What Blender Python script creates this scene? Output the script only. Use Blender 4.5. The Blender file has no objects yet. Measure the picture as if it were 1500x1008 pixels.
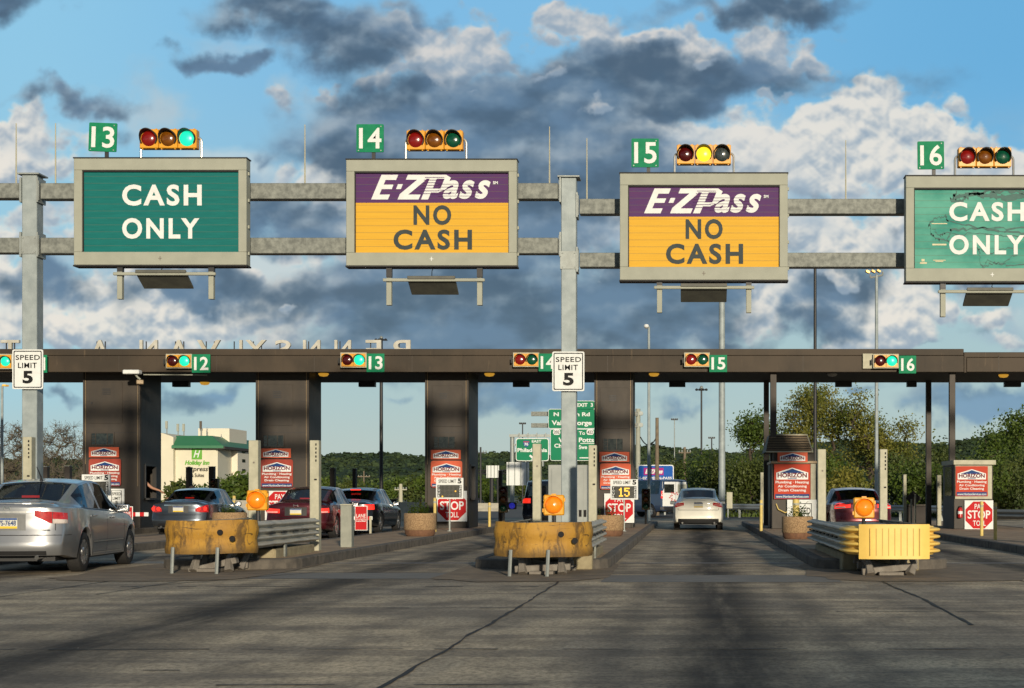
import bpy, bmesh, math, random
import numpy as np
from mathutils import Vector, Matrix, noise
R = math.radians
SC = bpy.context.scene
COL = SC.collection

# ---------------------------------------------------------------- camera
F = 2300.0                      # focal length in pixels of a 1500 px wide frame
EYE = 1.2
VX, VY = 1012.0, 726.0          # where the road's direction and the horizon fall
cam_d = bpy.data.cameras.new('camera'); cam = bpy.data.objects.new('camera', cam_d); COL.objects.link(cam)
cam.location = (0, 0, EYE); cam.rotation_euler = (R(90), 0, 0)
cam_d.sensor_width = 36; cam_d.lens = F/1500*36
cam_d.shift_x = -(VX-750)/1500; cam_d.shift_y = (VY-504)/1500
cam_d.clip_start = 0.1; cam_d.clip_end = 12000
SC.camera = cam

# ---------------------------------------------------------------- sun, exposure
SUN_EL, SUN_AZ = 10.5, 14.0      # low sun behind the camera, a little to its right
sd = bpy.data.lights.new('sun', 'SUN'); so = bpy.data.objects.new('sun', sd); COL.objects.link(so)
d = Vector((-math.sin(R(SUN_AZ))*math.cos(R(SUN_EL)), math.cos(R(SUN_AZ))*math.cos(R(SUN_EL)), -math.sin(R(SUN_EL))))
so.rotation_euler = d.to_track_quat('-Z', 'Y').to_euler(); so.location = (20, -60, 30)
sd.energy = 4.5; sd.angle = R(1.8); sd.color = (1.0, 0.87, 0.67)
SC.view_settings.view_transform = 'Standard'; SC.view_settings.look = 'None'
SC.view_settings.exposure = 0.0; SC.view_settings.gamma = 1.0; SC.view_settings.use_curve_mapping = False

# ---------------------------------------------------------------- node helper
class NT:
    def __init__(s, t): s.t = t; s.t.nodes.clear()
    def n(s, typ, ins=None, **kw):
        nd = s.t.nodes.new(typ)
        for k, v in kw.items(): setattr(nd, k, v)
        for k, v in (ins or {}).items():
            i = nd.inputs[k]
            if isinstance(v, bpy.types.NodeSocket): s.t.links.new(v, i)
            else: i.default_value = v
        return nd
    def m(s, op, a, b=None, c=None, clamp=False):
        ins = {0: a}
        if b is not None: ins[1] = b
        if c is not None: ins[2] = c
        return s.n('ShaderNodeMath', ins, operation=op, use_clamp=clamp).outputs[0]
    def vm(s, op, a, b=None):
        ins = {0: a}
        if b is not None: ins[1] = b
        nd = s.n('ShaderNodeVectorMath', ins, operation=op)
        return nd.outputs['Value'] if op in ('LENGTH', 'DOT_PRODUCT', 'DISTANCE') else nd.outputs[0]
    def noise(s, vec, scale, detail=5, rough=0.55, dist=0.0):
        return s.n('ShaderNodeTexNoise', {'Vector': vec, 'Scale': scale, 'Detail': detail, 'Roughness': rough, 'Distortion': dist}).outputs[0]
    def smooth(s, v, a, b, lo=0.0, hi=1.0):
        return s.n('ShaderNodeMapRange', {0: v, 1: a, 2: b, 3: lo, 4: hi}, interpolation_type='SMOOTHSTEP').outputs[0]
    def mix(s, f, a, b, blend='MIX'):
        nd = s.t.nodes.new('ShaderNodeMix'); nd.data_type = 'RGBA'; nd.blend_type = blend
        for i, v in ((0, f), (6, a), (7, b)):
            if isinstance(v, bpy.types.NodeSocket): s.t.links.new(v, nd.inputs[i])
            else: nd.inputs[i].default_value = v if i == 0 else (*v[:3], 1)
        return nd.outputs[2]

# --- sky picture computed from noise: (u, v) = (x/y, z/y) of the viewing direction, stored in sRGB-like display values
AZ0, AZ1, EL0, EL1, SKW, SKH = -.50, .40, -.015, .40, 2000, 920      # azimuth and tan(elevation) range, texels
def perlin(x, y, seed):
    rs = np.random.RandomState(seed); N = 256
    ang = rs.rand(N, N)*2*np.pi; gx, gy = np.cos(ang), np.sin(ang)
    xi = np.floor(x).astype(int); yi = np.floor(y).astype(int); xf, yf = x-xi, y-yi
    f = lambda t: t*t*t*(t*(t*6-15)+10)
    def g(a, b):
        i, j = (xi+a) % N, (yi+b) % N
        return gx[i, j]*(xf-a)+gy[i, j]*(yf-b)
    u_, v_ = f(xf), f(yf)
    return (g(0,0)*(1-u_)+g(1,0)*u_)*(1-v_)+(g(0,1)*(1-u_)+g(1,1)*u_)*v_
def fbm(x, y, sc, seed, octs=7, gain=.52, billow=False):
    s, a, t = 0, 1.0, 0
    for k in range(octs):
        n = perlin(x/sc*2**k+k*17.3, y/sc*2**k+k*9.1, seed+k)*1.5
        s = s+a*((np.abs(n)*1.6-.5) if billow else n); t += a; a *= gain
    s = s-s.mean(); return s/s.std()
def sst_(x, a, b):
    t = np.clip((x-a)/(b-a), 0, 1); return t*t*(3-2*t)
def make_sky():
    az, el = np.meshgrid(np.linspace(AZ0, AZ1, SKW), np.linspace(EL1, EL0, SKH))
    X = 1012+2300*np.tan(az); Y = 726-2300*el/np.cos(az)
    wx = fbm(X, Y, 110, 11, 6)*17; wy = fbm(X, Y, 110, 31, 6)*12
    Xw, Yw = X+wx, Y+wy
    def F(bl):
        acc = np.full(X.shape, -2.0)
        for (px, py, rx, ry, a) in bl:
            d = np.sqrt(((Xw-px)/rx)**2+((Yw-py)/ry)**2)
            acc = np.maximum(acc, a-d*.78-(1-a)*.0+.10)
        return acc
    core_n = fbm(X*.8, Y*1.5, 120, 251, 5, .5)
    L3 = lambda t, a, b: a+(np.array(b)-np.array(a))*t[..., None]
    # clear sky
    t = np.clip(Y/600, 0, 1)
    C = L3(sst_(Y, 0, 620), np.array([.50,.74,.90]), [.68,.78,.79])
    C = C + (np.array([.42,.69,.87])-C)*(sst_(X, 850, 1500)*sst_(Y, 420, 60))[..., None]
    C = C + (np.array([.62,.83,.92])-C)*(sst_(X, 500, 0)*.55)[..., None]
    C = C + (np.array([.73,.78,.76])-C)*(sst_(Y, 560, 690)*.8)[..., None]
    b1 = fbm(X, Y*1.2, 90, 101, 7, .50, True); b1s = fbm(X, Y*1.2, 90, 101, 4, .5, True); b2 = fbm(X, Y*1.15, 190, 131, 6, .5)
    soft = fbm(X*.8, Y*1.3, 200, 151, 7, .45)
    def shade(h, k, dx=-3, dy=-5):
        return (h-np.roll(np.roll(h, -dy, 0), -dx, 1))*k
    def white(bl, C, lo=-.04, hi=.30, base=.66, bright=(.925,.90,.86), dark=(.60,.665,.73), amt=1.0, am=.95):
        F0 = F(bl); h = F0+amt*(b1*.14+b2*.12); hs = np.maximum(F0, -.3)*.45+amt*(b1s*.17+b2*.11)
        g = -shade(hs, 1.0, 4, 9); g2 = -shade(h, 1.0, 2, 4)
        l = np.clip(base+g*1.35+g2*.35+(sst_(h, 0, .8)-.5)*.12, 0, 1)
        a = sst_(h, lo, hi)*am
        col = L3(sst_(l, .0, 1.0), np.array(dark), bright)
        return C+(col-C)*a[..., None]
    def darkc(bl, C, base=.35, am=.96, lo=-.12, hi=.62, cd=(.315,.41,.505), cl=(.62,.675,.72), seed=0, sfa=.17):
        sf = soft if not seed else fbm(X*.8, Y*1.3, 200, 171+seed, 7, .44)
        h = F(bl)+sf*sfa+b1*.025
        g = -shade(sf*.22+b1s*.035, 1.0, 7, 14)
        l = np.clip(base+.05+g*2.0-sst_(h, .1, .9)*.20, 0, 1)
        a = sst_(h, lo, hi)*am
        core = L3(sst_(core_n, -1.4, 1.6), np.array(cd)*.90, np.array(cd)*1.14+.02)
        col = core+(np.array(cl)-core)*sst_(l, 0, 1)[..., None]
        return C+(col-C)*a[..., None]
    # far haze of pinkish thin cloud
    C = darkc([(205,150,70,50,.8),(450,135,60,35,.5),(1440,70,60,30,-.2),(560,400,90,50,.5),(330,60,120,40,.2)], C, .8, .55, -.1, .8, (.60,.65,.72), (.80,.79,.78))
    C = white([(25,240,95,48,.9),(60,330,130,60,.55),(10,400,80,80,.3),(490,270,62,42,.8),(465,350,70,40,.3),(210,330,120,60,.3),
               (1120,225,250,55,.95),(1270,185,90,50,.9),(1385,215,80,60,.95),(1000,215,140,45,.7),(1470,260,90,50,.6),(880,320,75,60,.8),(1230,345,190,42,.9),(1080,330,90,30,.5),(870,260,60,40,.3),(150,300,110,40,.5),(300,300,90,40,.4),(520,340,80,40,.5)], C)
    C = darkc([(235,330,60,40,.2),(1200,285,150,24,.45),(1020,265,130,26,.45),(1320,345,60,30,.5),(100,290,40,55,.45),(150,200,50,50,.3)], C, .55, .8, 0, .7)
    veil = sst_(fbm(X*.7, Y*1.5, 170, 211, 7, .5), -.2, 1.6)*sst_(Y, 130, 260)*sst_(Y, 580, 500)*.62
    C = C+(L3(sst_(b2, -1, 1), np.array([.62,.70,.77]), [.88,.87,.85])-C)*veil[..., None]
    C = white([(20,470,110,60,.6),(20,250,110,60,.6)], C, am=.8)
    # upper centre mass: lit crowns then grey body
    C = white([(650,85,120,55,.8),(560,110,80,35,.5),(480,130,70,28,.5),(810,40,95,38,.7),(1000,70,190,50,.7),(1130,95,110,35,.6),(760,110,120,50,.5)], C, base=.5, bright=(.86,.84,.82))
    C = darkc([(10,12,70,42,.9),(400,5,170,34,.6),(495,45,85,50,.95),(590,15,70,30,.5),(335,88,60,20,.75),(95,145,80,22,.75),(402,228,28,30,.4)], C, .30)
    C = darkc([(690,185,220,70,.95),(600,160,110,45,.6),(820,165,130,70,.85),(980,120,240,44,.9),(820,245,200,60,.85),(1120,8,190,26,.6),(1170,115,80,26,.5),(540,235,110,40,.5)], C, .34, seed=3, sfa=.14, hi=.5)
    C = white([(630,120,55,26,.35),(800,110,70,24,.30),(950,45,60,20,.3),(1060,85,60,20,.3),(580,90,50,22,.2),(700,150,40,14,.1),(860,150,60,18,.25),(1120,150,60,16,.3)], C, base=.5, bright=(.84,.82,.80), am=.75)
    # lower bank
    C = white([(215,450,190,55,.95),(330,470,100,34,.6),(60,490,90,34,.6),(130,400,90,30,.3),(1145,435,75,60,.65),(1340,445,125,48,.95),(1270,505,90,26,.6),(1440,480,80,36,.5)], C)
    C = darkc([(440,322,75,36,.95),(770,320,110,90,.9),(85,420,90,38,.7),(300,420,120,32,.6),(170,505,90,22,.3)], C, .25)
    C = darkc([(600,440,250,62,1.0),(520,500,150,36,.6),(760,470,180,70,1.0),(960,455,140,70,.95),(1040,495,130,32,.7),(1230,420,80,50,.5),(1210,470,70,36,.6),(1380,500,90,18,.4),(1450,420,80,30,.4)], C, .22, seed=9, sfa=.15, lo=-.16, hi=.5, am=.93)
    C = white([(1340,452,80,26,.35),(1150,415,40,30,.25),(240,452,90,22,.5),(900,395,60,20,.15),(1200,400,70,25,.35),(60,500,80,24,.4),(410,455,50,18,.0),(1130,425,40,30,.3)], C, base=.6, am=.8)
    C = darkc([(90,585,60,18,.6),(310,580,110,26,.75),(560,590,90,24,.1),(790,572,130,34,.95),(1000,580,90,26,.5),(1430,592,130,28,.7),(1480,640,80,14,.2),(1250,560,120,30,.3)], C, .35, .8, 0, .6, (.36,.49,.61), (.60,.68,.72), seed=14)
    # outside the view: scattered cloud
    edge = np.maximum(sst_(X, -40, -160), np.maximum(sst_(X, 1540, 1660), sst_(Y, -20, -90)))*sst_(Y, 640, 520)
    a = sst_(soft*.5+b1*.25, .1, .6)*edge*.9
    C = C+(L3(sst_(b2, -1.2, 1.2), np.array([.30,.38,.49]), [.75,.76,.76])-C)*a[..., None]
    return np.clip(C, 0, 1)

# ---------------------------------------------------------------- world: sky with broken evening clouds
W = bpy.data.worlds.new('World'); SC.world = W; W.use_nodes = True
w = NT(W.node_tree)
tc = w.n('ShaderNodeTexCoord').outputs['Generated']
sky = w.n('ShaderNodeTexSky', sky_type='NISHITA', sun_disc=False, sun_elevation=R(SUN_EL), sun_rotation=R(180-SUN_AZ),
          air_density=1.0, dust_density=0.6, ozone_density=2.0).outputs[0]
sep = w.n('ShaderNodeSeparateXYZ', {0: tc})
ax, ay, azz = sep.outputs[0], w.m('ABSOLUTE', sep.outputs[1]), sep.outputs[2]
az = w.m('ARCTAN2', ax, ay); hr = w.m('SQRT', w.m('ADD', w.m('MULTIPLY', ax, ax), w.m('MULTIPLY', ay, ay)))
el = w.m('DIVIDE', azz, w.m('MAXIMUM', hr, 0.02))
su = w.n('ShaderNodeMapRange', {0: az, 1: AZ0, 2: AZ1, 3: 0.0, 4: 1.0}, clamp=False).outputs[0]
sv = w.n('ShaderNodeMapRange', {0: el, 1: EL0, 2: EL1, 3: 0.0, 4: 1.0}, clamp=True).outputs[0]
C_ = make_sky()
lin_ = np.where(C_ <= .04045, C_/12.92, ((C_+.055)/1.055)**2.4)
img = bpy.data.images.new('evening_clouds', SKW, SKH, float_buffer=True)
img.colorspace_settings.name = 'Non-Color'
buf = np.ones((SKH, SKW, 4), np.float32); buf[..., :3] = lin_[::-1]
img.pixels.foreach_set(buf.ravel()); img.update(); img.pack()
ti = w.n('ShaderNodeTexImage', {0: w.n('ShaderNodeCombineXYZ', {0: su, 1: sv, 2: 0.0}).outputs[0]}, image=img, extension='MIRROR', interpolation='Cubic')
skyc = w.mix(1.0, sky, (0.10, 0.10, 0.10), 'MULTIPLY')
c3 = w.mix(0.06, ti.outputs[0], skyc)
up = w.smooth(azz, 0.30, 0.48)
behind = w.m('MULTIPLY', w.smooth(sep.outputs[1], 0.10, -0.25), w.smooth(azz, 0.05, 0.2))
c3 = w.mix(w.m('MULTIPLY', w.m('MAXIMUM', up, behind), 0.88), c3, w.mix(w.smooth(w.noise(tc, 2.2, 3, 0.6, 0.3), 0.4, 0.6), (0.055, 0.075, 0.11), (0.16, 0.19, 0.24)))  # unseen dark cloud added overhead and behind the camera to lower fill light
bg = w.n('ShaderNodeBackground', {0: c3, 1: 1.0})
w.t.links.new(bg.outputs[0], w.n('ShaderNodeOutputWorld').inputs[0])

# ---------------------------------------------------------------- materials
_M = {}
def mat(name, col, rough=0.6, metal=0.0, col2=None, ns=6.0, amt=0.5, bump=0.0, bs=40.0, emit=None, es=0.0, coat=0.0, spec=0.5, stretch=None, trans=0.0, alpha=1.0):
    if name in _M: return _M[name]
    m_ = bpy.data.materials.new(name); m_.use_nodes = True; t = NT(m_.node_tree)
    if name.startswith(('sign_', 'advert_', 'plate_', 'stop_', 'highway_')): rough, spec = max(rough, .62), .18
    oc = t.n('ShaderNodeTexCoord').outputs['Object']
    if stretch: oc = t.vm('MULTIPLY', oc, stretch)
    c2 = col2 or tuple(x*0.72 for x in col)
    f = t.smooth(t.noise(oc, ns, 6, 0.6), 0.5-amt*0.35, 0.5+amt*0.35)
    if not col2: f = t.m('MULTIPLY', f, 0.55)
    c = t.mix(f, col, c2)
    rr = t.m('ADD', rough-0.05, t.m('MULTIPLY', t.noise(oc, ns*2.3, 4), 0.12))
    ins = {'Base Color': c, 'Roughness': rr, 'Metallic': metal, 'Coat Weight': coat, 'Specular IOR Level': spec}
    if emit: ins['Emission Color'] = (*emit, 1); ins['Emission Strength'] = es
    if bump:
        ins['Normal'] = t.n('ShaderNodeBump', {'Height': t.noise(oc, bs, 5), 'Strength': bump, 'Distance': 0.02}).outputs[0]
    if alpha < 1: ins['Alpha'] = alpha
    p = t.n('ShaderNodeBsdfPrincipled', ins)
    if coat: p.inputs['Coat Roughness'].default_value = 0.08
    out = p.outputs[0]
    if trans:
        tr = t.n('ShaderNodeBsdfTranslucent', {0: c})
        out = t.n('ShaderNodeMixShader', {0: trans, 1: out, 2: tr.outputs[0]}).outputs[0]
    t.t.links.new(out, t.n('ShaderNodeOutputMaterial').inputs[0])
    _M[name] = m_; return m_

M = dict(
 galv=mat('galvanised_steel', (.32,.35,.34), .55, .35, (.24,.26,.25), 5, .9, .15, 60),
 galv_worn=mat('galvanised_beam', (.25,.265,.24), .65, .15, (.12,.13,.12), 8, .6, .2, 50),
 galv_post=mat('galvanised_post', (.34,.385,.39), .6, .15, (.22,.26,.27), 3.5, .8, .1, 40),
 dark_steel=mat('dark_steel', (.03,.03,.032), .5, .3),
 frame=mat('sign_frame_paint', (.35,.36,.30), .55, 0, (.29,.30,.25), 2.5, .9),
 frame_edge=mat('sign_frame_edge', (.03,.03,.03), .6),
 green=mat('sign_green', (.003,.120,.112), .38, 0, (.005,.145,.136), 3, .8, stretch=(1,1,9)),
 green_faded=mat('sign_green_faded', (.11,.36,.28), .35, 0, (.02,.20,.16), 1.1, .6, stretch=(.8,1,1.6)),
 green_plate=mat('plate_green', (.0,.17,.075), .35, 0, (.01,.22,.10), 5, .6),
 purple=mat('sign_purple', (.095,.028,.11), .4, 0, (.07,.03,.12), 4, .7, stretch=(1,1,9)),
 amber=mat('sign_amber', (.66,.375,.035), .42, 0, (.60,.33,.030), 3, .8, stretch=(.4,1,9)),
 white=mat('sign_white', (.72,.74,.73), .45, 0, (.63,.65,.64), 8, .7),
 slate=mat('sign_slate_letter', (.045,.058,.060), .5),
 black=mat('sign_black', (.012,.012,.013), .5),
 sig_yellow=mat('signal_yellow', (.74,.34,.012), .42, 0, (.62,.27,.01), 9, .7),
 sig_black=mat('signal_black', (.012,.012,.012), .6),
 pipe=mat('bright_pipe', (.55,.54,.50), .3, .7),
 lens_red=mat('lens_red_off', (.07,.003,.003), .2, 0, (.05,.002,.002), 30, .6, coat=.5),
 lens_red2=mat('lens_red_glow', (.16,.006,.005), .2, 0, (.10,.004,.004), 14, .6, coat=.5, emit=(.8,.02,.01), es=.12),
 lens_amber=mat('lens_amber_off', (.20,.065,.003), .2, 0, (.12,.035,.002), 14, .6, coat=.5),
 lens_green=mat('lens_green_off', (.003,.08,.035), .2, 0, (.002,.05,.03), 14, .6, coat=.5),
 lens_clear=mat('lens_grey_off', (.06,.07,.07), .25, 0, (.02,.03,.03), 30, .6, coat=.4),
 on_green=mat('lens_green_lit', (.01,.4,.25), .3, emit=(.01,.90,.50), es=.85),
 on_amber=mat('lens_yellow_lit', (.7,.5,.02), .3, emit=(1,.72,.02), es=1.3),
 flash=mat('flasher_amber', (.75,.17,.005), .25, 0, (.9,.25,.01), 8, .7, coat=.6, emit=(1,.22,.005), es=.35),
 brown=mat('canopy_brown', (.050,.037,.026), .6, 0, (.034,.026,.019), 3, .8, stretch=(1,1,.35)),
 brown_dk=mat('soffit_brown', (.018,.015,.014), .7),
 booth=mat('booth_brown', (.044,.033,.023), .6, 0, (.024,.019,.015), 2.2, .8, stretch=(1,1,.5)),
 booth_shaded=mat('booth_side_shaded', (.020,.017,.015), .55, 0, (.012,.011,.010), 2.2, .8, stretch=(1,1,.4)),  # darker copy of the booth brown, side shade put into the colour
 trim=mat('booth_trim', (.26,.19,.11), .5, .2),
 glass=mat('dark_glass', (.012,.016,.020), .06, 0, (.02,.024,.03), 2, .6, spec=.7),
 glass_int=mat('booth_glass', (.03,.035,.03), .08, 0, (.008,.01,.01), 8, .5, spec=.6),
 ad_red=mat('advert_red', (.48,.050,.022), .35, 0, (.40,.05,.025), 2, .8),
 ad_red_sm=mat('advert_red_pale', (.62,.13,.065), .35, 0, (.55,.10,.05), 3, .8),
 ad_red_dk=mat('advert_red_deep', (.27,.035,.022), .3, 0, (.36,.07,.05), 2, .8),
 ad_blue=mat('advert_blue', (.012,.05,.18), .4), ad_maroon=mat('advert_maroon', (.15,.008,.02), .4),
 stop_red=mat('stop_red', (.50,.012,.015), .35, 0, (.42,.012,.015), 4, .7),
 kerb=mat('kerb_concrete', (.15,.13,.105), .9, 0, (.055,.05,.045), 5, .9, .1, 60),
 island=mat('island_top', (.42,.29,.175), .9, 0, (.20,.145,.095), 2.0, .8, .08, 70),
 conc=mat('pale_concrete', (.36,.31,.19), .8, 0, (.22,.18,.11), 5, .8, .3, 50),
 conc_w=mat('white_concrete', (.42,.39,.32), .8, 0, (.30,.28,.23), 4, .8),
 y_dirty=mat('dirty_yellow', (.52,.25,.022), .6, 0, (.11,.060,.018), 2.6, .40, .25, 25),
 y_clean=mat('pale_yellow', (.80,.55,.13), .5, 0, (.72,.48,.11), 4, .7, .05, 30),
 y_bollard=mat('bollard_yellow', (.66,.50,.15), .6, 0, (.5,.38,.12), 9, .7),
 postb=mat('post_cream', (.45,.43,.32), .6, 0, (.34,.33,.24), 6, .7),
 rust=mat('rusty_steel', (.14,.12,.10), .7, .3, (.24,.22,.19), 6, .8, .3, 40),
 aggregate=mat('planter_aggregate', (.40,.265,.14), .9, 0, (.20,.125,.065), 34, .5, .6, 60),
 planter_rim=mat('planter_rim', (.19,.095,.05), .85, 0, (.12,.06,.035), 12, .6),
 soil=mat('soil', (.05,.035,.02), .95),
 leaf=mat('leaf_green', (.11,.16,.016), .6, 0, (.045,.085,.012), .9, .6, trans=.35),
 leaf_y=mat('leaf_olive_gold', (.25,.225,.035), .6, 0, (.10,.13,.016), .6, .5, trans=.35),
 leaf_d=mat('leaf_dark', (.095,.12,.020), .6, 0, (.032,.056,.012), .5, .6, trans=.3),
 leaf_b=mat('leaf_bud', (.13,.14,.04), .7, 0, (.09,.08,.03), 2, .6, trans=.3),
 bark=mat('bark', (.07,.052,.036), .9, 0, (.04,.03,.022), 8, .7),
 bark_l=mat('bark_light', (.13,.11,.08), .9, 0, (.08,.065,.05), 8, .7),
 wood=mat('pole_wood', (.20,.16,.11), .85, 0, (.13,.10,.07), 6, .7),
 tyre=mat('tyre_rubber', (.012,.012,.013), .75, 0, (.02,.019,.018), 10, .7),
 rim=mat('alloy_rim', (.50,.50,.50), .3, .85, (.4,.4,.4), 9, .7),
 chrome=mat('chrome', (.75,.75,.74), .12, 1.0),
 plastic=mat('black_plastic', (.014,.014,.015), .5),
 tail=mat('tail_lamp_red', (.45,.010,.012), .12, 0, (.25,.005,.006), 16, .6, coat=.8, emit=(.8,.015,.01), es=.10),
 tail_on=mat('brake_lamp_lit', (.7,.02,.015), .2, 0, (.5,.01,.01), 20, .5, coat=.5, emit=(1,.035,.015), es=1.0),
 tail_clear=mat('tail_lamp_clear', (.62,.55,.50), .15, 0, (.45,.38,.35), 18, .6, coat=.6),
 plate=mat('plate_white', (.62,.62,.56), .5), plate_y=mat('plate_yellow', (.75,.52,.05), .5), plate_b=mat('plate_blue', (.03,.09,.28), .5),
 skin=mat('skin', (.42,.22,.14), .55, 0, (.36,.18,.12), 20, .6),
 cloth=mat('dark_cloth', (.03,.04,.07), .9), hair=mat('hair', (.03,.02,.015), .7),
 hotel=mat('hotel_stucco', (.68,.64,.50), .85, 0, (.62,.58,.45), .4, .8), hotel_w=mat('hotel_white', (.74,.68,.55), .85),
 roofg=mat('roof_green_metal', (.04,.17,.085), .5, 0, (.03,.16,.07), .6, .7), logo_g=mat('logo_green', (.12,.38,.03), .5),
 wall_dk=mat('dark_block', (.045,.038,.034), .8), blue=mat('sign_blue', (.01,.10,.42), .4), magenta=mat('sign_magenta', (.40,.02,.22), .4),
 hwy=mat('highway_green', (.005,.20,.095), .38, 0, (.008,.17,.08), .7, .8),
 lamp_on=mat('lamp_lit', (.8,.4,.1), .4, emit=(1,.42,.06), es=5.0), lamp_soft=mat('canopy_lamp_lit', (.8,.5,.1), .4, emit=(1,.50,.05), es=.45),
 lamp_gl=mat('lamp_glass', (.45,.45,.42), .3), led=mat('display_amber', (.7,.35,.02), .4, emit=(1,.52,.03), es=1.0),
 extinguisher=mat('extinguisher_red', (.42,.012,.012), .3),
 letter=mat('rooftop_letter_cream', (.52,.51,.46), .5, 0, (.38,.36,.29), 3, .7),
 shieldr=mat('shield_red', (.4,.02,.02), .4), lens_blue=mat('blue_lamp_lit', (.05,.05,.5), .3, emit=(.05,.06,.9), es=.25),
)
def paint(name, col, metal=.7, rough=.28, col2=None):
    return mat(name, col, rough, metal, col2 or tuple(x*.9 for x in col), 1.2, .8, coat=.8)

def custom(name, fn):
    m_ = bpy.data.materials.new(name); m_.use_nodes = True; t = NT(m_.node_tree)
    t.t.links.new(fn(t), t.n('ShaderNodeOutputMaterial').inputs[0]); return m_
def _glass(t):
    fr = t.n('ShaderNodeFresnel', {'IOR': 1.55}).outputs[0]
    tr = t.n('ShaderNodeBsdfTransparent', {0: (.36, .41, .42, 1)}).outputs[0]
    gl = t.n('ShaderNodeBsdfGlossy', {0: (.9, .95, 1, 1), 'Roughness': .03}).outputs[0]
    return t.n('ShaderNodeMixShader', {0: t.m('ADD', t.m('MULTIPLY', fr, .75), .02, clamp=True), 1: tr, 2: gl}).outputs[0]
M['glass'] = custom('car_glass', _glass)
def _nose(t):
    oc = t.n('ShaderNodeTexCoord').outputs['Object']
    c = t.mix(t.smooth(t.noise(oc, 1.6, 5), .35, .65), (.45,.245,.034), (.32,.165,.026))
    c = t.mix(t.smooth(t.noise(t.vm('MULTIPLY', oc, (1, 1, .30)), 6, 8, .72, .6), .46, .62, 0, .85), c, (.075,.045,.020))
    c = t.mix(t.smooth(t.noise(t.vm('MULTIPLY', oc, (.35, 1, 3.2)), 7, 8, .7, .8), .60, .66, 0, .85), c, (.035,.026,.018))
    c = t.mix(t.smooth(t.noise(oc, 34, 6, .75), .62, .68, 0, .8), c, (.32,.27,.17))
    z = t.n('ShaderNodeSeparateXYZ', {0: oc}).outputs[2]
    c = t.mix(t.m('MULTIPLY', t.smooth(t.m('ADD', z, t.m('MULTIPLY', t.noise(oc, 5, 5), .25)), .62, .42), .7), c, (.10,.065,.03))
    bp = t.n('ShaderNodeBump', {'Height': t.noise(oc, 14, 6, .7), 'Strength': .5, 'Distance': .02}).outputs[0]
    return t.n('ShaderNodeBsdfPrincipled', {'Base Color': c, 'Roughness': .6, 'Normal': bp, 'Specular IOR Level': .3}).outputs[0]
M['y_dirty'] = custom('dirty_ochre_nose', _nose)
def _brown(t):
    oc = t.n('ShaderNodeTexCoord').outputs['Object']
    c = t.mix(t.smooth(t.noise(t.vm('MULTIPLY', oc, (.35, 1, .35)), 2.0, 5), .35, .65), (.062,.046,.031), (.040,.031,.022))
    c = t.mix(t.smooth(t.noise(t.vm('MULTIPLY', oc, (6, 1, .45)), 1.2, 7, .75), .60, .70, 0, .65), c, (.16,.115,.07))
    c = t.mix(t.smooth(t.noise(t.vm('MULTIPLY', oc, (3, 1, .2)), 1.5, 5, .7), .55, .75, 0, .5), c, (.020,.016,.013))
    return t.n('ShaderNodeBsdfPrincipled', {'Base Color': c, 'Roughness': .62, 'Specular IOR Level': .25}).outputs[0]
M['brown'] = custom('canopy_brown_panel', _brown)
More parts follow.
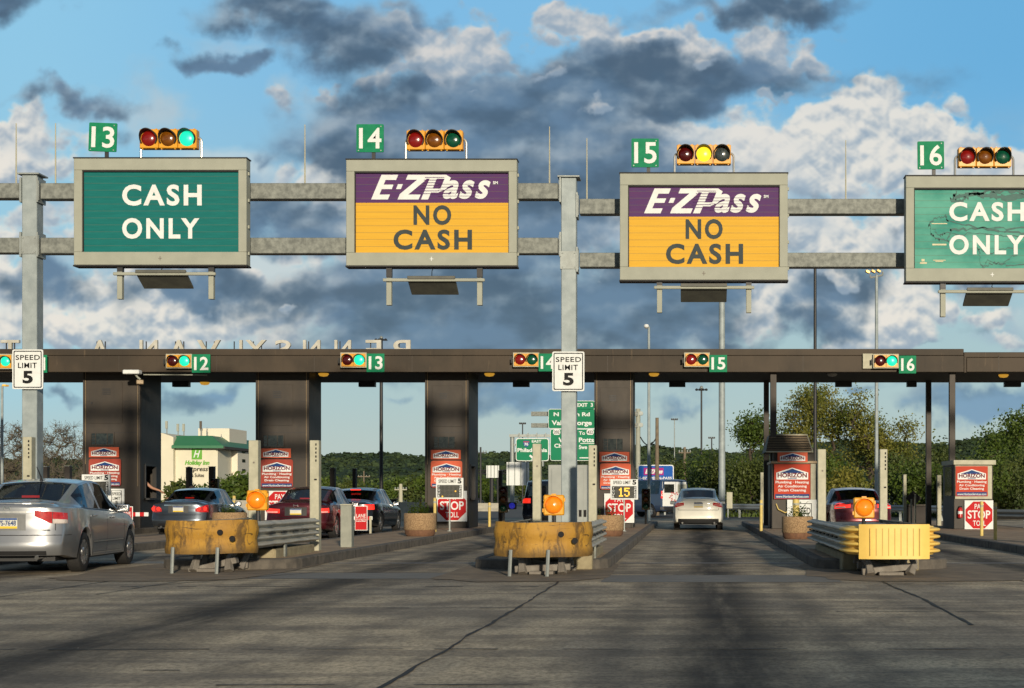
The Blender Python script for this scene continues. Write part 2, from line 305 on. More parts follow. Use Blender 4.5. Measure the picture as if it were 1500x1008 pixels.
# ---------------------------------------------------------------- mesh helpers
class MB:
    def __init__(s): s.v = []; s.f = []
    def add(s, vs, fs):
        o = len(s.v); s.v += [tuple(p) for p in vs]; s.f += [tuple(i+o for i in f) for f in fs]; return s
    def box(s, x0, x1, y0, y1, z0, z1):
        vs = [(x, y, z) for z in (z0, z1) for y in (y0, y1) for x in (x0, x1)]
        return s.add(vs, [(0,2,3,1),(4,5,7,6),(0,1,5,4),(2,6,7,3),(0,4,6,2),(1,3,7,5)])
    def cbox(s, c, sx, sy, sz, rot=None):
        m_ = MB().box(-sx/2, sx/2, -sy/2, sy/2, -sz/2, sz/2)
        r_ = rot or Matrix.Identity(3)
        return s.add([tuple(r_ @ Vector(p) + Vector(c)) for p in m_.v], m_.f)
    def tube(s, pts, rad, n=8, cap=True, hook=None):
        pts = [Vector(p) for p in pts]
        if not hasattr(rad, '__len__'): rad = [rad]*len(pts)
        rings = []; pn = None
        for i, p in enumerate(pts):
            t = (pts[min(i+1, len(pts)-1)] - pts[max(i-1, 0)]).normalized()
            if pn is None:
                pn = t.cross(Vector((0,0,1)))
                if pn.length < .1: pn = t.cross(Vector((1,0,0)))
            pn = (pn - t*pn.dot(t)).normalized(); b = t.cross(pn)
            rings.append([tuple(p + (pn*math.cos(2*math.pi*k/n) + b*math.sin(2*math.pi*k/n))*rad[i]) for k in range(n)])
        vs = [q for r_ in rings for q in r_]
        fs = [(i*n+k, i*n+(k+1)%n, (i+1)*n+(k+1)%n, (i+1)*n+k) for i in range(len(pts)-1) for k in range(n)]
        if cap: fs += [tuple(range(n))[::-1], tuple((len(pts)-1)*n+k for k in range(n))]
        return s.add(vs, fs)
    def prism(s, poly, y0, y1):            # poly in x,z, extruded in y
        n = len(poly); vs = [(x, y0, z) for x, z in poly] + [(x, y1, z) for x, z in poly]
        fs = [tuple(range(n)), tuple(range(n, 2*n))[::-1]] + [(i, i+n, (i+1)%n+n, (i+1)%n) for i in range(n)]
        return s.add(vs, fs)
    def lathe(s, prof, c, n=24, axis='Z'): # prof list of (r, h)
        vs = []
        for r_, h in prof:
            for k in range(n):
                a = 2*math.pi*k/n; ca, sa = math.cos(a)*r_, math.sin(a)*r_
                p = (ca, sa, h) if axis == 'Z' else ((ca, h, sa) if axis == 'Y' else (h, ca, sa))
                vs.append((p[0]+c[0], p[1]+c[1], p[2]+c[2]))
        fs = [(i*n+k, i*n+(k+1)%n, (i+1)*n+(k+1)%n, (i+1)*n+k) for i in range(len(prof)-1) for k in range(n)]
        if prof[0][0] > 1e-4: fs.append(tuple(range(n))[::-1])
        if prof[-1][0] > 1e-4: fs.append(tuple((len(prof)-1)*n+k for k in range(n)))
        return s.add(vs, fs)
    def grid(s, pts):                      # rows of equal length
        nr, nc = len(pts), len(pts[0])
        return s.add([p for r_ in pts for p in r_], [(i*nc+j, i*nc+j+1, (i+1)*nc+j+1, (i+1)*nc+j) for i in range(nr-1) for j in range(nc-1)])

def link(name, me, m_=None, parent=None, loc=None):
    o = bpy.data.objects.new(name, me); COL.objects.link(o)
    if m_ is not None and not me.materials:
        for q in (m_ if isinstance(m_, (list, tuple)) else [m_]): me.materials.append(q)
    if parent is not None: o.parent = parent
    if loc is not None: o.location = loc
    return o
def mesh(name, mb, smooth=False, bevel=0.0, off=(0,0,0), segs=1, merge=False, recalc=True, angle=35):
    me = bpy.data.meshes.new(name)
    me.from_pydata([(x-off[0], y-off[1], z-off[2]) for x, y, z in mb.v], [], mb.f)
    if bevel or recalc or merge or smooth:
        bm = bmesh.new(); bm.from_mesh(me)
        if merge: bmesh.ops.remove_doubles(bm, verts=bm.verts, dist=1e-4)
        if recalc: bmesh.ops.recalc_face_normals(bm, faces=bm.faces)
        if bevel:
            es = [e for e in bm.edges if len(e.link_faces) == 2 and e.calc_face_angle(0) > R(30)]
            bmesh.ops.bevel(bm, geom=es, offset=bevel, segments=segs, affect='EDGES', profile=.6, clamp_overlap=True)
        if smooth:
            for f in bm.faces: f.smooth = True
            for e in bm.edges:
                if len(e.link_faces) == 2 and e.calc_face_angle(0) > R(angle): e.smooth = False
        bm.to_mesh(me); bm.free()
    return me
def tag(o, label=None, cat=None, group=None, kind=None):
    if label: o['label'] = label
    if cat: o['category'] = cat
    if group: o['group'] = group
    if kind: o['kind'] = kind
    return o
def thing(name, label, cat, loc=(0,0,0), group=None, rz=0.0):
    o = bpy.data.objects.new(name, None); COL.objects.link(o); o.empty_display_size = .3
    o.location = loc; o.rotation_euler = (0,0,rz); return tag(o, label, cat, group)
SPLIT = {'flange','edge_trim','latch','hanger','hanger_leg','hinge','corner_post','edge_strip','strut','leg','post','support_strut','bolt','bracket','door_lug','lamp_head',
         'door','vent','roof_joist','stain','peeled_patch','support_leg','finial','beam','hook','roof_edge','insulator','lamp_bar','pipe_end','rib','handle','eye','nose_hole','slot','rail_slot'}
def comps(mb):
    par = list(range(len(mb.v)))
    def fd(a):
        while par[a] != a: par[a] = par[par[a]]; a = par[a]
        return a
    for f in mb.f:
        r0 = fd(f[0])
        for i in f[1:]: par[fd(i)] = r0
    gr = {}
    for f in mb.f: gr.setdefault(fd(f[0]), []).append(f)
    out = []
    for fs in gr.values():
        ids = sorted({i for f in fs for i in f}); mp = {a: b for b, a in enumerate(ids)}
        out.append(MB().add([mb.v[i] for i in ids], [tuple(mp[i] for i in f) for f in fs]))
    return out
def part(T, name, mb, m_, world=True, label=None, org=None, **kw):
    """mesh part of a thing; coordinates are in the world unless world=False. org: origin used when T is itself a part"""
    off = (org if org is not None else T.location) if world else (0,0,0)
    if name in SPLIT:
        cs_ = comps(mb)
        if 1 < len(cs_) <= 60:
            for c_ in cs_: o = link(name, mesh(name, c_, off=off, **kw), m_, T)
            return o
    o = link(name, mesh(name, mb, off=off, **kw), m_, T)
    if label: o['label'] = label
    return o
def solo(name, mb, m_, label=None, cat=None, group=None, kind=None, loc=(0,0,0), **kw):
    o = link(name, mesh(name, mb, **kw), m_); o.location = loc
    return tag(o, label, cat, group, kind)
def kids(o): return [c for c in COL.objects if c.parent == o]
def copy_tree(o, parent=None, loc=None, label=None, group=None):
    c = o.copy(); COL.objects.link(c)
    if parent is not None: c.parent = parent
    if loc is not None: c.location = loc
    if label: c['label'] = label
    if group: c['group'] = group
    for ch in list(kids(o)): copy_tree(ch, c)
    return c
def PX(px, Y): return (px-VX)*Y/F
def PZ(py, Y): return EYE-(py-VY)*Y/F
def AT(px, py, Y): return (PX(px, Y), Y, PZ(py, Y))
def GY(py, z=0.0): return F*(EYE-z)/(py-VY)       # distance of a ground point seen at picture row py
def BX(a, b, c, d_, Y): return PX(a, Y), PX(c, Y), PZ(d_, Y), PZ(b, Y)   # x0,x1,z0,z1

# lettering: a text curve turned into a mesh, fitted to a box
_TC = {}
def glyphs(s, bold=0.0, shear=0.0, space=1.0):
    k = (s, bold, shear, space)
    if k in _TC: return _TC[k]
    cu = bpy.data.curves.new('text', 'FONT'); cu.body = s; cu.offset = bold; cu.shear = shear; cu.space_character = space
    cu.resolution_u = 4; cu.align_x = 'CENTER'
    o = bpy.data.objects.new('text', cu); COL.objects.link(o)
    bpy.context.view_layer.update()
    dg = bpy.context.evaluated_depsgraph_get()
    me = bpy.data.meshes.new_from_object(o.evaluated_get(dg))
    vs = [(v_.co.x, v_.co.y) for v_ in me.vertices]; fs = [tuple(p.vertices) for p in me.polygons]
    bpy.data.objects.remove(o); bpy.data.curves.remove(cu); bpy.data.meshes.remove(me)
    xs = [a for a, b in vs]; ys = [b for a, b in vs]
    r_ = (vs, fs, min(xs), max(xs), min(ys), max(ys)); _TC[k] = r_; return r_
def text(mb, s, x0, x1, z0, z1, y, thick=0.006, bold=0.02, shear=0.0, space=1.0, mirror=False, keep=False):
    """letters facing -Y, filling the box x0..x1, z0..z1 on the plane y"""
    vs, fs, a, b, c, d_ = glyphs(s, bold, shear, space)
    sx = (x1-x0)/(b-a); sz = (z1-z0)/(d_-c); cx = (x0+x1)/2
    if keep and sx > sz*1.25: sx = sz*1.25
    mx = (a+b)/2; sg = -1 if mirror else 1
    P = [(cx+sg*(p-mx)*sx, z0+(q-c)*sz) for p, q in vs]
    n = len(P)
    from collections import Counter
    ec = Counter()
    for f in fs:
        for i in range(len(f)): ec[(f[i], f[(i+1) % len(f)])] += 1
    V = [(p, y-thick, q) for p, q in P] + [(p, y+.0005, q) for p, q in P]
    FS = [f if not mirror else f[::-1] for f in fs]
    for (i, j) in ec:
        if (j, i) not in ec: FS.append((i, i+n, j+n, j))
    mb.add(V, FS); return mb
def rrect(x0, x1, z0, z1, r_, n=4):
    P = []
    for cx, cz, a0 in ((x1-r_, z0+r_, -90), (x1-r_, z1-r_, 0), (x0+r_, z1-r_, 90), (x0+r_, z0+r_, 180)):
        for k in range(n+1):
            a = R(a0+90*k/n); P.append((cx+r_*math.cos(a), cz+r_*math.sin(a)))
    return P
# ================================================================= SETTING
def m_road():
    m_ = bpy.data.materials.new('road_concrete'); m_.use_nodes = True; t = NT(m_.node_tree)
    g = t.n('ShaderNodeNewGeometry').outputs['Position']; s_ = t.n('ShaderNodeSeparateXYZ', {0: g})
    X, Y = s_.outputs[0], s_.outputs[1]
    big = t.noise(t.vm('MULTIPLY', g, (.5, .16, 1)), 1.0, 6, .6, .4)
    med = t.noise(t.vm('MULTIPLY', g, (1.2, .55, 1)), 1.6, 8, .65)
    fine = t.noise(t.vm('MULTIPLY', g, (1, .6, 1)), 22.0, 6, .75); pit = t.noise(g, 60.0, 3, .7)
    c = t.mix(t.smooth(big, .36, .64), (.72,.585,.40), (.42,.36,.275))
    c = t.mix(t.m('MULTIPLY', t.smooth(med, .42, .66), .55), c, (.125,.11,.093))
    c = t.mix(t.smooth(fine, .38, .66, 0, .60), c, (.115,.096,.074))
    c = t.mix(t.smooth(pit, .60, .70, 0, .6), c, (.36,.30,.22))
    bands = t.noise(t.vm('MULTIPLY', g, (.16, 1.3, 1)), 1.0, 6, .62, .3)
    c = t.mix(t.smooth(bands, .44, .60, 0, .50), c, (.13,.115,.10))
    # rubber and oil worn into the middle of every lane
    ln = None
    wob = t.m('MULTIPLY', t.m('SUBTRACT', t.noise(t.vm('MULTIPLY', g, (.15, .15, 1)), 1.0, 3), .5), .9)
    for cx, wd in ((.35, .85), (-4.9, .9), (-10.3, .9), (-15.7, .9), (5.4, .9)):
        dd = t.m('ABSOLUTE', t.m('SUBTRACT', t.m('ADD', X, wob), cx))
        q = t.smooth(dd, wd, .0); ln = q if ln is None else t.m('MAXIMUM', ln, q)
    ln = t.m('MULTIPLY', ln, t.smooth(t.noise(t.vm('MULTIPLY', g, (1.6, .14, 1)), 1.3, 5, .6), .28, .55, .45, 1.0))
    c = t.mix(t.m('MULTIPLY', ln, .86), c, (.016,.016,.018))
    # wheel tracks polished a little darker
    for cx in (-.55, 1.25, -5.9, -4.1):
        dd = t.m('ABSOLUTE', t.m('SUBTRACT', X, cx)); c = t.mix(t.smooth(dd, .35, 0, 0, .35), c, (.055,.053,.05))
    # white scraped flecks along lane 14's oil streak
    fl = t.m('MULTIPLY', t.smooth(t.noise(t.vm('MULTIPLY', g, (9, 2.2, 1)), 1.0, 6, .8), .63, .68), t.smooth(t.m('ABSOLUTE', t.m('ADD', X, 4.9)), .45, .1))
    fl = t.m('MULTIPLY', fl, t.smooth(Y, 20, 14))
    c = t.mix(t.m('MULTIPLY', fl, .8), c, (.34,.33,.31))
    h = t.m('ADD', t.m('MULTIPLY', fine, .7), t.m('MULTIPLY', pit, .4))
    bp = t.n('ShaderNodeBump', {'Height': h, 'Strength': .16, 'Distance': .008}).outputs[0]
    p = t.n('ShaderNodeBsdfPrincipled', {'Base Color': c, 'Roughness': .88, 'Normal': bp, 'Specular IOR Level': .12})
    t.t.links.new(p.outputs[0], t.n('ShaderNodeOutputMaterial').inputs[0]); return m_
def m_ground():
    m_ = bpy.data.materials.new('grass_ground'); m_.use_nodes = True; t = NT(m_.node_tree)
    g = t.n('ShaderNodeNewGeometry').outputs['Position']
    c = t.mix(t.smooth(t.noise(g, .35, 8, .7), .35, .65), (.055,.085,.02), (.10,.10,.04))
    c = t.mix(t.smooth(t.noise(g, 6, 5, .7), .4, .8), c, (.03,.045,.012))
    p = t.n('ShaderNodeBsdfPrincipled', {'Base Color': c, 'Roughness': .95})
    t.t.links.new(p.outputs[0], t.n('ShaderNodeOutputMaterial').inputs[0]); return m_
def sheet(name, x0, x1, y0, y1, z, m_, nx=1, ny=1):
    g = [[(x0+(x1-x0)*i/nx, y0+(y1-y0)*j/ny, z) for i in range(nx+1)] for j in range(ny+1)]
    return solo(name, MB().grid(g), m_, kind='structure', recalc=False)
road_m = m_road()
sheet('ground', -3000, 3000, -1500, 5000, -.03, m_ground())
sheet('road', -70, 40, -80, 82, 0, road_m)
far_m = mat('far_asphalt', (.085,.083,.078), .85, 0, (.06,.058,.055), .3, .8)
g = MB().grid([[(-95, 82, .0), (14, 82, .0)], [(-95, 200, 0), (14, 200, 0)], [(-110, 420, 0), (-20, 420, 0)]])
solo('far_road', g, far_m, kind='structure', recalc=False)

# paler band of pavement across the lanes in front of the islands, dirt pads round the crash cushions
band = mat('pale_band', (.21,.20,.18), .8, 0, (.12,.115,.105), 3, .8, .08, 60, stretch=(1, 3, 1))
sheet('pavement_band', -1.25, 2.1, 21.7, 23.6, .004, band); sheet('pavement_band', -6.4, -3.7, 22.6, 24.3, .004, band)
sheet('pavement_band', -11.7, -8.9, 27.8, 28.6, .004, band)
pad = mat('dirt_pad', (.25,.19,.125), .9, 0, (.12,.095,.07), 2.2, .8, .1, 60)
for x0, x1 in ((-9.2, -6.5), (-3.65, -1.3), (1.95, 4.9)):
    g = MB(); n = 26; P = []
    for k in range(n):
        a = 2*math.pi*k/n; q = 1+.12*noise.noise((k*.9, x0, 0))
        P.append(((x0+x1)/2+(x1-x0)*.56*q*math.copysign(abs(math.cos(a))**.5, math.cos(a)), 24.9+3.0*q*math.copysign(abs(math.sin(a))**.5, math.sin(a)), .008))
    solo('dirt_pad', g.add(P, [tuple(range(n))]), pad, kind='structure', recalc=False)
# joints and tar-filled cracks in the slabs
crack = mat('crack_tar', (.012,.011,.010), .7)
g = MB(); rnd = random.Random(5)
def crackline(a, b, wd=.018, wig=.03, step=.25, gap=0.0):
    a, b = Vector(a), Vector(b); L = (b-a).length; n = max(2, int(L/step)); dr = (b-a)/L; pr = Vector((-dr.y, dr.x))
    off = 0; rows = []
    for i in range(n+1):
        off += rnd.uniform(-wig, wig)*.5; off *= .93
        c_ = a+dr*L*i/n + pr*off; ww = wd*rnd.uniform(.4, 1.3)
        rows.append([(c_.x-pr.x*ww, c_.y-pr.y*ww, .006), (c_.x+pr.x*ww, c_.y+pr.y*ww, .006)])
    i = 0
    while i < n:
        if rnd.random() < gap: i += 1; continue
        g.add(rows[i]+rows[i+1][::-1], [(0,1,2,3)]); i += 1
for (x, y0, y1, w_) in ((-1.95, 6, 22, .017), (2.6, 14.5, 24, .022), (-8.2, 13, 27, .014), (-7.2, 19, 24, .012), (8.5, 10, 40, .014), (4.6, 20, 27, .012)):
    crackline((x, y0), (x+.1, y1), w_)
for (y, x0, x1, gp) in ((12.2, -12, 9, .35), (16.7, -14, 3, .5), (16.2, 1.5, 9, .3), (20.6, -14, -2, .45), (21.2, 1.2, 7, .2), (9.9, -3, 0, .5), (24.5, -12, -6.5, .2), (10.7, -6, -3, .6), (33, -6.4, -3.6, .1), (33.5, -1.3, 2, .1), (44, -1.3, 2, .1)):
    crackline((x0, y), (x1, y+.05), .017 if y < 20 else .03, gap=gp)
crackline((-7.2, 20.5), (-5.8, 24.5), .02, .08); crackline((-10.5, 17.5), (-8, 20.5), .02, .1)
solo('road_cracks', g, crack, kind='structure', recalc=False)
# painted stripe across the toll lanes
stripe = mat('worn_white_line', (.30,.30,.31), .7, 0, (.12,.12,.12), 7, .6)
for x0, x1 in ((-6.4, -3.6), (-1.25, 2.0), (4.3, 9.5), (-11.8, -8.8)): sheet('painted_line', x0, x1, 27.7, 27.95, .0045, stripe)

# raised islands between the lanes
def island(x0, x1, ya, yb, curve=0.0, nose=.9):
    h = .17; n = 12; path = []
    xc, wd = (x0+x1)/2, (x1-x0)/2
    for k in range(n+1):
        a = math.pi*k/n; path.append((xc-wd*math.cos(a), ya+nose-nose*math.sin(a)))
    path += [(x1, yy) for yy in (ya+4, ya+9, 46, 60, yb-1)] + [(xc+wd*.5, yb), (xc-wd*.5, yb)] + [(x0, yy) for yy in (yb-1, 60, 46, ya+9, ya+4)]
    c_ = Vector((xc, (ya+yb)/2))
    def inset(p, q): return (p[0]-math.copysign(min(q, abs(p[0]-xc)), p[0]-xc), p[1]-(math.copysign(q, p[1]-c_.y) if (p[1] < ya+nose or p[1] > yb-.6) else 0))
    n = len(path); o1 = path; o2 = [inset(p, .02) for p in path]; o3 = [inset(p, .17) for p in path]
    vs = [(p[0], p[1], 0) for p in o1]+[(p[0], p[1], h-.02) for p in o1]+[(p[0], p[1], h) for p in o2]+[(p[0], p[1], h) for p in o3]
    fs = [(r_*n+i, r_*n+(i+1)%n, (r_+1)*n+(i+1)%n, (r_+1)*n+i) for r_ in range(3) for i in range(n)]
    K = MB().add(vs, fs)
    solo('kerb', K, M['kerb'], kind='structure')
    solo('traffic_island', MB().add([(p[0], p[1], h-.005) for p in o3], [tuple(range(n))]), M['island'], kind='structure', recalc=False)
    # joints of the kerb stones
    J = MB()
    for sx in (x0, x1):
        for yy in np.arange(ya+2, yb, 3.05):
            J.box(sx-.004, sx+.004, yy-.012, yy+.012, .01, h-.012); 
    solo('kerb_joints', J, crack, kind='structure')
ISL = [(-24.8,-22.7),(-19.55,-17.3),(-14.1,-11.95),(-8.72,-6.46),(-3.58,-1.33),(2.03,4.25),(6.75,10.8)]
for i, (a, b) in enumerate(ISL): island(a, b, 25.2 if i != 6 else 27.5, 64)

# hills on the horizon, wooded
def m_hill():
    m_ = bpy.data.materials.new('wooded_hill'); m_.use_nodes = True; t = NT(m_.node_tree)
    g = t.n('ShaderNodeNewGeometry').outputs['Position']
    c = t.mix(t.smooth(t.noise(g, .008, 6, .7), .4, .6), (.034,.056,.030), (.060,.085,.034))
    c = t.mix(t.smooth(t.noise(g, .06, 5, .7), .4, .7), c, (.022,.038,.024))
    p = t.n('ShaderNodeBsdfPrincipled', {'Base Color': c, 'Roughness': 1.0, 'Specular IOR Level': .1})
    t.t.links.new(p.outputs[0], t.n('ShaderNodeOutputMaterial').inputs[0]); return m_
ridge = [(-1500,650),(-600,655),(0,672),(300,676),(420,682),(480,674),(520,666),(570,664),(640,670),(740,662),(800,667),(900,664),(950,653),(1010,658),(1080,664),(1160,650),(1250,645),(1330,650),(1380,650),(1450,638),(1500,632),(1700,625),(2600,640)]
def hillz(x, y):
    px = VX+x/1700*F; ry = np.interp(px, [a for a, b in ridge], [b for a, b in ridge])
    top = (VY-ry)/F*1700-2
    t_ = min(max((y-900)/800, 0), 1); t_ = t_*t_*(3-2*t_)
    return top*t_ + 6*noise.noise((x*.006, y*.006, 0))*t_
rows = []
for y in np.linspace(880, 1900, 40):
    rows.append([(x, y, hillz(x*1.0, y) if y < 1750 else hillz(x, 1750)-(y-1750)*.2) for x in np.linspace(-2400, 1700, 220)])
solo('hills', MB().grid(rows), m_hill(), kind='structure', smooth=True)
# woods covering the hills and the flat behind the plaza: leaf clumps nobody could count
def clumps(g, spots, size, quads, rnd):
    for (x, y, z, s_) in spots:
        for k in range(quads):
            a = rnd.uniform(0, 6.283); b = math.acos(rnd.uniform(-.2, 1)); q = s_*rnd.uniform(.75, 1.05)
            c_ = Vector((x+q*math.sin(b)*math.cos(a), y+q*math.sin(b)*math.sin(a), z+q*.9*math.cos(b)))
            n_ = Vector((math.sin(b)*math.cos(a), math.sin(b)*math.sin(a), math.cos(b)+.2))+Vector((rnd.uniform(-.6,.6), rnd.uniform(-.6,.6), rnd.uniform(-.6,.6)))
            n_.normalize(); t1 = n_.orthogonal().normalized(); t2 = n_.cross(t1); e = size*s_*rnd.uniform(.6, 1.3)
            w1, w2 = rnd.uniform(.5, 1), rnd.uniform(.5, 1)
            g.add([c_+t1*e*w1, c_+t2*e*w2, c_-t1*e, c_-t2*e], [(0,1,2,3)])
rnd = random.Random(11); g = MB(); spots = []
for i in range(5600):
    y = rnd.uniform(1150, 1700)**1.0; px = rnd.uniform(-60, 1560); x = PX(px, y)
    spots.append((x, y, hillz(x, y)-1, rnd.uniform(2.2, 4.6)))
for i in range(900):
    y = 1690+rnd.uniform(-60, 40); px = rnd.uniform(-60, 1560); x = PX(px, y); spots.append((x, y, hillz(x, y)-2, rnd.uniform(3, 7.5)))
clumps(g, spots, .48, 14, rnd)
solo('distant_woods', g, m_hill(), label='dark wooded cover on the far hills', cat='woods', kind='stuff', recalc=False)

# ================================================================= TREES
def tree(name, label, base, h, cr, seed, lm, bm_=None, tips=90, per=60, ls=.16, sig=.5, z0=.35, bare=False, group=None, cat='tree', lean=0, th=.18, flat=1.0):
    rnd = random.Random(seed); B = Vector(base)
    T = thing(name, label, cat, base, group)
    cz = h*(z0+(1-z0)/2); hz = h*(1-z0)/2
    nodes = [Vector((0,0,0)), Vector((lean*.1, 0, h*z0*.5)), Vector((lean*.3, 0, h*z0))]; par = [-1, 0, 1]
    k = 0; q = Vector((lean*.3, 0, h*z0))
    for i in range(4):
        q = q+Vector((rnd.uniform(-.1,.1)*cr, rnd.uniform(-.1,.1)*cr, h*(1-z0)*.17)); nodes.append(q.copy()); par.append(len(nodes)-2)
    # crown made of several lobes with gaps between
    lobes = []
    for i in range(9 if not bare else 1):
        a = rnd.uniform(0, 6.28); rr = rnd.uniform(.1, .68); zz = rnd.uniform(-.75, .7)
        lobes.append((Vector((math.cos(a)*rr*cr, math.sin(a)*rr*cr, cz+zz*hz)), rnd.uniform(.26, .46)))
    if bare: lobes = [(Vector((0,0,cz)), 1)]
    pts = []
    while len(pts) < tips:
        L, s_ = rnd.choice(lobes); p = Vector((rnd.gauss(0,1), rnd.gauss(0,1), rnd.gauss(0,1))).normalized()*rnd.random()**.4
        p = L+Vector((p.x*cr*s_, p.y*cr*s_, p.z*hz*s_*1.15))
        e = (p.x/cr)**2+(p.y/cr)**2+((p.z-cz)/hz)**2
        if e < 1.15 and p.z > h*z0*.6: pts.append(p)
    pts.sort(key=lambda p: (p-Vector((0,0,h*z0))).length)
    tipi = []
    for p in pts:
        best = min(range(1, len(nodes)), key=lambda i: (nodes[i]-p).length+max(0, nodes[i].z-p.z)*1.2)
        n0 = nodes[best]; mid = n0.lerp(p, .5)+Vector((rnd.uniform(-.08,.08)*cr, rnd.uniform(-.08,.08)*cr, -.02*h))
        nodes.append(mid); par.append(best); nodes.append(p); par.append(len(nodes)-2); tipi.append(len(nodes)-1)
    cnt = [0]*len(nodes)
    for i in tipi:
        j = i
        while j >= 0: cnt[j] += 1; j = par[j]
    rad = [max(.012 if bare else .018, th*(c_/tips)**.48) for c_ in cnt]; rad[0] = th*1.35
    g = MB()
    for i in range(1, len(nodes)):
        r0 = rad[par[i]] if par[i] < 7 and i < 7 else min(rad[par[i]], rad[i]*1.5)
        g.tube([nodes[par[i]], nodes[i]], [r0, rad[i]], 5 if rad[i] < .06 else 7, cap=False)
    if bare:
        for i in tipi:
            for q in range(11):
                e = Vector((rnd.gauss(0,1), rnd.gauss(0,1), rnd.gauss(.5,1))).normalized()*rnd.uniform(.2,.7)
                a = nodes[i]; m1 = a+e*.5+Vector((rnd.uniform(-.1,.1),)*3); g.tube([a, m1, a+e], [.014,.010,.006], 3, cap=False)
    part(T, 'trunk', g, bm_ or M['bark'], world=False, smooth=True, recalc=False)
    g = MB()
    for i in tipi:
        c0 = nodes[i]
        for q in range(per):
            c_ = c0+Vector((rnd.gauss(0, sig), rnd.gauss(0, sig), rnd.gauss(0, sig*.7*flat)))
            n_ = Vector((rnd.gauss(0,1), rnd.gauss(0,1), rnd.gauss(0,1)+.3)).normalized(); t1 = n_.orthogonal().normalized()
            t1 = Matrix.Rotation(rnd.uniform(0,6.28), 3, n_) @ t1; t2 = n_.cross(t1); e = ls*rnd.uniform(.6, 1.3)
            g.add([c_+t1*e, c_+t2*e*.55, c_-t1*e, c_-t2*e*.55], [(0,1,2,3)])
    part(T, 'crown', g, lm, world=False, recalc=False)
    return T
def at_ground(px, Y): return (PX(px, Y), Y, 0.0)
# two big half-leafed trees on the right
tree('tree', 'tall gold-green tree with open crown rising behind the louvred booth', at_ground(1196, 100), 8.7, 3.6, 3, M['leaf_y'], tips=120, per=105, ls=.085, sig=.42, z0=.22, th=.2)
tree('tree', 'broad gold-leaved tree beside the floodlight mast on the right', at_ground(1287, 98), 8.2, 3.4, 8, M['leaf_y'], tips=125, per=105, ls=.085, sig=.42, z0=.25, th=.24, lean=-1.2)
tree('tree', 'bright green tree left of the brown canopy posts', at_ground(1103, 96), 6.2, 1.9, 21, M['leaf'], tips=70, per=95, ls=.09, sig=.40, z0=.2, th=.12)
tree('tree', 'leafy green tree at the right edge beyond the last booth', at_ground(1474, 84), 5.6, 2.1, 14, M['leaf'], tips=90, per=110, ls=.09, sig=.40, z0=.12, th=.13)
tree('tree', 'low bright green sapling between the right booth and its posts', at_ground(1436, 78), 3.9, 1.3, 15, M['leaf'], tips=40, per=70, ls=.09, sig=.28, z0=.15, th=.07)
tree('tree', 'dark brownish tree behind the rear right canopy post', at_ground(1375, 104), 4.6, 2.2, 16, M['leaf_d'], tips=60, per=70, ls=.13, sig=.4, z0=.15, th=.12)
# thicket behind the guardrail
wl = ['dark leafy shrub behind the guardrail by the blue sign', 'olive thicket shrub behind the white sedan', 'dark green shrub left of the thick steel mast', 'leafy shrub right of the thick steel mast',
      'dark shrub behind the white cabinet', 'green shrub behind the front brown canopy post', 'low dark shrub behind the louvred booth', 'olive shrub above the red sedan', 'gold-tipped bush between the cream post and the floodlight mast',
      'dark bush behind the warning sign post', 'green bush behind the diamond sign', 'dark bush left of the last booth', 'shaded shrub beyond the yellow bollards at right', 'shrub at the far right edge behind the guardrail']
wp = [(948,106,3.6,2.0,'leaf_d'),(985,108,3.9,2.3,'leaf_d'),(1028,100,4.0,2.2,'leaf'),(1072,96,3.6,1.9,'leaf_d'),(1098,90,3.0,1.7,'leaf_d'),(1125,92,3.5,1.9,'leaf_d'),(1165,90,3.6,2.0,'leaf_d'),
      (1215,88,3.3,2.0,'leaf'),(1242,82,2.6,1.5,'leaf_y'),(1320,90,3.2,2.0,'leaf_d'),(1345,84,3.0,1.7,'leaf'),(1378,88,3.4,1.9,'leaf_d'),(1462,80,2.9,1.9,'leaf_d'),(1500,82,3.4,2.0,'leaf_d')]
for i, ((px, Y, h, c_, lm), lb) in enumerate(zip(wp, wl)):
    tree('shrub', lb, at_ground(px, Y), h, c_, 40+i, M[lm], tips=60, per=95, ls=.095, sig=.40, z0=.05, th=.06, cat='shrub', group='shrubs behind the guardrail')
# bare trees on the left
tree('bare_tree', 'bare branching tree with first buds right of the left gantry post', at_ground(92, 100), 5.6, 2.9, 31, M['leaf_b'], M['bark_l'], tips=230, per=9, ls=.05, sig=.3, z0=.15, bare=True, th=.15, group='bare trees at left')
tree('bare_tree', 'bare budding tree at the left edge behind the thin lamp post', at_ground(14, 104), 5.8, 2.7, 32, M['leaf_b'], M['bark_l'], tips=230, per=9, ls=.05, sig=.3, z0=.15, bare=True, th=.15, group='bare trees at left')
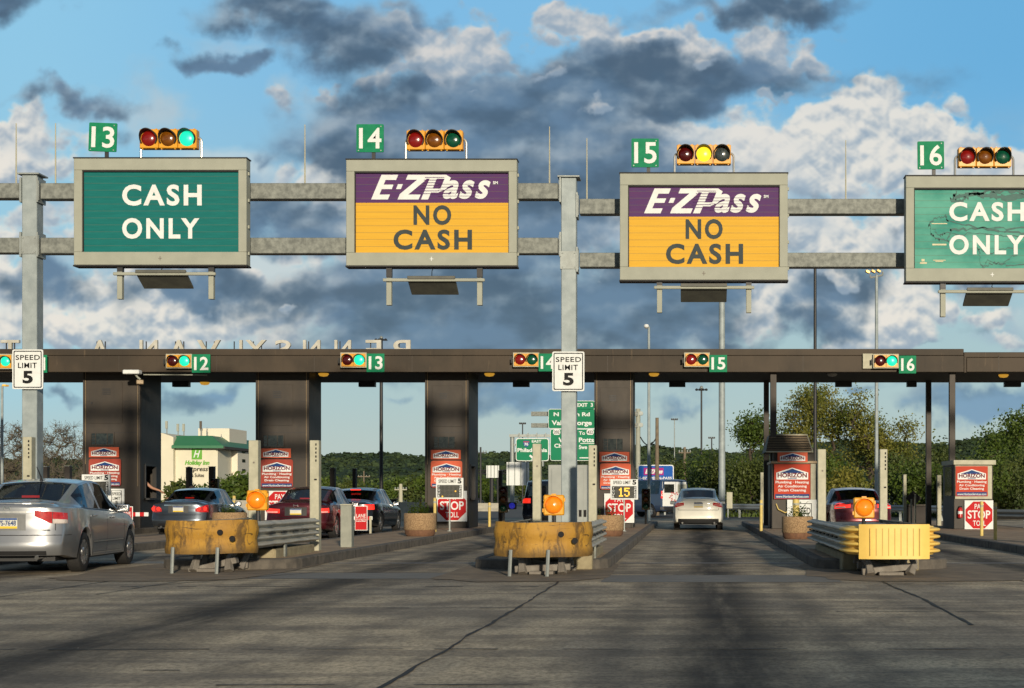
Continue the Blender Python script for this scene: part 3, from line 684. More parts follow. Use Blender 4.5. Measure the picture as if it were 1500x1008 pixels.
# trees in the middle distance, between the towers
mid = [(262,150,2.6,1.0,'dark pointed small tree in front of the hotel'),(295,150,2.0,1.6,'low round tree in front of the hotel wall'),(312,140,2.1,1.7,'green bush at the foot of the hotel corner'),(338,145,3.9,2.2,'bright green tree right of the hotel'),(352,140,3.3,2.0,'green tree left of the cream steel post'),
       (485,200,4.0,3.0,'green tree beyond the black sedan'),(515,190,3.4,2.6,'sunlit tree right of the dark lamp pole'),(545,200,4.2,3.2,'leafy tree behind the dark lamp pole'),(580,210,4.4,3.0,'tree beside the pale utility pole'),
       (606,190,4.2,3.0,'green tree above the left planter'),(634,170,4.2,2.8,'tree touching the left edge of the third tower'),(716,230,4.6,3.2,'dark tree behind the small white sign backs'),(770,240,5.0,3.4,'dark tree below the green overhead signs')]
for i, (px, Y, h, c_, lb) in enumerate(mid):
    tree('distant_tree', lb, at_ground(px, Y), h*.8, c_*.8, 70+i, M['leaf'] if i % 3 else M['leaf_d'], tips=34, per=50, ls=.24, sig=.5, z0=.05, th=.12, group='trees beyond the plaza')

# trees behind the camera, whose long evening shadows fall on the foreground
tr0 = tree('roadside_tree', 'roadside tree standing behind the viewer', (13, -42, 0), 11.5, 3.6, 90, M['leaf'], tips=60, per=34, ls=.30, sig=.6, z0=.3, th=.25, group='roadside trees behind the viewer')
for i, (x, y, s_, rz) in enumerate(((23, -50, 1.0, 1), (4, -42, .72, 3.1), (33, -48, 1.0, 5))):
    c_ = copy_tree(tr0, loc=(x, y, 0)); c_.scale = (s_,)*3; c_.rotation_euler = (0, 0, rz)
# ================================================================= OVERHEAD GANTRY
YG = 31.5
def pxy(px): return PX(px, YG)
T = thing('sign_gantry', 'galvanised steel gantry of square posts and paired beams carrying the four big lane signs', 'gantry', (pxy(433), YG, 0))
for (a, b, top) in ((32, 54, 256), (822, 844, 260), (1607, 1629, 262)):
    x0, x1, z1 = pxy(a), pxy(b), PZ(top, YG)
    p = part(T, 'post', MB().box(x0, x1, YG, YG+.32, 0, z1), M['galv_post'], bevel=.012)
    g = MB().box(x0-.07, x1+.07, YG-.07, YG+.39, z1, z1+.03)
    part(p, 'cap', g, M['galv'], org=T.location, bevel=.004)
    g = MB()
    for zt in ((268, 370) if a < 800 else (290, 391)):
        pass
    for zc in ((279, 359) if a < 100 else (279, 359, 301, 381)):
        z = PZ(zc, YG); sides = (-1, 1) if a < 100 else ((-1,) if zc in (279, 359) else (1,))
        for s in sides:
            xx = x0 if s < 0 else x1
            g.box(min(xx, xx+s*.035), max(xx, xx+s*.035), YG-.04, YG+.36, z-.24, z+.26)
            g.box(min(xx+s*.035, xx+s*.05), max(xx+s*.035, xx+s*.05), YG-.02, YG+.02, z-.2, z+.2)
    part(p, 'flange', g, M['galv'], org=T.location, bevel=.004)
    zc = 359 if a < 100 else 381
    z = PZ(zc, YG); g = MB().box(x0-.02, x1+.02, YG-.02, YG+.335, z-.18, z+.18)
    for sx in (x0+.03, x1-.03):
        for sz in (-.14, .14): g.lathe([(.016, -.035), (.016, -.02)], (sx, YG, z+sz), 6, 'Y')
    part(p, 'splice_plate', g, M['galv'], org=T.location, bevel=.003)
for (a, b, ys) in ((-800, 28, ((268,290),(348,370))), (58, 818, ((268,291),(348,371))), (848, 1603, ((291,313),(370,391))), (1633, 2100, ((291,313),(370,391)))):
    for (t_, b_) in ys:
        part(T, 'beam', MB().box(pxy(a)+.01, pxy(b)-.01, YG+.01, YG+.30, PZ(b_, YG), PZ(t_, YG)), M['galv_worn'], bevel=.01)
g = MB().box(pxy(28)-.1, pxy(58)+.1, YG-.1, YG+.45, 0, .16)
for i, (px, y0, y1) in enumerate(((19,178,268),(77,178,268),(444,180,268),(804,183,268),(859,200,291),(1240,203,291))):
    lb = ['thin lightning rod left of the left gantry post','thin lightning rod just right of the left gantry post','thin rod on the beam between the lane 13 and lane 14 signs','thin rod on the beam just left of the middle gantry post','thin rod on the beam just right of the middle gantry post','thin rod on the beam between the lane 15 and lane 16 signs'][i]
    solo('lightning_rod', MB().tube([(0,0,0),(0,0,PZ(y0,YG)-PZ(y1,YG))], [.017,.010], 6), M['postb'], lb, 'rod', 'lightning rods on the gantry', loc=(pxy(px), YG+.15, PZ(y1, YG)))

# big illuminated-from-below lane signs
YS = YG-.52
def lane_sign(l, t_, r_, b_, kind, label, lampc, lampskew, lampw, yl, posts, ty, dz=0):
    x0, x1, z0, z1 = BX(l, t_, r_, b_, YS); cx = (x0+x1)/2
    T = thing('lane_sign', label, 'sign', (cx, YS, z0), 'overhead lane signs on the gantry')
    fw, fh = PX(1012+12, YS), (PZ(0, YS)-PZ(17, YS)); fwb = fh*1.12
    g = MB()
    for (a, b, c, d_) in ((x0, x1, z1-fh, z1), (x0, x1, z0, z0+fwb)): g.box(a, b, YS, YS+.28, c, d_)
    for (a, b) in ((x0, x0+fw), (x1-fw, x1)): g.box(a, b, YS, YS+.28, z0+fwb+.001, z1-fh-.001)
    fr = part(T, 'frame', g, M['frame'], bevel=.008)
    part(T, 'back_panel', MB().box(x0+.02, x1-.02, YS+.281, YS+.33, z0+.02, z1-.02), M['frame'])
    g = MB().box(x0-.012, x1+.012, YS-.012, YS+.3, z1+.001, z1+.022).box(x0-.012, x1+.012, YS-.012, YS+.3, z0-.03, z0-.001)
    part(T, 'edge_trim', g, M['frame_edge'])
    # latches on the side
    g = MB()
    for q in (.1, .35, .6, .85): g.box(x1+.001, x1+.03, YS+.1, YS+.16, z0+(z1-z0)*q, z0+(z1-z0)*q+.06)
    part(T, 'latch', g, M['frame'])
    px0, px1, pz0, pz1 = x0+fw, x1-fw, z0+fwb, z1-fh
    W_, H_ = px1-px0, pz1-pz0; yp = YS+.07
    # dark strips standing in for the frame lip's shadow on the panel
    g = MB().box(px0, px1, YS+.02, YS+.06, pz1-.028, pz1-.001).box(px0+.001, px0+.018, YS+.03, YS+.06, pz0, pz1-.03)
    part(T, 'inner_shadow_strip', g, M['frame_edge'] )
    def sl(x_, z_): return px0+W_*x_, pz0+H_*z_
    if kind == 'cash' or kind == 'cash_faded':
        part(T, 'panel', MB().box(px0, px1, yp, yp+.03, pz0, pz1), M['green'] if kind == 'cash' else M['green_faded'])
        g = MB()
        if kind == 'cash': rr = ((.25, .76, .57, .83, 'CASH'), (.25, .745, .165, .42, 'ONLY'))
        else: rr = ((.228, .712, .59, .83, 'CASH'), (.228, .712, .175, .42, 'ONLY'))
        for a, b, c, d_, s in rr: text(g, s, px0+W_*a, px0+W_*b, pz0+H_*c, pz0+H_*d_, yp-.003, bold=.032, space=1.22)
        part(T, 'lettering', g, M['white'], recalc=False)
        if kind != 'cash':
            rs = random.Random(4); g = MB(); g2 = MB()
            def scr(pts, w_):
                P_ = []
                for (a0, b0), (a1, b1) in zip(pts, pts[1:]):
                    for k in range(8):
                        q = k/8; P_.append((px0+W_*(a0+(a1-a0)*q)+rs.uniform(-.025,.025), pz0+H_*(b0+(b1-b0)*q)+rs.uniform(-.03,.03)))
                for p_, q_ in zip(P_, P_[1:]): 
                    e = w_*rs.uniform(.4, 1.3); g.add([(p_[0], yp-.006, p_[1]-e), (q_[0], yp-.006, q_[1]-e), (q_[0], yp-.006, q_[1]+e), (p_[0], yp-.006, p_[1]+e)], [(0,1,2,3)])
            scr([(.10,.56),(.14,.62),(.20,.66),(.22,.60),(.40,.52),(.60,.49),(.95,.52)], .014); scr([(.10,.56),(.11,.42),(.16,.36),(.22,.34),(.24,.48),(.45,.50),(.7,.44),(.95,.47)], .018)
            scr([(.12,.50),(.17,.40),(.20,.44),(.35,.43),(.55,.42),(.8,.38)], .008); scr([(.40,.30),(.42,.22),(.44,.0),(.47,.10),(.56,.06),(.66,.18),(.64,.26),(.5,.20),(.43,.24)], .010)
            scr([(.44,.02),(.52,.08),(.62,.03),(.85,.12),(.95,.05)], .012); scr([(.28,.96),(.24,.86),(.32,.84),(.36,.92),(.50,.97),(.7,.95),(.9,.86)], .03); scr([(.25,.90),(.40,.94),(.62,.88),(.92,.93)], .05)
            part(T, 'stain', g, mat('dark_green_stain', (.02,.10,.085), .6), recalc=False)
            for a_, b_, w_, h_ in ((.115,.555,.10,.012),(.12,.29,.09,.02),(.125,.10,.08,.01),(.14,.085,.05,.012),(.04,.06,.045,.02),(.05,.09,.02,.03)): g2.box(px0+W_*a_, px0+W_*(a_+w_), yp-.008, yp-.0065, pz0+H_*b_, pz0+H_*(b_+h_))
            part(T, 'peeled_patch', g2, mat('peeled_pale', (.60,.55,.35), .6))
    else:
        zs = pz0+H_*.62
        part(T, 'amber_panel', MB().box(px0, px1, yp, yp+.03, pz0, zs), M['amber'])
        part(T, 'purple_panel', MB().box(px0, px1, yp, yp+.03, zs+.001, pz1), M['purple'])
        g = MB(); text(g, 'NO', px0+W_*.38, px0+W_*.625, pz0+H_*.345, pz0+H_*.59, yp-.003, bold=.032, space=1.22)
        text(g, 'CASH', px0+W_*.25, px0+W_*.76, pz0+H_*.04, pz0+H_*.29, yp-.003, bold=.032, space=1.22)
        part(T, 'lettering', g, M['slate'], recalc=False)
        g = MB(); ez0, ez1 = pz0+H_*.66, pz0+H_*.965
        hh = ez1-ez0; ex0 = px0+W_*.105; ew = W_*.70; sk = .42
        def sh(poly, dy=0): g.prism([(ex0+ew*x_+sk*hh*z_, ez0+hh*z_) for x_, z_ in poly], yp-.009-dy, yp-.0005-dy)
        sh([(0,0),(.155,0),(.155,.20),(.058,.20),(.058,.42),(.15,.42),(.15,.60),(.058,.60),(.058,.79),(.155,.79),(.155,1),(0,1)])   # E
        sh([(.19,.42),(.235,.42),(.235,.62),(.19,.62)])                                                                           # dash
        sh([(.245,0),(.44,0),(.44,.20),(.325,.20),(.43,.78),(.43,1),(.245,1),(.245,.80),(.35,.80),(.245,.22)])                    # Z
        for P_ in ([(.462,0),(.528,0),(.528,1),(.462,1)], [(.40,.84),(.4615,.84),(.4615,1),(.40,1)], [(.5285,.84),(.60,.84),(.60,1),(.5285,1)], [(.6005,.30),(.655,.42),(.655,.88),(.6005,1)], [(.5285,.28),(.60,.28),(.60,.44),(.5285,.44)]): sh(P_, .0013)   # P
        for k_, ch in enumerate('ass'): text(g, ch, ex0+ew*(.665+k_*.148), ex0+ew*(.812+k_*.148), ez0+hh*.02, ez0+hh*.78, yp-.008, thick=.004, bold=.030, shear=.35)
        text(g, 'SM', ex0+ew*1.13, ex0+ew*1.175, ez0+hh*.62, ez0+hh*.74, yp-.003, bold=.03)
        part(T, 'logo', g, M['white'], recalc=False)
        g = MB()
        for q in (.22, .335, .45, .56, .665, .77, .88): g.box(ex0+ew*(.42+q*.09), ex0+ew*(.60+.09*q if q > .3 else .72), yp-.0135, yp-.0108, ez0+hh*q, ez0+hh*q+.012)
        for q in (.13, .25, .37, .49, .61): g.box(ex0+ew*.62, ex0+ew*1.0, yp-.0160, yp-.0140, ez0+hh*q, ez0+hh*q+.008)
        part(T, 'logo_stripes', g, M['purple'])
    # panel seams
    g = MB()
    for q in np.linspace(.08, .93, 11): g.box(px0+.01, px1-.01, yp-.0018, yp-.001, pz0+H_*q, pz0+H_*q+.004)
    part(T, 'panel_seam', g, mat('seam', (.10,.10,.06), .6))
    text_g = MB().box(cx-.035, cx+.035, YS-.004, YS-.001, z0+fwb*.48, z0+fwb*.53).box(cx-.008, cx+.008, YS-.006, YS-.004, z0+fwb*.35, z0+fwb*.66)
    part(T, 'badge', text_g, M['rust'] if l in (108, 908) else M['white'])
    # lamp hung in front and below
    g = MB()
    for pp in posts:
        xx = PX(pp, YS); g.box(xx-.055, xx+.055, YS+.05, YS+.15, z0-.22, z0-.03)
    part(T, 'hanger', g, M['dark_steel'])
    g = MB(); YL = YS-1.2
    ztop, zbot = PZ(yl, YS), PZ(yl, YS)-.52
    for pp in posts:
        xx = PX(pp, YS); g.box(xx-.05, xx+.05, YS+.04, YS+.055+.1, zbot, ztop+.02)
    part(T, 'hanger_leg', g, M['frame'], bevel=.004)
    g = MB().box(PX(posts[0]-8, YS), PX(posts[1]+8, YS), YS-.03, YS+.03, ztop-.06, ztop)
    part(T, 'lamp_rail', g, M['frame'], bevel=.01)
    # flat floodlight box reaching forward and down
    lx0, lx1 = PX(lampc-lampw/2, YS), PX(lampc+lampw/2, YS)
    P0 = [(lx0, YS-.04, ztop+.05), (lx1, YS-.04, ztop+.05)]
    dx, dy, dzz = 0.0, .49, -.27
    top = [P0[0], P0[1], (lx1+dx, YS-.04+dy, ztop+.05+dzz), (lx0+dx, YS-.04+dy, ztop+.05+dzz)]
    bot = [(a, b+.02, c-.045) for a, b, c in top]; bot[0] = (lx0, YS-.045, ztop-.015); bot[1] = (lx1, YS-.045, ztop-.015)
    part(T, 'lamp_housing', MB().add(top+bot, [(0,1,2,3),(7,6,5,4),(0,4,5,1),(1,5,6,2),(2,6,7,3),(3,7,4,0)]), mat('lamp_housing_grey', (.10,.10,.08), .6, 0, (.07,.07,.06), 4, .6), bevel=.006)
    part(T, 'cable', MB().tube([(cx+.03, YS+.1, z0-.02), (cx, YS+.06, z0-.1), (cx+.01, YS-.02, ztop+.04)], .008, 5), M['black'])
    return T, x0, x1, z1
lane_sign(108, 232, 361, 388, 'cash', 'large green overhead sign reading CASH ONLY in clean white letters above lane 13', 236, .30, 74, 399, (174, 308), 0)
lane_sign(507, 234, 757, 389, 'ez', 'purple and amber overhead sign reading NO CASH below the lane 14 plate', 632, .12, 70, 408, (569, 702), 0)
lane_sign(908, 254, 1154, 410, 'ez', 'purple and amber overhead sign reading NO CASH below the lane 15 plate', 1031, .0, 68, 419, (966, 1097), 0)
lane_sign(1327, 258, 1580, 412, 'cash_faded', 'faded green overhead sign with dark stains reading CASH ONLY, cut by the right edge', 1450, -.22, 68, 425, (1382, 1520), 0)
# stain scrawl on the faded sign
# square lane number plates standing on the signs
def number_plate(l, t_, r_, b_, s, label, Y=YS+.1, tilt=0.0, z_base=None):
    x0, x1, z0, z1 = BX(l, t_, r_, b_, Y); cx = (x0+x1)/2
    T = thing('lane_number_plate', label, 'sign', (cx, Y, z_base), 'green lane number plates on the big signs')
    rot = Matrix.Rotation(R(tilt), 3, 'Y'); c = Vector((cx, Y, (z0+z1)/2))
    def rm(mb): return MB().add([tuple(rot @ (Vector(p)-c)+c) for p in mb.v], mb.f)
    part(T, 'plate', rm(MB().prism(rrect(x0, x1, z0, z1, .02), Y, Y+.02)), M['green_plate'])
    g = MB(); text(g, s, x0+(x1-x0)*.10, x1-(x1-x0)*.08, z0+(z1-z0)*.13, z1-(z1-z0)*.13, Y-.002, bold=.018)
    part(T, 'number', rm(g), M['white'], recalc=False)
    g = MB()
    for q in ((.08,.06),(.9,.06),(.9,.92)): g.lathe([(.013, -.006), (.013, 0)], (x0+(x1-x0)*q[0], Y, z0+(z1-z0)*q[1]), 8, 'Y')
    part(T, 'bolt', rm(g), M['galv'])
    part(T, 'bracket', MB().box(cx+.03, cx+.10, Y+.021, Y+.06, z_base, z0+.2), M['dark_steel'])
for a in ((130,180,171,222,'13','green plate with number 13 tilted slightly above the left CASH ONLY sign',2),(522,182,562,223,'14','green plate with number 14 above the second overhead sign',0),
          (925,203,965,245,'15','green plate with number 15 above the third overhead sign',0),(1344,207,1383,248,'16','green plate with number 16 above the stained sign at right',-.6)):
    number_plate(*a[:6], tilt=a[6], z_base={'13':PZ(231.5,YS),'14':PZ(233.5,YS),'15':PZ(253.5,YS),'16':PZ(257.5,YS)}[a[4]]+.018)
# horizontal three-lamp signals on the signs
def visor(c, r_, L, a0=200, n=20):
    g = MB(); rows = []
    for k in range(n+1):
        a = R(-a0/2+90-0+a0*k/n); l_ = L*(.55+.45*math.sin(max(0, a if a < math.pi else math.pi)) if True else 1)
        rows.append((a, max(.3*L, L*(.35+.65*max(0, math.sin(a))))))
    for rr in (r_, r_*1.09):
        g.grid([[(c[0]+rr*math.cos(a), c[1], c[2]+rr*math.sin(a)) for a, l_ in rows], [(c[0]+rr*math.cos(a), c[1]-l_, c[2]+rr*math.sin(a)) for a, l_ in rows]])
    g.grid([[(c[0]+r_*math.cos(a), c[1]-l_, c[2]+r_*math.sin(a)) for a, l_ in rows], [(c[0]+r_*1.09*math.cos(a), c[1]-l_, c[2]+r_*1.09*math.sin(a)) for a, l_ in rows]])
    return g
def lens(c, r_): 
    return MB().lathe([(r_, 0), (r_*.93, -.015), (r_*.7, -.035), (r_*.35, -.048), (0, -.052)], c, 20, 'Y')
def signal3(l, t_, r_, b_, mats, label, poles, zb):
    Y = YS-.02; x0, x1, z0, z1 = BX(l, t_, r_, b_, Y); n = 3; s = (x1-x0)/n; zc = (z0+z1)/2
    T = thing('traffic_signal', label, 'traffic light', ((x0+x1)/2, Y, zb), 'three-lamp signals on the big signs')
    g = MB()
    for k in range(3): g.box(x0+k*s+.004, x0+(k+1)*s-.004, Y, Y+.2, z0, z1)
    part(T, 'housing', g, M['sig_yellow'], bevel=.012)
    g = MB()
    for k in range(3):
        for q in (.15, .85):
            g.box(x0+(k+q)*s-.012, x0+(k+q)*s+.012, Y+.02, Y+.08, z0-.02, z0).box(x0+(k+q)*s-.012, x0+(k+q)*s+.012, Y+.02, Y+.08, z1, z1+.015)
    part(T, 'hinge', g, M['sig_yellow'])
    for k, mm in enumerate(mats):
        c = (x0+(k+.5)*s, Y-.004, zc); rr = s*.42
        part(T, 'lens', lens(c, rr*.96), M[mm], smooth=True)
        part(T, 'visor', visor((c[0], Y, c[2]), rr, .19, 250), M['sig_black'], smooth=True, recalc=False)
    for k, pp in enumerate(poles):
        xx = PX(pp, Y); s_ = 1 if k == 0 else -1
        g = MB().tube([(xx, Y+.1, zb), (xx, Y+.1, zc-.04), (xx+s_*.012, Y+.1, zc+.0), (xx+s_*.04, Y+.1, zc+.03), ((x0 if k == 0 else x1), Y+.1, zc+.035)], .024, 10)
        part(T, 'support_pipe', g, M['pipe'], smooth=True)
    return T
signal3(204,189,288,217,('lens_red2','lens_amber','on_green'),'horizontal yellow signal with its right lamp lit green above lane 13 sign',(204,293),PZ(232,YS)+.02)
signal3(595,191,678,219,('lens_red2','lens_amber','lens_green'),'unlit horizontal yellow signal above the lane 14 sign',(593,682),PZ(234,YS)+.02)
signal3(991,212,1071,240,('lens_red','on_amber','lens_clear'),'horizontal yellow signal with its middle lamp lit yellow above lane 15 sign',(988,1075),PZ(254,YS)+.02)
signal3(1404,216,1482,244,('lens_red2','lens_amber','lens_green'),'horizontal yellow signal above the stained green sign at right',(1400,1486),PZ(258,YS)+.02)

# speed limit signs on the gantry posts
def speed_sign(l, t_, r_, b_, label):
    Y = YG-.10; x0, x1, z0, z1 = BX(l, t_, r_, b_, Y)
    T = thing('speed_limit_sign', label, 'sign', ((x0+x1)/2, Y, z0), 'speed limit signs on the gantry posts')
    part(T, 'plate', MB().prism(rrect(x0, x1, z0, z1, .035), Y, Y+.025), M['white'])
    w_ = x1-x0; h = z1-z0; i, k = .026, .045
    o_ = rrect(x0+i, x1-i, z0+i, z1-i, .025); n_ = rrect(x0+k, x1-k, z0+k, z1-k, .018); n = len(o_)
    g = MB().add([(a, Y-.002, b) for a, b in o_]+[(a, Y-.002, b) for a, b in n_], [(q, (q+1)%n, (q+1)%n+n, q+n) for q in range(n)])
    part(T, 'border', g, M['black'], recalc=False)
    g = MB(); text(g, 'SPEED', x0+w_*.11, x0+w_*.90, z0+h*.735, z0+h*.86, Y-.001, bold=.012, space=1.1)
    text(g, 'LIMIT', x0+w_*.19, x0+w_*.80, z0+h*.53, z0+h*.665, Y-.001, bold=.012, space=1.1)
    text(g, '5', x0+w_*.34, x0+w_*.67, z0+h*.14, z0+h*.46, Y-.001, bold=.04)
    part(T, 'lettering', g, M['black'], recalc=False)
    part(T, 'bracket', MB().box((x0+x1)/2-.2, (x0+x1)/2+.2, Y+.026, YG-.002, z0+.2, z0+.26).box((x0+x1)/2-.2, (x0+x1)/2+.2, Y+.026, YG-.002, z1-.26, z1-.2), M['galv'])
speed_sign(18, 512, 63, 570, 'white SPEED LIMIT 5 sign on the left gantry post')
speed_sign(809, 515, 856, 573, 'white SPEED LIMIT 5 sign on the middle gantry post')

# ================================================================= TOLL CANOPY
YC = 49.0
T = thing('toll_canopy', 'long dark brown flat canopy over the toll lanes', 'canopy', (-5, YC, 5))
def cz(py): return PZ(py, YC)
xL, xB, xR = -34.0, PX(1412, YC), 22.0
part(T, 'fascia', MB().box(xL, xB, YC, YC+.14, cz(545), cz(521)).box(xB+.08, xR, YC-.05, YC+.1, cz(545), cz(524)).box(xB-.001, xB+.08, YC-.02, YC+.12, cz(546), cz(523)), M['brown'], bevel=.01)
part(T, 'parapet', MB().box(xL, xB, YC+.03, YC+.3, cz(520.5), cz(511)).box(xB, xR, YC-.02, YC+.3, cz(523.5), cz(516)), M['brown'], bevel=.01)
g = MB()
for x in np.arange(xL+.9, xR, 3.05): g.box(x-.008, x+.008, YC-.004 if x < xB else YC-.055, YC+.0, cz(544.8), cz(521.2))
g.box(xL, xR, YC-.012, YC+.0, cz(545.4)-.02, cz(545.4)+.01) if False else None
part(T, 'fascia_seam', g, mat('fascia_seam_brown', (.045,.034,.024), .6))
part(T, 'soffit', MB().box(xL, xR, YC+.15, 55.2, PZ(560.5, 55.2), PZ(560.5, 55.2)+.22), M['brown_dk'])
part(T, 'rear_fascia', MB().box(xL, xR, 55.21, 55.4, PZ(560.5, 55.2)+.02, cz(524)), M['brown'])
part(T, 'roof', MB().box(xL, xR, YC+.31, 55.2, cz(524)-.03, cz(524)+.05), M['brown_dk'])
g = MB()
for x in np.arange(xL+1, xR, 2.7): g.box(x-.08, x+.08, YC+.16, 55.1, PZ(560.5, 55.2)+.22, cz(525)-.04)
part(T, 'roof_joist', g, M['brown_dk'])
for i, px in enumerate((264, 537, 763, 992, 1236, 1336, 1484)):
    Y = 54.6; w_ = 12 if px != 1336 else 7
    part(T, 'hanging_sign_box', MB().box(PX(px-w_, Y), PX(px+w_, Y), Y, Y+.25, PZ(566.5, Y), PZ(560.5, 55.2)-.002), M['dark_steel'])
for (px, py, Y, mm) in ((474, 551, 51, 'lamp_soft'), (717, 549.5, 51, 'lamp_soft'), (958, 551, 51, 'lamp_soft'), (1219, 555, 51, 'lamp_gl'), (1470, 555.5, 51.5, 'lamp_soft'), (300, 566, 55, 'lamp_soft')):
    x, y, z = AT(px, py, Y); zz = PZ(560.5, 55.2)
    part(T, 'lamp', MB().lathe([(.16, 0), (.17, -.03), (.12, -.09), (0, -.11)], (x, Y, zz-.001), 16), M[mm], smooth=True)
g = MB()
for (a, b) in ((1128.5, 1137.5), (1391, 1399.5)):
    x0, x1 = PX(a, 49.3), PX(b, 49.3); part(T, 'post', MB().box(x0, x1, 49.3, 49.5, .17, PZ(560.5, 55.2)), M['booth'], bevel=.006)
for (a, b) in ((1119, 1126.5), (1357, 1364.5)):
    x0, x1 = PX(a, 54.3), PX(b, 54.3); part(T, 'post', MB().box(x0, x1, 54.3, 54.5, .17, PZ(560.5, 55.2)), M['booth'], bevel=.006)
# conduit along the front on the left
g = MB().tube([(PX(211, 49.2), 49.16, PZ(549, 49.2)), (PX(304, 49.2), 49.16, PZ(549.5, 49.2))], .02, 6)
part(T, 'conduit', g, M['frame'])

# mirrored roof letters seen from behind
T = thing('rooftop_lettering', 'row of cream capital letters on the canopy roof seen mirrored from behind', 'sign', (PX(345, 54), 54, cz(524)))
YR = 54.0
for s, a, b in (('T',3,30),('A',139,156),('N',206,232),('A',254,272),('V',290,324),('L',341,356),('Y',361,391),('S',403,427),('N',445,470),('N',491,515),('E',536,559),('P',577,602)):
    g = MB(); text(g, s, PX(a, YR), PX(b if s != 'A' else b+6, YR) if s != 'A' else PX(b+4, YR), PZ(527, YR), PZ(498.5, YR), YR, thick=.12, bold=.008, mirror=True) if s != 'A' else text(g, s, PX(a-5, YR), PX(b+5, YR), PZ(527, YR), PZ(498.5, YR), YR, thick=.12, bold=.02, mirror=True)
    part(T, 'letter', g, M['letter'])
g = MB()
for px in (14, 147, 219, 262, 307, 348, 376, 415, 457, 503, 548, 590): g.box(PX(px-6, YR), PX(px-6, YR)+.03, YR+.02, YR+.06, cz(524), PZ(500, YR)).box(PX(px+6, YR), PX(px+6, YR)+.03, YR+.02, YR+.06, cz(524), PZ(500, YR))
part(T, 'support_strut', g, M['dark_steel'])

# two-lamp lane signals and green numbers on the fascia
def lane_signal(l, t_, r_, b_, on, label, back=None):
    Y = YC-.24; x0, x1, z0, z1 = BX(l, t_, r_, b_, Y); zc = (z0+z1)/2; s = (x1-x0)/2
    T = thing('lane_signal', label, 'traffic light', ((x0+x1)/2, Y, z0), 'two-lamp signals on the canopy fascia')
    part(T, 'back_plate', MB().box(x0-.035, x1+.035, Y+.03, Y+.05, z0-.03, z1+.035), M['postb'])
    part(T, 'housing', MB().box(x0, x0+s-.004, Y, Y+.029, z0, z1).box(x0+s+.004, x1, Y, Y+.029, z0, z1), M['sig_yellow'], bevel=.006)
    part(T, 'side_visor', MB().box(x0-.10, x0-.045, Y-.02, Y+.04, zc-.10, zc+.06), M['sig_black'])
    part(T, 'bracket', MB().box(x0+.2, x0+.26, Y+.051, YC-.056 if l > 1412 else YC-.002, zc-.03, zc+.03), M['dark_steel'])
    for k in range(2):
        c = (x0+(k+.5)*s, Y-.003, zc); rr = min(s*.44, (z1-z0)*.42)
        part(T, 'lens', lens(c, rr), M['on_green'] if (k and on) else (M['lens_green'] if k else (M['lens_red'] if on else M['lens_red2'])), smooth=True)
        part(T, 'visor', visor(c, rr*1.03, .13, 220), M['sig_black'], smooth=True, recalc=False)
for a in ((-16,520,16,539,True,'two-lamp signal lit green behind the left speed limit sign'),(244,520,279,538,True,'two-lamp signal lit green beside the canopy number 12'),(500,518,535,537,True,'two-lamp signal lit green beside the canopy number 13'),
          (753,518,788,536,False,'unlit two-lamp signal beside the canopy number 14'),(1004,518,1038,536,False,'unlit two-lamp signal beside the canopy number 15'),(1281,520,1315,538,True,'two-lamp signal lit green beside the canopy number 16')):
    lane_signal(*a)
def fascia_number(l, t_, r_, b_, s, label):
    Y = YC-.22; x0, x1, z0, z1 = BX(l, t_, r_, b_, Y)
    T = thing('lane_number_sign', label, 'sign', ((x0+x1)/2, Y, z0), 'green lane numbers on the canopy fascia')
    part(T, 'plate', MB().box(x0, x1, Y, Y+.02, z0, z1), M['green_plate'])
    g = MB(); text(g, s, x0+(x1-x0)*.12, x1-(x1-x0)*.10, z0+(z1-z0)*.14, z1-(z1-z0)*.14, Y-.001, bold=.022)
    part(T, 'number', g, M['white'], recalc=False)
    part(T, 'bracket', MB().box(x0+.15, x0+.2, Y+.021, YC-.002, z1-.2, z1-.1).box(x1-.2, x1-.15, Y+.021, YC-.002, z1-.2, z1-.1), M['dark_steel'])
for a in ((42,520,69,546,'11','green lane number plate mostly hidden behind the left speed limit sign'),(281,519,308,546,'12','green plate with number 12 on the canopy edge'),(537,518,563,545,'13','green plate with number 13 on the canopy edge'),
          (789,518,815,544,'14','green plate with number 14 on the canopy edge, half behind the speed sign'),(1039,520,1065,545,'15','green plate with number 15 on the canopy edge'),(1317,521,1342,547,'16','green plate with number 16 on the canopy edge')):
    fascia_number(*a)
x0, x1, z0, z1 = BX(1264, 518, 1279, 540, YC-.1)
solo('blank_plate', MB().box(0, x1-x0, 0, .03, 0, z1-z0), M['postb'], 'blank cream plate left of the lane 16 canopy signal', 'plate', loc=(x0, YC-.1, z0), bevel=.004)
# camera and floodlight under the fascia at lane 12
T = thing('security_camera', 'pale box floodlight and small camera hanging under the canopy above lane 12', 'camera', AT(200, 546, 48.9))
x0, x1, z0, z1 = BX(181, 542, 205, 548, 48.7)
part(T, 'lamp_box', MB().box(x0, x1, 48.6, 48.9, z0, z1), M['white'], bevel=.02)
part(T, 'bracket', MB().tube([AT(198,548,48.8), AT(202,553,48.8), AT(206,556,48.8)], .03, 6), M['frame'])
part(T, 'camera_head', MB().cbox(AT(205, 560, 48.7), .22, .3, .14, Matrix.Rotation(R(20), 3, 'Z')), M['trim'], bevel=.02)
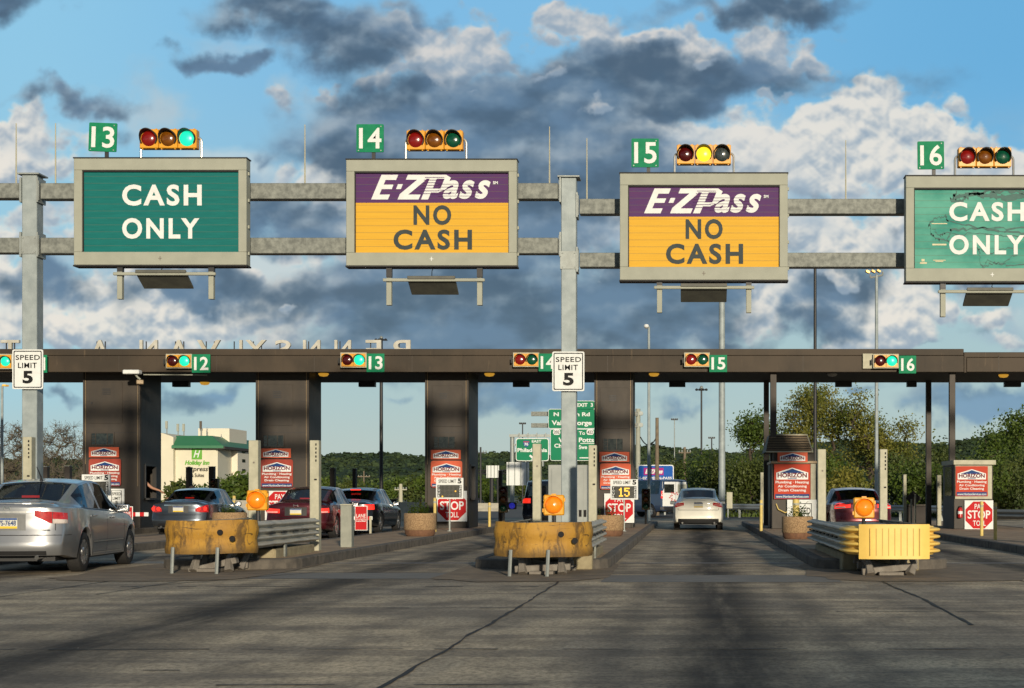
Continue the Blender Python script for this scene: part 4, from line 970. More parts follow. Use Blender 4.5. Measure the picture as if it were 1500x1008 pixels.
# ================================================================= TOLL BOOTHS
ZS = PZ(560.5, 55.2)-.002
def advert_small(l, t_, r_, b_, Y, label):
    x0, x1, z0, z1 = BX(l, t_, r_, b_, Y); w_, h = x1-x0, z1-z0
    T = thing('small_advert', label, 'advertising sign', ((x0+x1)/2, Y, z0), 'small red advertising boards')
    part(T, 'board', MB().box(x0, x1, Y, Y+.03, z0, z1), M['ad_red_sm'], bevel=.004)
    advert_logo(T, x0+w_*.08, x1-w_*.08, z0+h*.12, z0+h*.92, Y)
def advert_logo(T, x0, x1, z0, z1, Y, blue='ad_blue'):
    w_, h = x1-x0, z1-z0
    part(T, 'logo_field', MB().prism([(x0, z0), (x1, z0), (x1, z0+h*.58), (x0+w_*.5, z1), (x0, z0+h*.58)], Y-.003, Y-.0005), M['white'])
    g = MB().prism([(x0+w_*.10, z0+h*.55), (x1-w_*.10, z0+h*.55), (x0+w_*.62, z0+h*.80), (x0+w_*.5, z0+h*.92), (x0+w_*.40, z0+h*.80)], Y-.006, Y-.0035)
    part(T, 'logo_roof', g, M[blue])
    g = MB(); text(g, 'HORIZON', x0+w_*.04, x1-w_*.04, z0+h*.16, z0+h*.56, Y-.004, thick=.004, bold=.035)
    part(T, 'logo_lettering', g, M['ad_maroon'], recalc=False)
    part(T, 'logo_tagline', MB().box(x0+w_*.36, x1-w_*.36, Y-.0065, Y-.0035, z0+h*.04, z0+h*.10), M[blue])
def advert_large(l, t_, r_, b_, Y, red, label, framed=False):
    x0, x1, z0, z1 = BX(l, t_, r_, b_, Y); w_, h = x1-x0, z1-z0
    T = thing('large_advert', label, 'advertising sign', ((x0+x1)/2, Y, z0), 'large red advertising boards')
    part(T, 'board', MB().prism(rrect(x0, x1, z0, z1, .004 if framed else .07), Y, Y+.03), M[red])
    part(T, 'blue_strip', MB().box(x0+.03, x1-.03, Y-.003, Y-.0005, z0+.02, z0+h*.14), M['ad_blue'])
    advert_logo(T, x0+w_*.06, x1-w_*.06, z0+h*.56, z0+h*.90, Y)
    g = MB()
    for s, a, b, q in (('Plumbing · Heating', .04, .96, .425), ('Air Conditioning', .10, .90, .31), ('Drain Cleaning', .12, .88, .195)):
        text(g, s, x0+w_*a, x0+w_*b, z0+h*q, z0+h*(q+.095), Y-.001, thick=.004, bold=.02)
    text(g, 'www.HorizonServices.com', x0+w_*.05, x1-w_*.05, z0+h*.035, z0+h*.11, Y-.004, thick=.002, bold=.015)
    part(T, 'lettering', g, M['white'], recalc=False)
def board(l, t_, r_, b_, Y, kind, label):
    x0, x1, z0, z1 = BX(l, t_, r_, b_, Y); w_, h = x1-x0, z1-z0; cx, czz = (x0+x1)/2, (z0+z1)/2
    T = thing('stop_board' if kind == 'stop' else 'speed_board', label, 'sign', (cx, Y, z0), 'white boards on the booth fronts')
    part(T, 'board', MB().box(x0, x1, Y, Y+.025, z0, z1), M['white'], bevel=.003)
    if kind == 'stop':
        rr = min(w_, h)*.47/math.cos(R(22.5))
        oc = [(cx+rr*math.cos(R(22.5+45*k)), czz+rr*math.sin(R(22.5+45*k))) for k in range(8)]
        part(T, 'octagon', MB().prism(oc, Y-.004, Y-.0005), M['stop_red'])
        g = MB(); q = rr
        text(g, 'PAY', cx-q*.30, cx+q*.34, czz+q*.42, czz+q*.76, Y-.0045, bold=.01)
        text(g, 'STOP', cx-q*.78, cx+q*.78, czz-q*.25, czz+q*.32, Y-.0045, bold=.02)
        text(g, 'TOLL', cx-q*.42, cx+q*.46, czz-q*.74, czz-q*.38, Y-.0045, bold=.01)
        part(T, 'lettering', g, M['white'], recalc=False)
    else:
        part(T, 'border', MB().box(x0+w_*.2, x0+w_*.84, Y-.002, Y-.0005, z1-h*.12, z1-h*.10).box(x0+w_*.84-.02, x0+w_*.84, Y-.002, Y-.0005, z0+h*.05, z1-h*.12).box(x0+w_*.2, x0+w_*.2+.02, Y-.002, Y-.0005, z0+h*.05, z1-h*.12), M['black'])
        g = MB(); text(g, 'SPEED', x0+w_*.26, x0+w_*.80, z1-h*.40, z1-h*.22, Y-.001, bold=.01)
        text(g, 'LIMIT', x0+w_*.30, x0+w_*.76, z1-h*.68, z1-h*.50, Y-.001, bold=.01)
        text(g, '5', x0+w_*.45, x0+w_*.60, z0+h*.06, z0+h*.26, Y-.001, bold=.02)
        part(T, 'lettering', g, M['black'], recalc=False)
def tower(l, r_, dep, num, label, vent, win, door):
    Y = 50.0; x0, x1 = PX(l, Y), PX(r_, Y); z0 = .168; y1 = Y+dep
    T = thing('toll_booth', label, 'toll booth', ((x0+x1)/2, Y, z0), 'brown toll booth towers under the canopy')
    op = (Y+.5, Y+1.45, 1.12, 2.15)
    g = MB().box(x0+.06, x1-.06, Y+.02, Y+.12, z0, ZS).box(x0, x0+.1, Y+.121, y1, z0, ZS).box(x0+.101, x1-.101, y1-.1, y1, z0, ZS)
    part(T, 'front_wall', g, M['booth'], bevel=.004)
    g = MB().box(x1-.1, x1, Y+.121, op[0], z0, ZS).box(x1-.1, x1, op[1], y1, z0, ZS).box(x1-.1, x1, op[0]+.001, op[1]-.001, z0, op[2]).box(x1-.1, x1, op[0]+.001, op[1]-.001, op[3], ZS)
    part(T, 'side_wall', g, M['booth_shaded'])
    part(T, 'floor', MB().box(x0+.101, x1-.101, Y+.121, y1-.101, z0, z0+.05), M['booth_shaded'])
    g = MB().box(x0-.01, x0+.055, Y-.01, Y+.12, z0, ZS).box(x1-.055, x1+.01, Y-.01, Y+.12, z0, ZS)
    part(T, 'corner_post', g, M['booth'], bevel=.006)
    g = MB().box(x0+.062, x0+.078, Y-.004, Y+.018, 2.2, ZS-.02).box(x1-.078, x1-.062, Y-.004, Y+.018, 1.5, ZS-.02)
    part(T, 'edge_strip', g, M['trim'])
    # upper service door with louvre, window band
    dx0, dx1, dz0, dz1 = BX(*door, Y); 
    dd = part(T, 'service_door', MB().box(dx0, dx1, Y+.002, Y+.019, dz0, dz1), M['booth'], bevel=.004)
    g = MB()
    for k in range(4):
        for (a, b, c, d_) in (vent,): 
            vx0, vx1, vz0, vz1 = BX(a, b, c, d_, Y); hh = (vz1-vz0)/4
            g.box(vx0, vx1, Y-.012, Y+.001, vz0+k*hh, vz0+k*hh+hh*.5)
    part(dd, 'louvre', g, M['dark_steel'], org=T.location)
    part(dd, 'handle', MB().box(dx0+.05, dx0+.1, Y-.02, Y+.001, (dz0+dz1)/2-.04, (dz0+dz1)/2+.02), M['dark_steel'], org=T.location)
    wx0, wx1, wz0, wz1 = BX(*win, Y)
    ww = part(T, 'window', MB().box(wx0, wx1, Y-.0, Y+.018, wz0, wz1), M['glass_int'])
    g = MB().box(wx0-.03, wx1+.03, Y-.02, Y+.017, wz0-.04, wz0-.001).box(wx0-.03, wx1+.03, Y-.02, Y+.017, wz1+.001, wz1+.03).box(wx0-.03, wx0-.001, Y-.02, Y+.017, wz0, wz1).box(wx1+.001, wx1+.03, Y-.02, Y+.017, wz0, wz1)
    g.box(wx0+.12, wx0+.14, Y-.015, Y-.001, wz0, wz1).box(wx1-.2, wx1-.18, Y-.015, Y-.001, wz0, wz1)
    for q in (.25, .5, .75): g.box(wx0, wx0+.12, Y-.012, Y-.001, wz0+(wz1-wz0)*q, wz0+(wz1-wz0)*q+.012)
    part(ww, 'window_frame', g, M['booth'], org=T.location)
    g = MB()
    for zz in (2.42, 3.2, 4.2): g.box(x0+.08, x1-.08, Y+.012, Y+.021, zz, zz+.012)
    part(T, 'panel_seam', g, M['dark_steel'])
    g = MB().box(x1+.001, x1+.03, op[0]-.06, op[1]+.06, op[3], op[3]+.06).box(x1+.001, x1+.03, op[0]-.06, op[0], op[2]-.06, op[3]).box(x1+.001, x1+.03, op[1], op[1]+.06, op[2]-.06, op[3]).box(x1+.001, x1+.16, op[0]-.06, op[1]+.06, op[2]-.06, op[2])
    part(T, 'side_window_frame', g, M['dark_steel'])
    return T
tower(122, 205, 2.0, 12, 'brown toll booth tower left of lane 12, with an arm reaching from it', (150,568,162,578), (134,635,166,651), (131,560,179,620))
tower(375, 452, 1.7, 13, 'brown toll booth tower rising between the blue-grey and the maroon saloons', (400,572,412,583), (386,638,415,654), (384,563,429,623))
tower(623, 686, 2.3, 14, 'brown toll booth tower behind the aggregate planter and bright stop board', (644,575,655,584), (636,640,666,656), (633,565,677,625))
tower(871, 927, 2.0, 15, 'brown toll booth tower right of the middle gantry post, beside the radar sign showing 15', (892,578,903,588), (884,643,912,659), (879,568,920,628))
# small wall lamps at the tops of towers
Y = 49.9
advert_small(130, 655, 174, 670, Y, 'small red advert on the far left tower, above its large one'); advert_small(382, 657, 426, 671, Y, 'small red advert on the second tower, behind the cream post')
advert_small(631, 659, 675, 673, Y, 'small red advert on the third tower above the stop board'); advert_small(878, 662, 922, 677, Y, 'small red advert on the fourth tower near the middle gantry post')
advert_large(130, 672, 177, 712, Y, 'ad_red_dk', 'large red advert on the far left tower behind a speed display'); advert_large(382, 673, 429, 714, Y, 'ad_red_dk', 'large dark red advert on the second tower above a maroon car')
advert_large(631, 675, 677, 714, Y, 'ad_red_sm', 'large pale red advert on the third tower half behind a radar sign'); advert_large(879, 679, 924, 717, Y, 'ad_red_sm', 'large pale red advert on the fourth tower behind the display showing 15')
board(158, 716, 182, 740, Y, 'speed', 'white speed board low on the far left tower'); board(388, 719, 431, 762, Y, 'stop', 'white board with red PAY STOP TOLL octagon half hidden by the maroon car')
board(640, 719, 684, 764, Y, 'stop', 'white board with red PAY STOP TOLL octagon behind a radar sign, right of the planter'); board(885, 723, 929, 766, Y, 'stop', 'white board with red STOP octagon below the display showing 15')

# booth with louvred roof on the island right of lane 15
Y = 48.7
x0, x1, zb, zt = BX(1131, 679, 1196, 785, Y)
T = thing('toll_booth', 'small brown toll booth with sloping louvred roof behind the right planter', 'toll booth', ((x0+x1)/2, Y, .168))
part(T, 'body', MB().box(x0, x1-.05, Y+.1, Y+2.6, .168, zt), M['booth'], bevel=.01)
part(T, 'ledge', MB().box(x0-.03, x1+.02, Y+.02, Y+2.65, zt+.001, zt+.08), M['trim'], bevel=.006)
a0, a1, c0, c1 = BX(1133, 663, 1193, 679, Y); part(T, 'upper_band', MB().box(a0, a1, Y+.12, Y+2.5, zt+.081, PZ(662.5, Y)), M['booth'])
zr0, zr1 = PZ(662, Y), PZ(636, Y); rx0, rx1 = PX(1124, Y), PX(1191, Y)
rf = part(T, 'roof', MB().add([(rx0-.05, Y+.0, zr0), (rx1, Y+.0, zr0), (rx1-.12, Y+.75, zr1), (rx0+.1, Y+.75, zr1), (rx0-.05, Y+2.7, zr0), (rx1, Y+2.7, zr0), (rx1-.12, Y+2.0, zr1), (rx0+.1, Y+2.0, zr1)],
    [(0,1,2,3),(4,7,6,5),(0,3,7,4),(1,5,6,2),(3,2,6,7),(0,4,5,1)]), M['booth'])
g = MB(); gl = MB()
for k in range(10):
    q = k/10; zz = zr0+(zr1-zr0)*(q+.04); yy = Y+.75*(q+.04); xa, xb = rx0-.03+.12*q, rx1-.03-.12*q
    g.box(xa, xb, yy-.05, yy-.012, zz, zz+.012)
part(rf, 'roof_louvre', g, M['trim'], org=T.location)
g = MB().tube([(rx1-.01, Y-.01, zr0), (rx1-.13, Y+.74, zr1)], .022, 5).tube([(rx0-.05, Y-.01, zr0), (rx1, Y-.01, zr0)], .02, 5).tube([(rx0+.1, Y+.74, zr1+.01), (rx1-.12, Y+.74, zr1+.01)], .02, 5)
part(rf, 'roof_edge', g, M['postb'], org=T.location)
a0, a1, _, _ = BX(1187.5, 680, 1195, 785, Y); part(T, 'side_frame', MB().box(a0, a1, Y+.03, Y+.14, .168, zt-.01), M['postb'], bevel=.005)
part(T, 'cable', MB().tube([AT(1137,738,48.75), AT(1140,746,48.72), AT(1150,751,48.7), AT(1158,748,48.7)], .018, 6), M['y_bollard'])
advert_small(1139, 662.5, 1183, 677, Y-.02, 'small red advert under the louvred roof'); advert_large(1134, 680, 1187, 731, Y-.01, 'ad_red', 'large square red advert on the booth with the louvred roof', True)
board(1153, 732, 1196, 785, Y-.02, 'speed', 'white speed limit board behind the right planter')

# last booth at right
Y = 48.4
x0, x1, _, _ = BX(1398, 680, 1455, 785, Y); zt = PZ(681, Y)
T = thing('toll_booth', 'small brown toll booth with flat cream roof and stop board at far right', 'toll booth', ((x0+x1)/2, Y, .168))
part(T, 'body', MB().box(x0, x1, Y+.06, Y+2.2, .168, zt), M['booth'], bevel=.01)
rf = part(T, 'roof', MB().box(x0-.03, PX(1458.5, Y), Y-.06, Y+2.3, zt+.001, PZ(674, Y)), M['postb'], bevel=.01)
a0, a1, c0, c1 = BX(1399, 682, 1453, 731, Y); part(T, 'front_frame', MB().box(a0, a1, Y+.0, Y+.058, c0, c1), M['postb'], bevel=.004)
part(T, 'side_window', MB().box(x0-.02, x0-.001, Y+.4, Y+1.7, 1.2, 2.1), M['glass_int'])
advert_large(1400, 683, 1447, 727, Y-.035, 'ad_red', 'large square red advert under the flat cream roof at far right', True)
board(1413, 733, 1455, 776, Y-.0, 'stop', 'white board with red PAY STOP TOLL octagon at far right')
T = thing('fire_extinguisher', 'red fire extinguisher hanging on the far right booth', 'fire extinguisher', AT(1406.5, 759, Y-.05))
c = AT(1406.5, 759, Y-.04); h = PZ(742, Y)-c[2]
part(T, 'cylinder', MB().lathe([(.05, 0), (.075, .02), (.075, h*.75), (.05, h*.88), (.03, h*.92)], c, 14), M['extinguisher'], smooth=True)
part(T, 'label', MB().lathe([(.077, h*.35), (.077, h*.6)], c, 14), M['white'])
part(T, 'valve', MB().box(c[0]-.03, c[0]+.06, c[1]-.02, c[1]+.02, c[2]+h*.92, c[2]+h*1.05), M['black'])

# ================================================================= CRASH CUSHIONS
def rail_path(xc, w_, yf, yb, r_=.42, n=8):
    x0, x1 = xc-w_/2, xc+w_/2; P = [(x0, yb), (x0, yf+r_+1.0), (x0, yf+r_)]
    for k in range(1, n+1): a = R(180+90*k/n); P.append((x0+r_+r_*math.cos(a), yf+r_+r_*math.sin(a)))
    for k in range(n+1): a = R(270+90*k/n); P.append((x1-r_+r_*math.cos(a), yf+r_+r_*math.sin(a)))
    P += [(x1, yf+r_+1.0), (x1, yb)]
    return P
def resample(P, step):
    o = [Vector(P[0])]
    for a, b in zip(P, P[1:]):
        a, b = Vector(a), Vector(b); n = max(1, int((b-a).length/step))
        for k in range(1, n+1): o.append(a.lerp(b, k/n))
    return o
def sweep(P, prof, thick=.012, dent=0.0, seed=0):
    """prof: list of (outward offset, z)"""
    rows = []
    for sg in (0, 1):
        rr = []
        for i, p in enumerate(P):
            t = (P[min(i+1, len(P)-1)]-P[max(i-1, 0)]).normalized(); n_ = Vector((t.y, -t.x)); n_ = -n_ if False else n_
            d_ = dent*noise.noise((p.x*1.7+seed, p.y*1.7, seed))
            rr.append([(p.x+n_.x*(o-sg*thick+d_*(1+z)), p.y+n_.y*(o-sg*thick+d_*(1+z)), z+dent*.25*noise.noise((p.x*1.3, p.y*1.3, seed+5))) for o, z in prof])
        rows.append(rr)
    g = MB().grid(rows[0]); g.grid([r_[::-1] for r_ in rows[1]])
    for rr in (0, -1):
        for a, b in ((0, 0),):
            pass
    top0 = [r_[-1] for r_ in rows[0]]; top1 = [r_[-1] for r_ in rows[1]]; g.grid([top0, top1]); g.grid([[r_[0] for r_ in rows[1]], [r_[0] for r_ in rows[0]]])
    for e in (0, -1): g.grid([rows[0][e], rows[1][e]])
    return g
def cushion(xc, w_, yf, yb, z0, z1, nose_mat, label, clean=False, seed=1, legs=(), nose_back=1.1):
    T = thing('crash_cushion', label, 'crash barrier', (xc, yf, 0), 'crash cushions at the island noses')
    P = resample(rail_path(xc, w_, yf, yb), .12)
    prof = []; n = 40
    for k in range(n+1):
        q = k/n; prof.append(((.052 if clean else .04)*math.tanh(2.2*math.cos(q*2*math.pi*4+math.pi)), z0+.03+(z1-z0-.04)*q))
    # the curve is walked left rear -> nose -> right rear, outward normal points out
    L = [p for p in P if p.x < xc and p.y > yf+.5]; Rr = [p for p in P if p.x > xc and p.y > yf+.5]
    for S_ in (L, Rr):
        part(T, 'side_rail', sweep(S_, prof, .012, .02, seed), mat('guardrail_steel', (.52,.50,.43), .6, .15, (.34,.33,.29), 3, .8, .15, 30), smooth=True, angle=60)
    # slots and bolts on the rails
    for S_, sx in ((L, -1), (Rr, 1)):
        g = MB(); xx = S_[0].x if sx < 0 else S_[-1].x; yy0 = yf+1.4
        for k in range(int((yb-yy0)/.75)):
            for zz in (.5,): g.box(min(xx-sx*.02, xx-sx*.048+0), max(xx-sx*.02, xx-sx*.048), yy0+k*.75, yy0+k*.75+.32, z0+(z1-z0)*.52, z0+(z1-z0)*.57)
        part(T, 'rail_slot', MB().add([(a+sx*.075 if True else a, b, c) for a, b, c in g.v], g.f), M['black'])
    if clean:
        prof2 = [(.075+.0*k, z0-.03+(z1+.02-z0+.03)*k/10) for k in range(11)]
        Pn = [p for p in P if abs(p.x-xc) < .50 and p.y < yf+.3]
        part(T, 'nose', sweep(Pn, prof2, .06, .0, seed), M[nose_mat], smooth=True, angle=50)
        g = MB()
        for k in range(9):
            xx = xc-w_*.27+w_*.54*k/8; g.box(xx-.006, xx+.006, yf-.082, yf-.074, z0+.02, z1-.04)
        part(T, 'nose_rib', g, mat('nose_rib_line', (.58,.38,.08), .6))
        for S_ in ([p for p in P if p.x > xc+.40 and p.y < yf+nose_back+.3], [p for p in P if p.x < xc-.40 and p.y < yf+nose_back-1.3]):
            part(T, 'yellow_rail', sweep(S_, [(o+.014, z) for o, z in prof], .01, .0, seed), M[nose_mat], smooth=True, angle=60)
    else:
        prof2 = [(.05+.012*math.sin(k*.8), z0-.03+(z1+.015-z0+.03)*k/14) for k in range(15)]
        Pn = [p for p in P if p.y < yf+.7 or (p.x < xc and p.y < yf+nose_back)]
        part(T, 'nose', sweep(Pn, prof2, .03, .10, seed), M[nose_mat], smooth=True, angle=50)
        g = MB(); rnd = random.Random(seed)
        for q in ((.78, .65), (.93, .45)):
            xx = xc-w_/2+w_*q[0]; g.lathe([(.045, -.0), (.045, .02)], (xx-.05, yf-.09, z0+(z1-z0)*q[1]), 12, 'Y')
        part(T, 'nose_hole', g, M['black'])
    # top cover of the rails
    tx0, tx1 = xc-w_/2+.04, xc+w_/2-.04
    g = MB().box(tx0, tx1, yf+.6, yb-.02, z1-.10, z1-.07)
    part(T, 'top_diaphragm', g, M['galv_worn'])
    # crumpled struts beneath
    g = MB(); rnd = random.Random(seed+9)
    for k in range(6):
        yy = yf+.45+k*.62; s = -1 if k % 2 else 1
        for xx in (xc-w_*.22, xc+w_*.22):
            a = Vector((xx, yy, 0.02)); b = Vector((xx+rnd.uniform(-.12,.12), yy+.28, z0+.05))
            g.tube([a, a.lerp(b, .5)+Vector((rnd.uniform(-.06,.06), -.05, 0)), b], [.085, .06, .07], 5)
        g.cbox((xc, yy+.12, .10), w_*.62, .16, .10, Matrix.Rotation(R(rnd.uniform(-14, 14)), 3, 'Y'))
    part(T, 'strut', g, M['rust'], bevel=.008)
    g = MB().box(xc-.18, xc+.18, yf+.3, yf+3.6, .015, .06)
    part(T, 'ground_track', g, M['rust'])
    g = MB()
    for (xx, yy) in legs: g.tube([(xx, yy, 0), (xx+.02, yy-.01, z0+.08)], .028, 6)
    if legs: part(T, 'leg', g, M['galv'])
    part(T, 'base_block', MB().box(xc-w_/2+.10, xc+w_/2-.02, yf+2.0, yb-.1, 0, z0-.02), M['conc'], bevel=.02)
    part(T, 'base_post', MB().box(xc+w_/2-.019, xc+w_/2+.01, yf+2.5, yf+2.62, 0, z0+.1), M['galv_worn'])
    return T
cushion(-7.5, 1.24, 24.1, 28.9, .33, .80, 'y_dirty', 'scuffed ochre-nosed crash cushion with long grey rails at left', seed=3, legs=((-7.95, 24.05), (-7.22, 23.9)), nose_back=1.0)
cushion(-2.25, 1.36, 23.3, 28.6, .32, .79, 'y_dirty', 'scuffed ochre-nosed crash cushion below the middle gantry post', seed=7, legs=((-2.68, 23.2), (-2.12, 23.15)), nose_back=1.3)
cushion(2.98, 1.34, 23.0, 30.5, .30, .76, 'y_clean', 'clean pale yellow ribbed crash cushion at right', clean=True, seed=5, nose_back=2.2)

# amber flashers above the cushions
def flasher(px, py, Y, label):
    c = AT(px, py, Y); h = .175
    T = thing('flashing_beacon', label, 'warning light', (c[0], Y, 0), 'round amber beacons behind the crash cushions')
    part(T, 'housing', MB().box(c[0]-h, c[0]+h, Y, Y+.16, c[2]-h, c[2]+h), M['sig_yellow'], bevel=.02)
    part(T, 'door_lug', MB().box(c[0]-h-.02, c[0]-h, Y+.02, Y+.06, c[2]-.12, c[2]-.06).box(c[0]+h, c[0]+h+.02, Y+.02, Y+.06, c[2]+.06, c[2]+.12).box(c[0]-.04, c[0]+.04, Y+.02, Y+.06, c[2]+h, c[2]+h+.02), M['sig_yellow'])
    part(T, 'lens', MB().lathe([(.148, 0), (.142, -.04), (.11, -.085), (.06, -.11), (0, -.118)], (c[0], Y-.002, c[2]), 26, 'Y'), M['flash'], smooth=True, angle=80)
    part(T, 'visor', visor((c[0], Y-.001, c[2]), .156, .10, 200), M['sig_yellow'], smooth=True, recalc=False)
    part(T, 'post', MB().tube([(c[0], Y+.08, .1), (c[0], Y+.08, c[2]-h)], .035, 8), M['dark_steel'])
flasher(376, 733, 27.3, 'round amber beacon behind the left crash cushion'); flasher(811, 740, 26.8, 'round amber beacon left of the middle gantry post'); flasher(1266, 744, 26.6, 'round amber beacon above the pale yellow cushion')

# cream steel guard posts
def guard_post(px0, px1, pyt, Y, label, slots=False, base=.16, group='cream steel guard posts', m_='postb'):
    x0, x1 = PX(px0, Y), PX(px1, Y); zt = PZ(pyt, Y); d_ = .2
    T = thing('guard_post', label, 'post', ((x0+x1)/2, Y, base), group)
    part(T, 'column', MB().box(x0, x1, Y, Y+d_, base, zt), M[m_], bevel=.01)
    g = MB()
    if slots:
        for k in range(5): g.box((x0+x1)/2-.0+.02, (x0+x1)/2+.045, Y-.004, Y-.001, zt-.10-k*.075, zt-.06-k*.075)
        g.box((x0+x1)/2+.0, (x0+x1)/2+.05, Y-.004, Y-.001, zt-.75, zt-.72)
        part(T, 'slot', g, M['black'])
    else:
        g.lathe([(.02, -.005), (.02, 0)], ((x0+x1)/2+.01, Y, zt-.42), 8, 'Y'); part(T, 'bolt', g, M['rust'])
for a in ((33,46,640,29.5,'slotted cream post in front of the left gantry post',True),(364,378,645,29.6,'plain cream post left of the dark red advert',False),(453.5,467,645,29.4,'slotted cream post at the right end of the left cushion',True),
          (780,792,650,29.4,'plain cream post left of the middle gantry post',False),(862,874,652,29.4,'slotted cream post right of the middle gantry post',True),(1198,1210,658,30.4,'plain cream post right of the louvred booth',False),(1289,1300,658,30.2,'slotted cream post at the floodlight mast, above the yellow cushion',True)):
    guard_post(*a)
for a in ((1323.5,1328,695,56,'thin cream post between the dark bushes, left of the rear brown post',False),(1373,1379,696,54,'grey post left of the last booth',False),(1114,1118.5,692,60,'thin cream post left of the brown canopy posts',False)):
    guard_post(*a, group='slim posts behind the canopy')
T = thing('bollard', 'short square grey bollard on the island behind the left cushion', 'bollard', (PX(506.5, 31.4), 31.4, .16))
x0, x1, z0, z1 = BX(498.5, 740, 515, 803, 31.4); part(T, 'column', MB().box(x0, x1, 31.4, 31.63, .16, z1), mat('bollard_grey', (.30,.31,.26), .6, .1, (.2,.21,.18), 4, .8, .1, 40), bevel=.008)
part(T, 'cap', MB().box(x0-.005, x1+.005, 31.395, 31.635, z1+.001, z1+.02), M['postb'])
def bollard(px, t_, b_, w_, label, Y=None):
    Y = Y or GY(b_, .165); x = PX(px, Y); r_ = w_*Y/F/2
    T = thing('yellow_bollard', label, 'bollard', (x, Y, .165), 'pale yellow bollards')
    zt = PZ(t_, Y); part(T, 'column', MB().lathe([(r_, .165), (r_, zt-.03), (r_*.8, zt-.008), (0, zt)], (x, Y, 0), 14), M['y_bollard'], smooth=True)
    part(T, 'band', MB().lathe([(r_+.004, zt-.16), (r_+.004, zt-.10)], (x, Y, 0), 14), M['postb'])
for a in ((637,729,779,4.5,'pale yellow bollard right of the third tower planter'),(1115,732,778,4.5,'pale yellow bollard at the left foot of the louvred booth'),(1438,734,785,5,'left of two pale yellow bollards before the far right stop board'),(1458,736,791,5,'right of two pale yellow bollards before the far right stop board'),
          (717,736,772,4,'pale yellow bollard right of the third tower'),(893,730,772,4.5,'pale yellow bollard left of the display showing 15'),(902,730,772,4.5,'pale yellow bollard just under the display showing 15')): bollard(*a)
bollard(1166, 731, 790, 10, 'thick pale yellow bollard behind the right planter', 39.5)
bollard(343, 726, 772, 5, 'pale yellow bollard left of the left amber beacon', 52); bollard(616, 728, 772, 4, 'slim pale yellow bollard behind the left planter', 55)

# planters
def planter(px0, px1, t_, b_, label, seed, dens=1.0):
    Y = GY(b_, .165); r_ = (px1-px0)/2*Y/F; x = PX((px0+px1)/2, Y); zt = PZ(t_, Y); h = zt-.165
    T = thing('planter', label, 'planter', (x, Y+r_, .165), 'round aggregate planters on the islands')
    c = (x, Y+r_, .165)
    part(T, 'bowl', MB().lathe([(r_*.94, h*.26), (r_, h*.30), (r_, h*.96), (r_*.97, h), (r_*.86, h), (r_*.84, h*.9)], c, 32), M['aggregate'], smooth=True, angle=50)
    part(T, 'foot', MB().lathe([(r_*.82, 0), (r_*.93, h*.10), (r_*.955, h*.27)], c, 32), M['planter_rim'], smooth=True)
    part(T, 'soil', MB().lathe([(r_*.85, h*.9), (0, h*.94)], c, 24), M['soil'])
    rnd = random.Random(seed); g = MB()
    for k in range(int(40*dens)):
        a = rnd.uniform(0, 6.28); q = r_*.75*math.sqrt(rnd.random()); p = Vector((x+q*math.cos(a), Y+r_+q*math.sin(a), .165+h*.92))
        hh = rnd.uniform(.08, .34)*(1 if rnd.random() < .8 else 1.5)
        for j in range(9):
            zz = hh*j/9; e = .05*rnd.uniform(.6, 1.3); b = rnd.uniform(0, 6.28); o_ = Vector((math.cos(b), math.sin(b), .5))*e
            c_ = p+Vector((0, 0, zz)); s_ = Vector((-math.sin(b), math.cos(b), 0))*e*.4
            g.add([c_, c_+o_*.6+s_, c_+o_*1.4, c_+o_*.6-s_], [(0,1,2,3)])
    part(T, 'plant', g, M['leaf'], recalc=False)
planter(587.5, 635, 752, 786, 'round aggregate planter with leafy plants left of the stop board', 1, 1.4)
planter(1146.5, 1193, 757, 790, 'round aggregate planter in front of the louvred booth', 2, .8)
planter(304, 354, 751, 785, 'round aggregate planter behind the left crash cushion', 3, .6)
planter(868, 913, 755, 786, 'round aggregate planter behind the middle crash cushion', 4, .3)

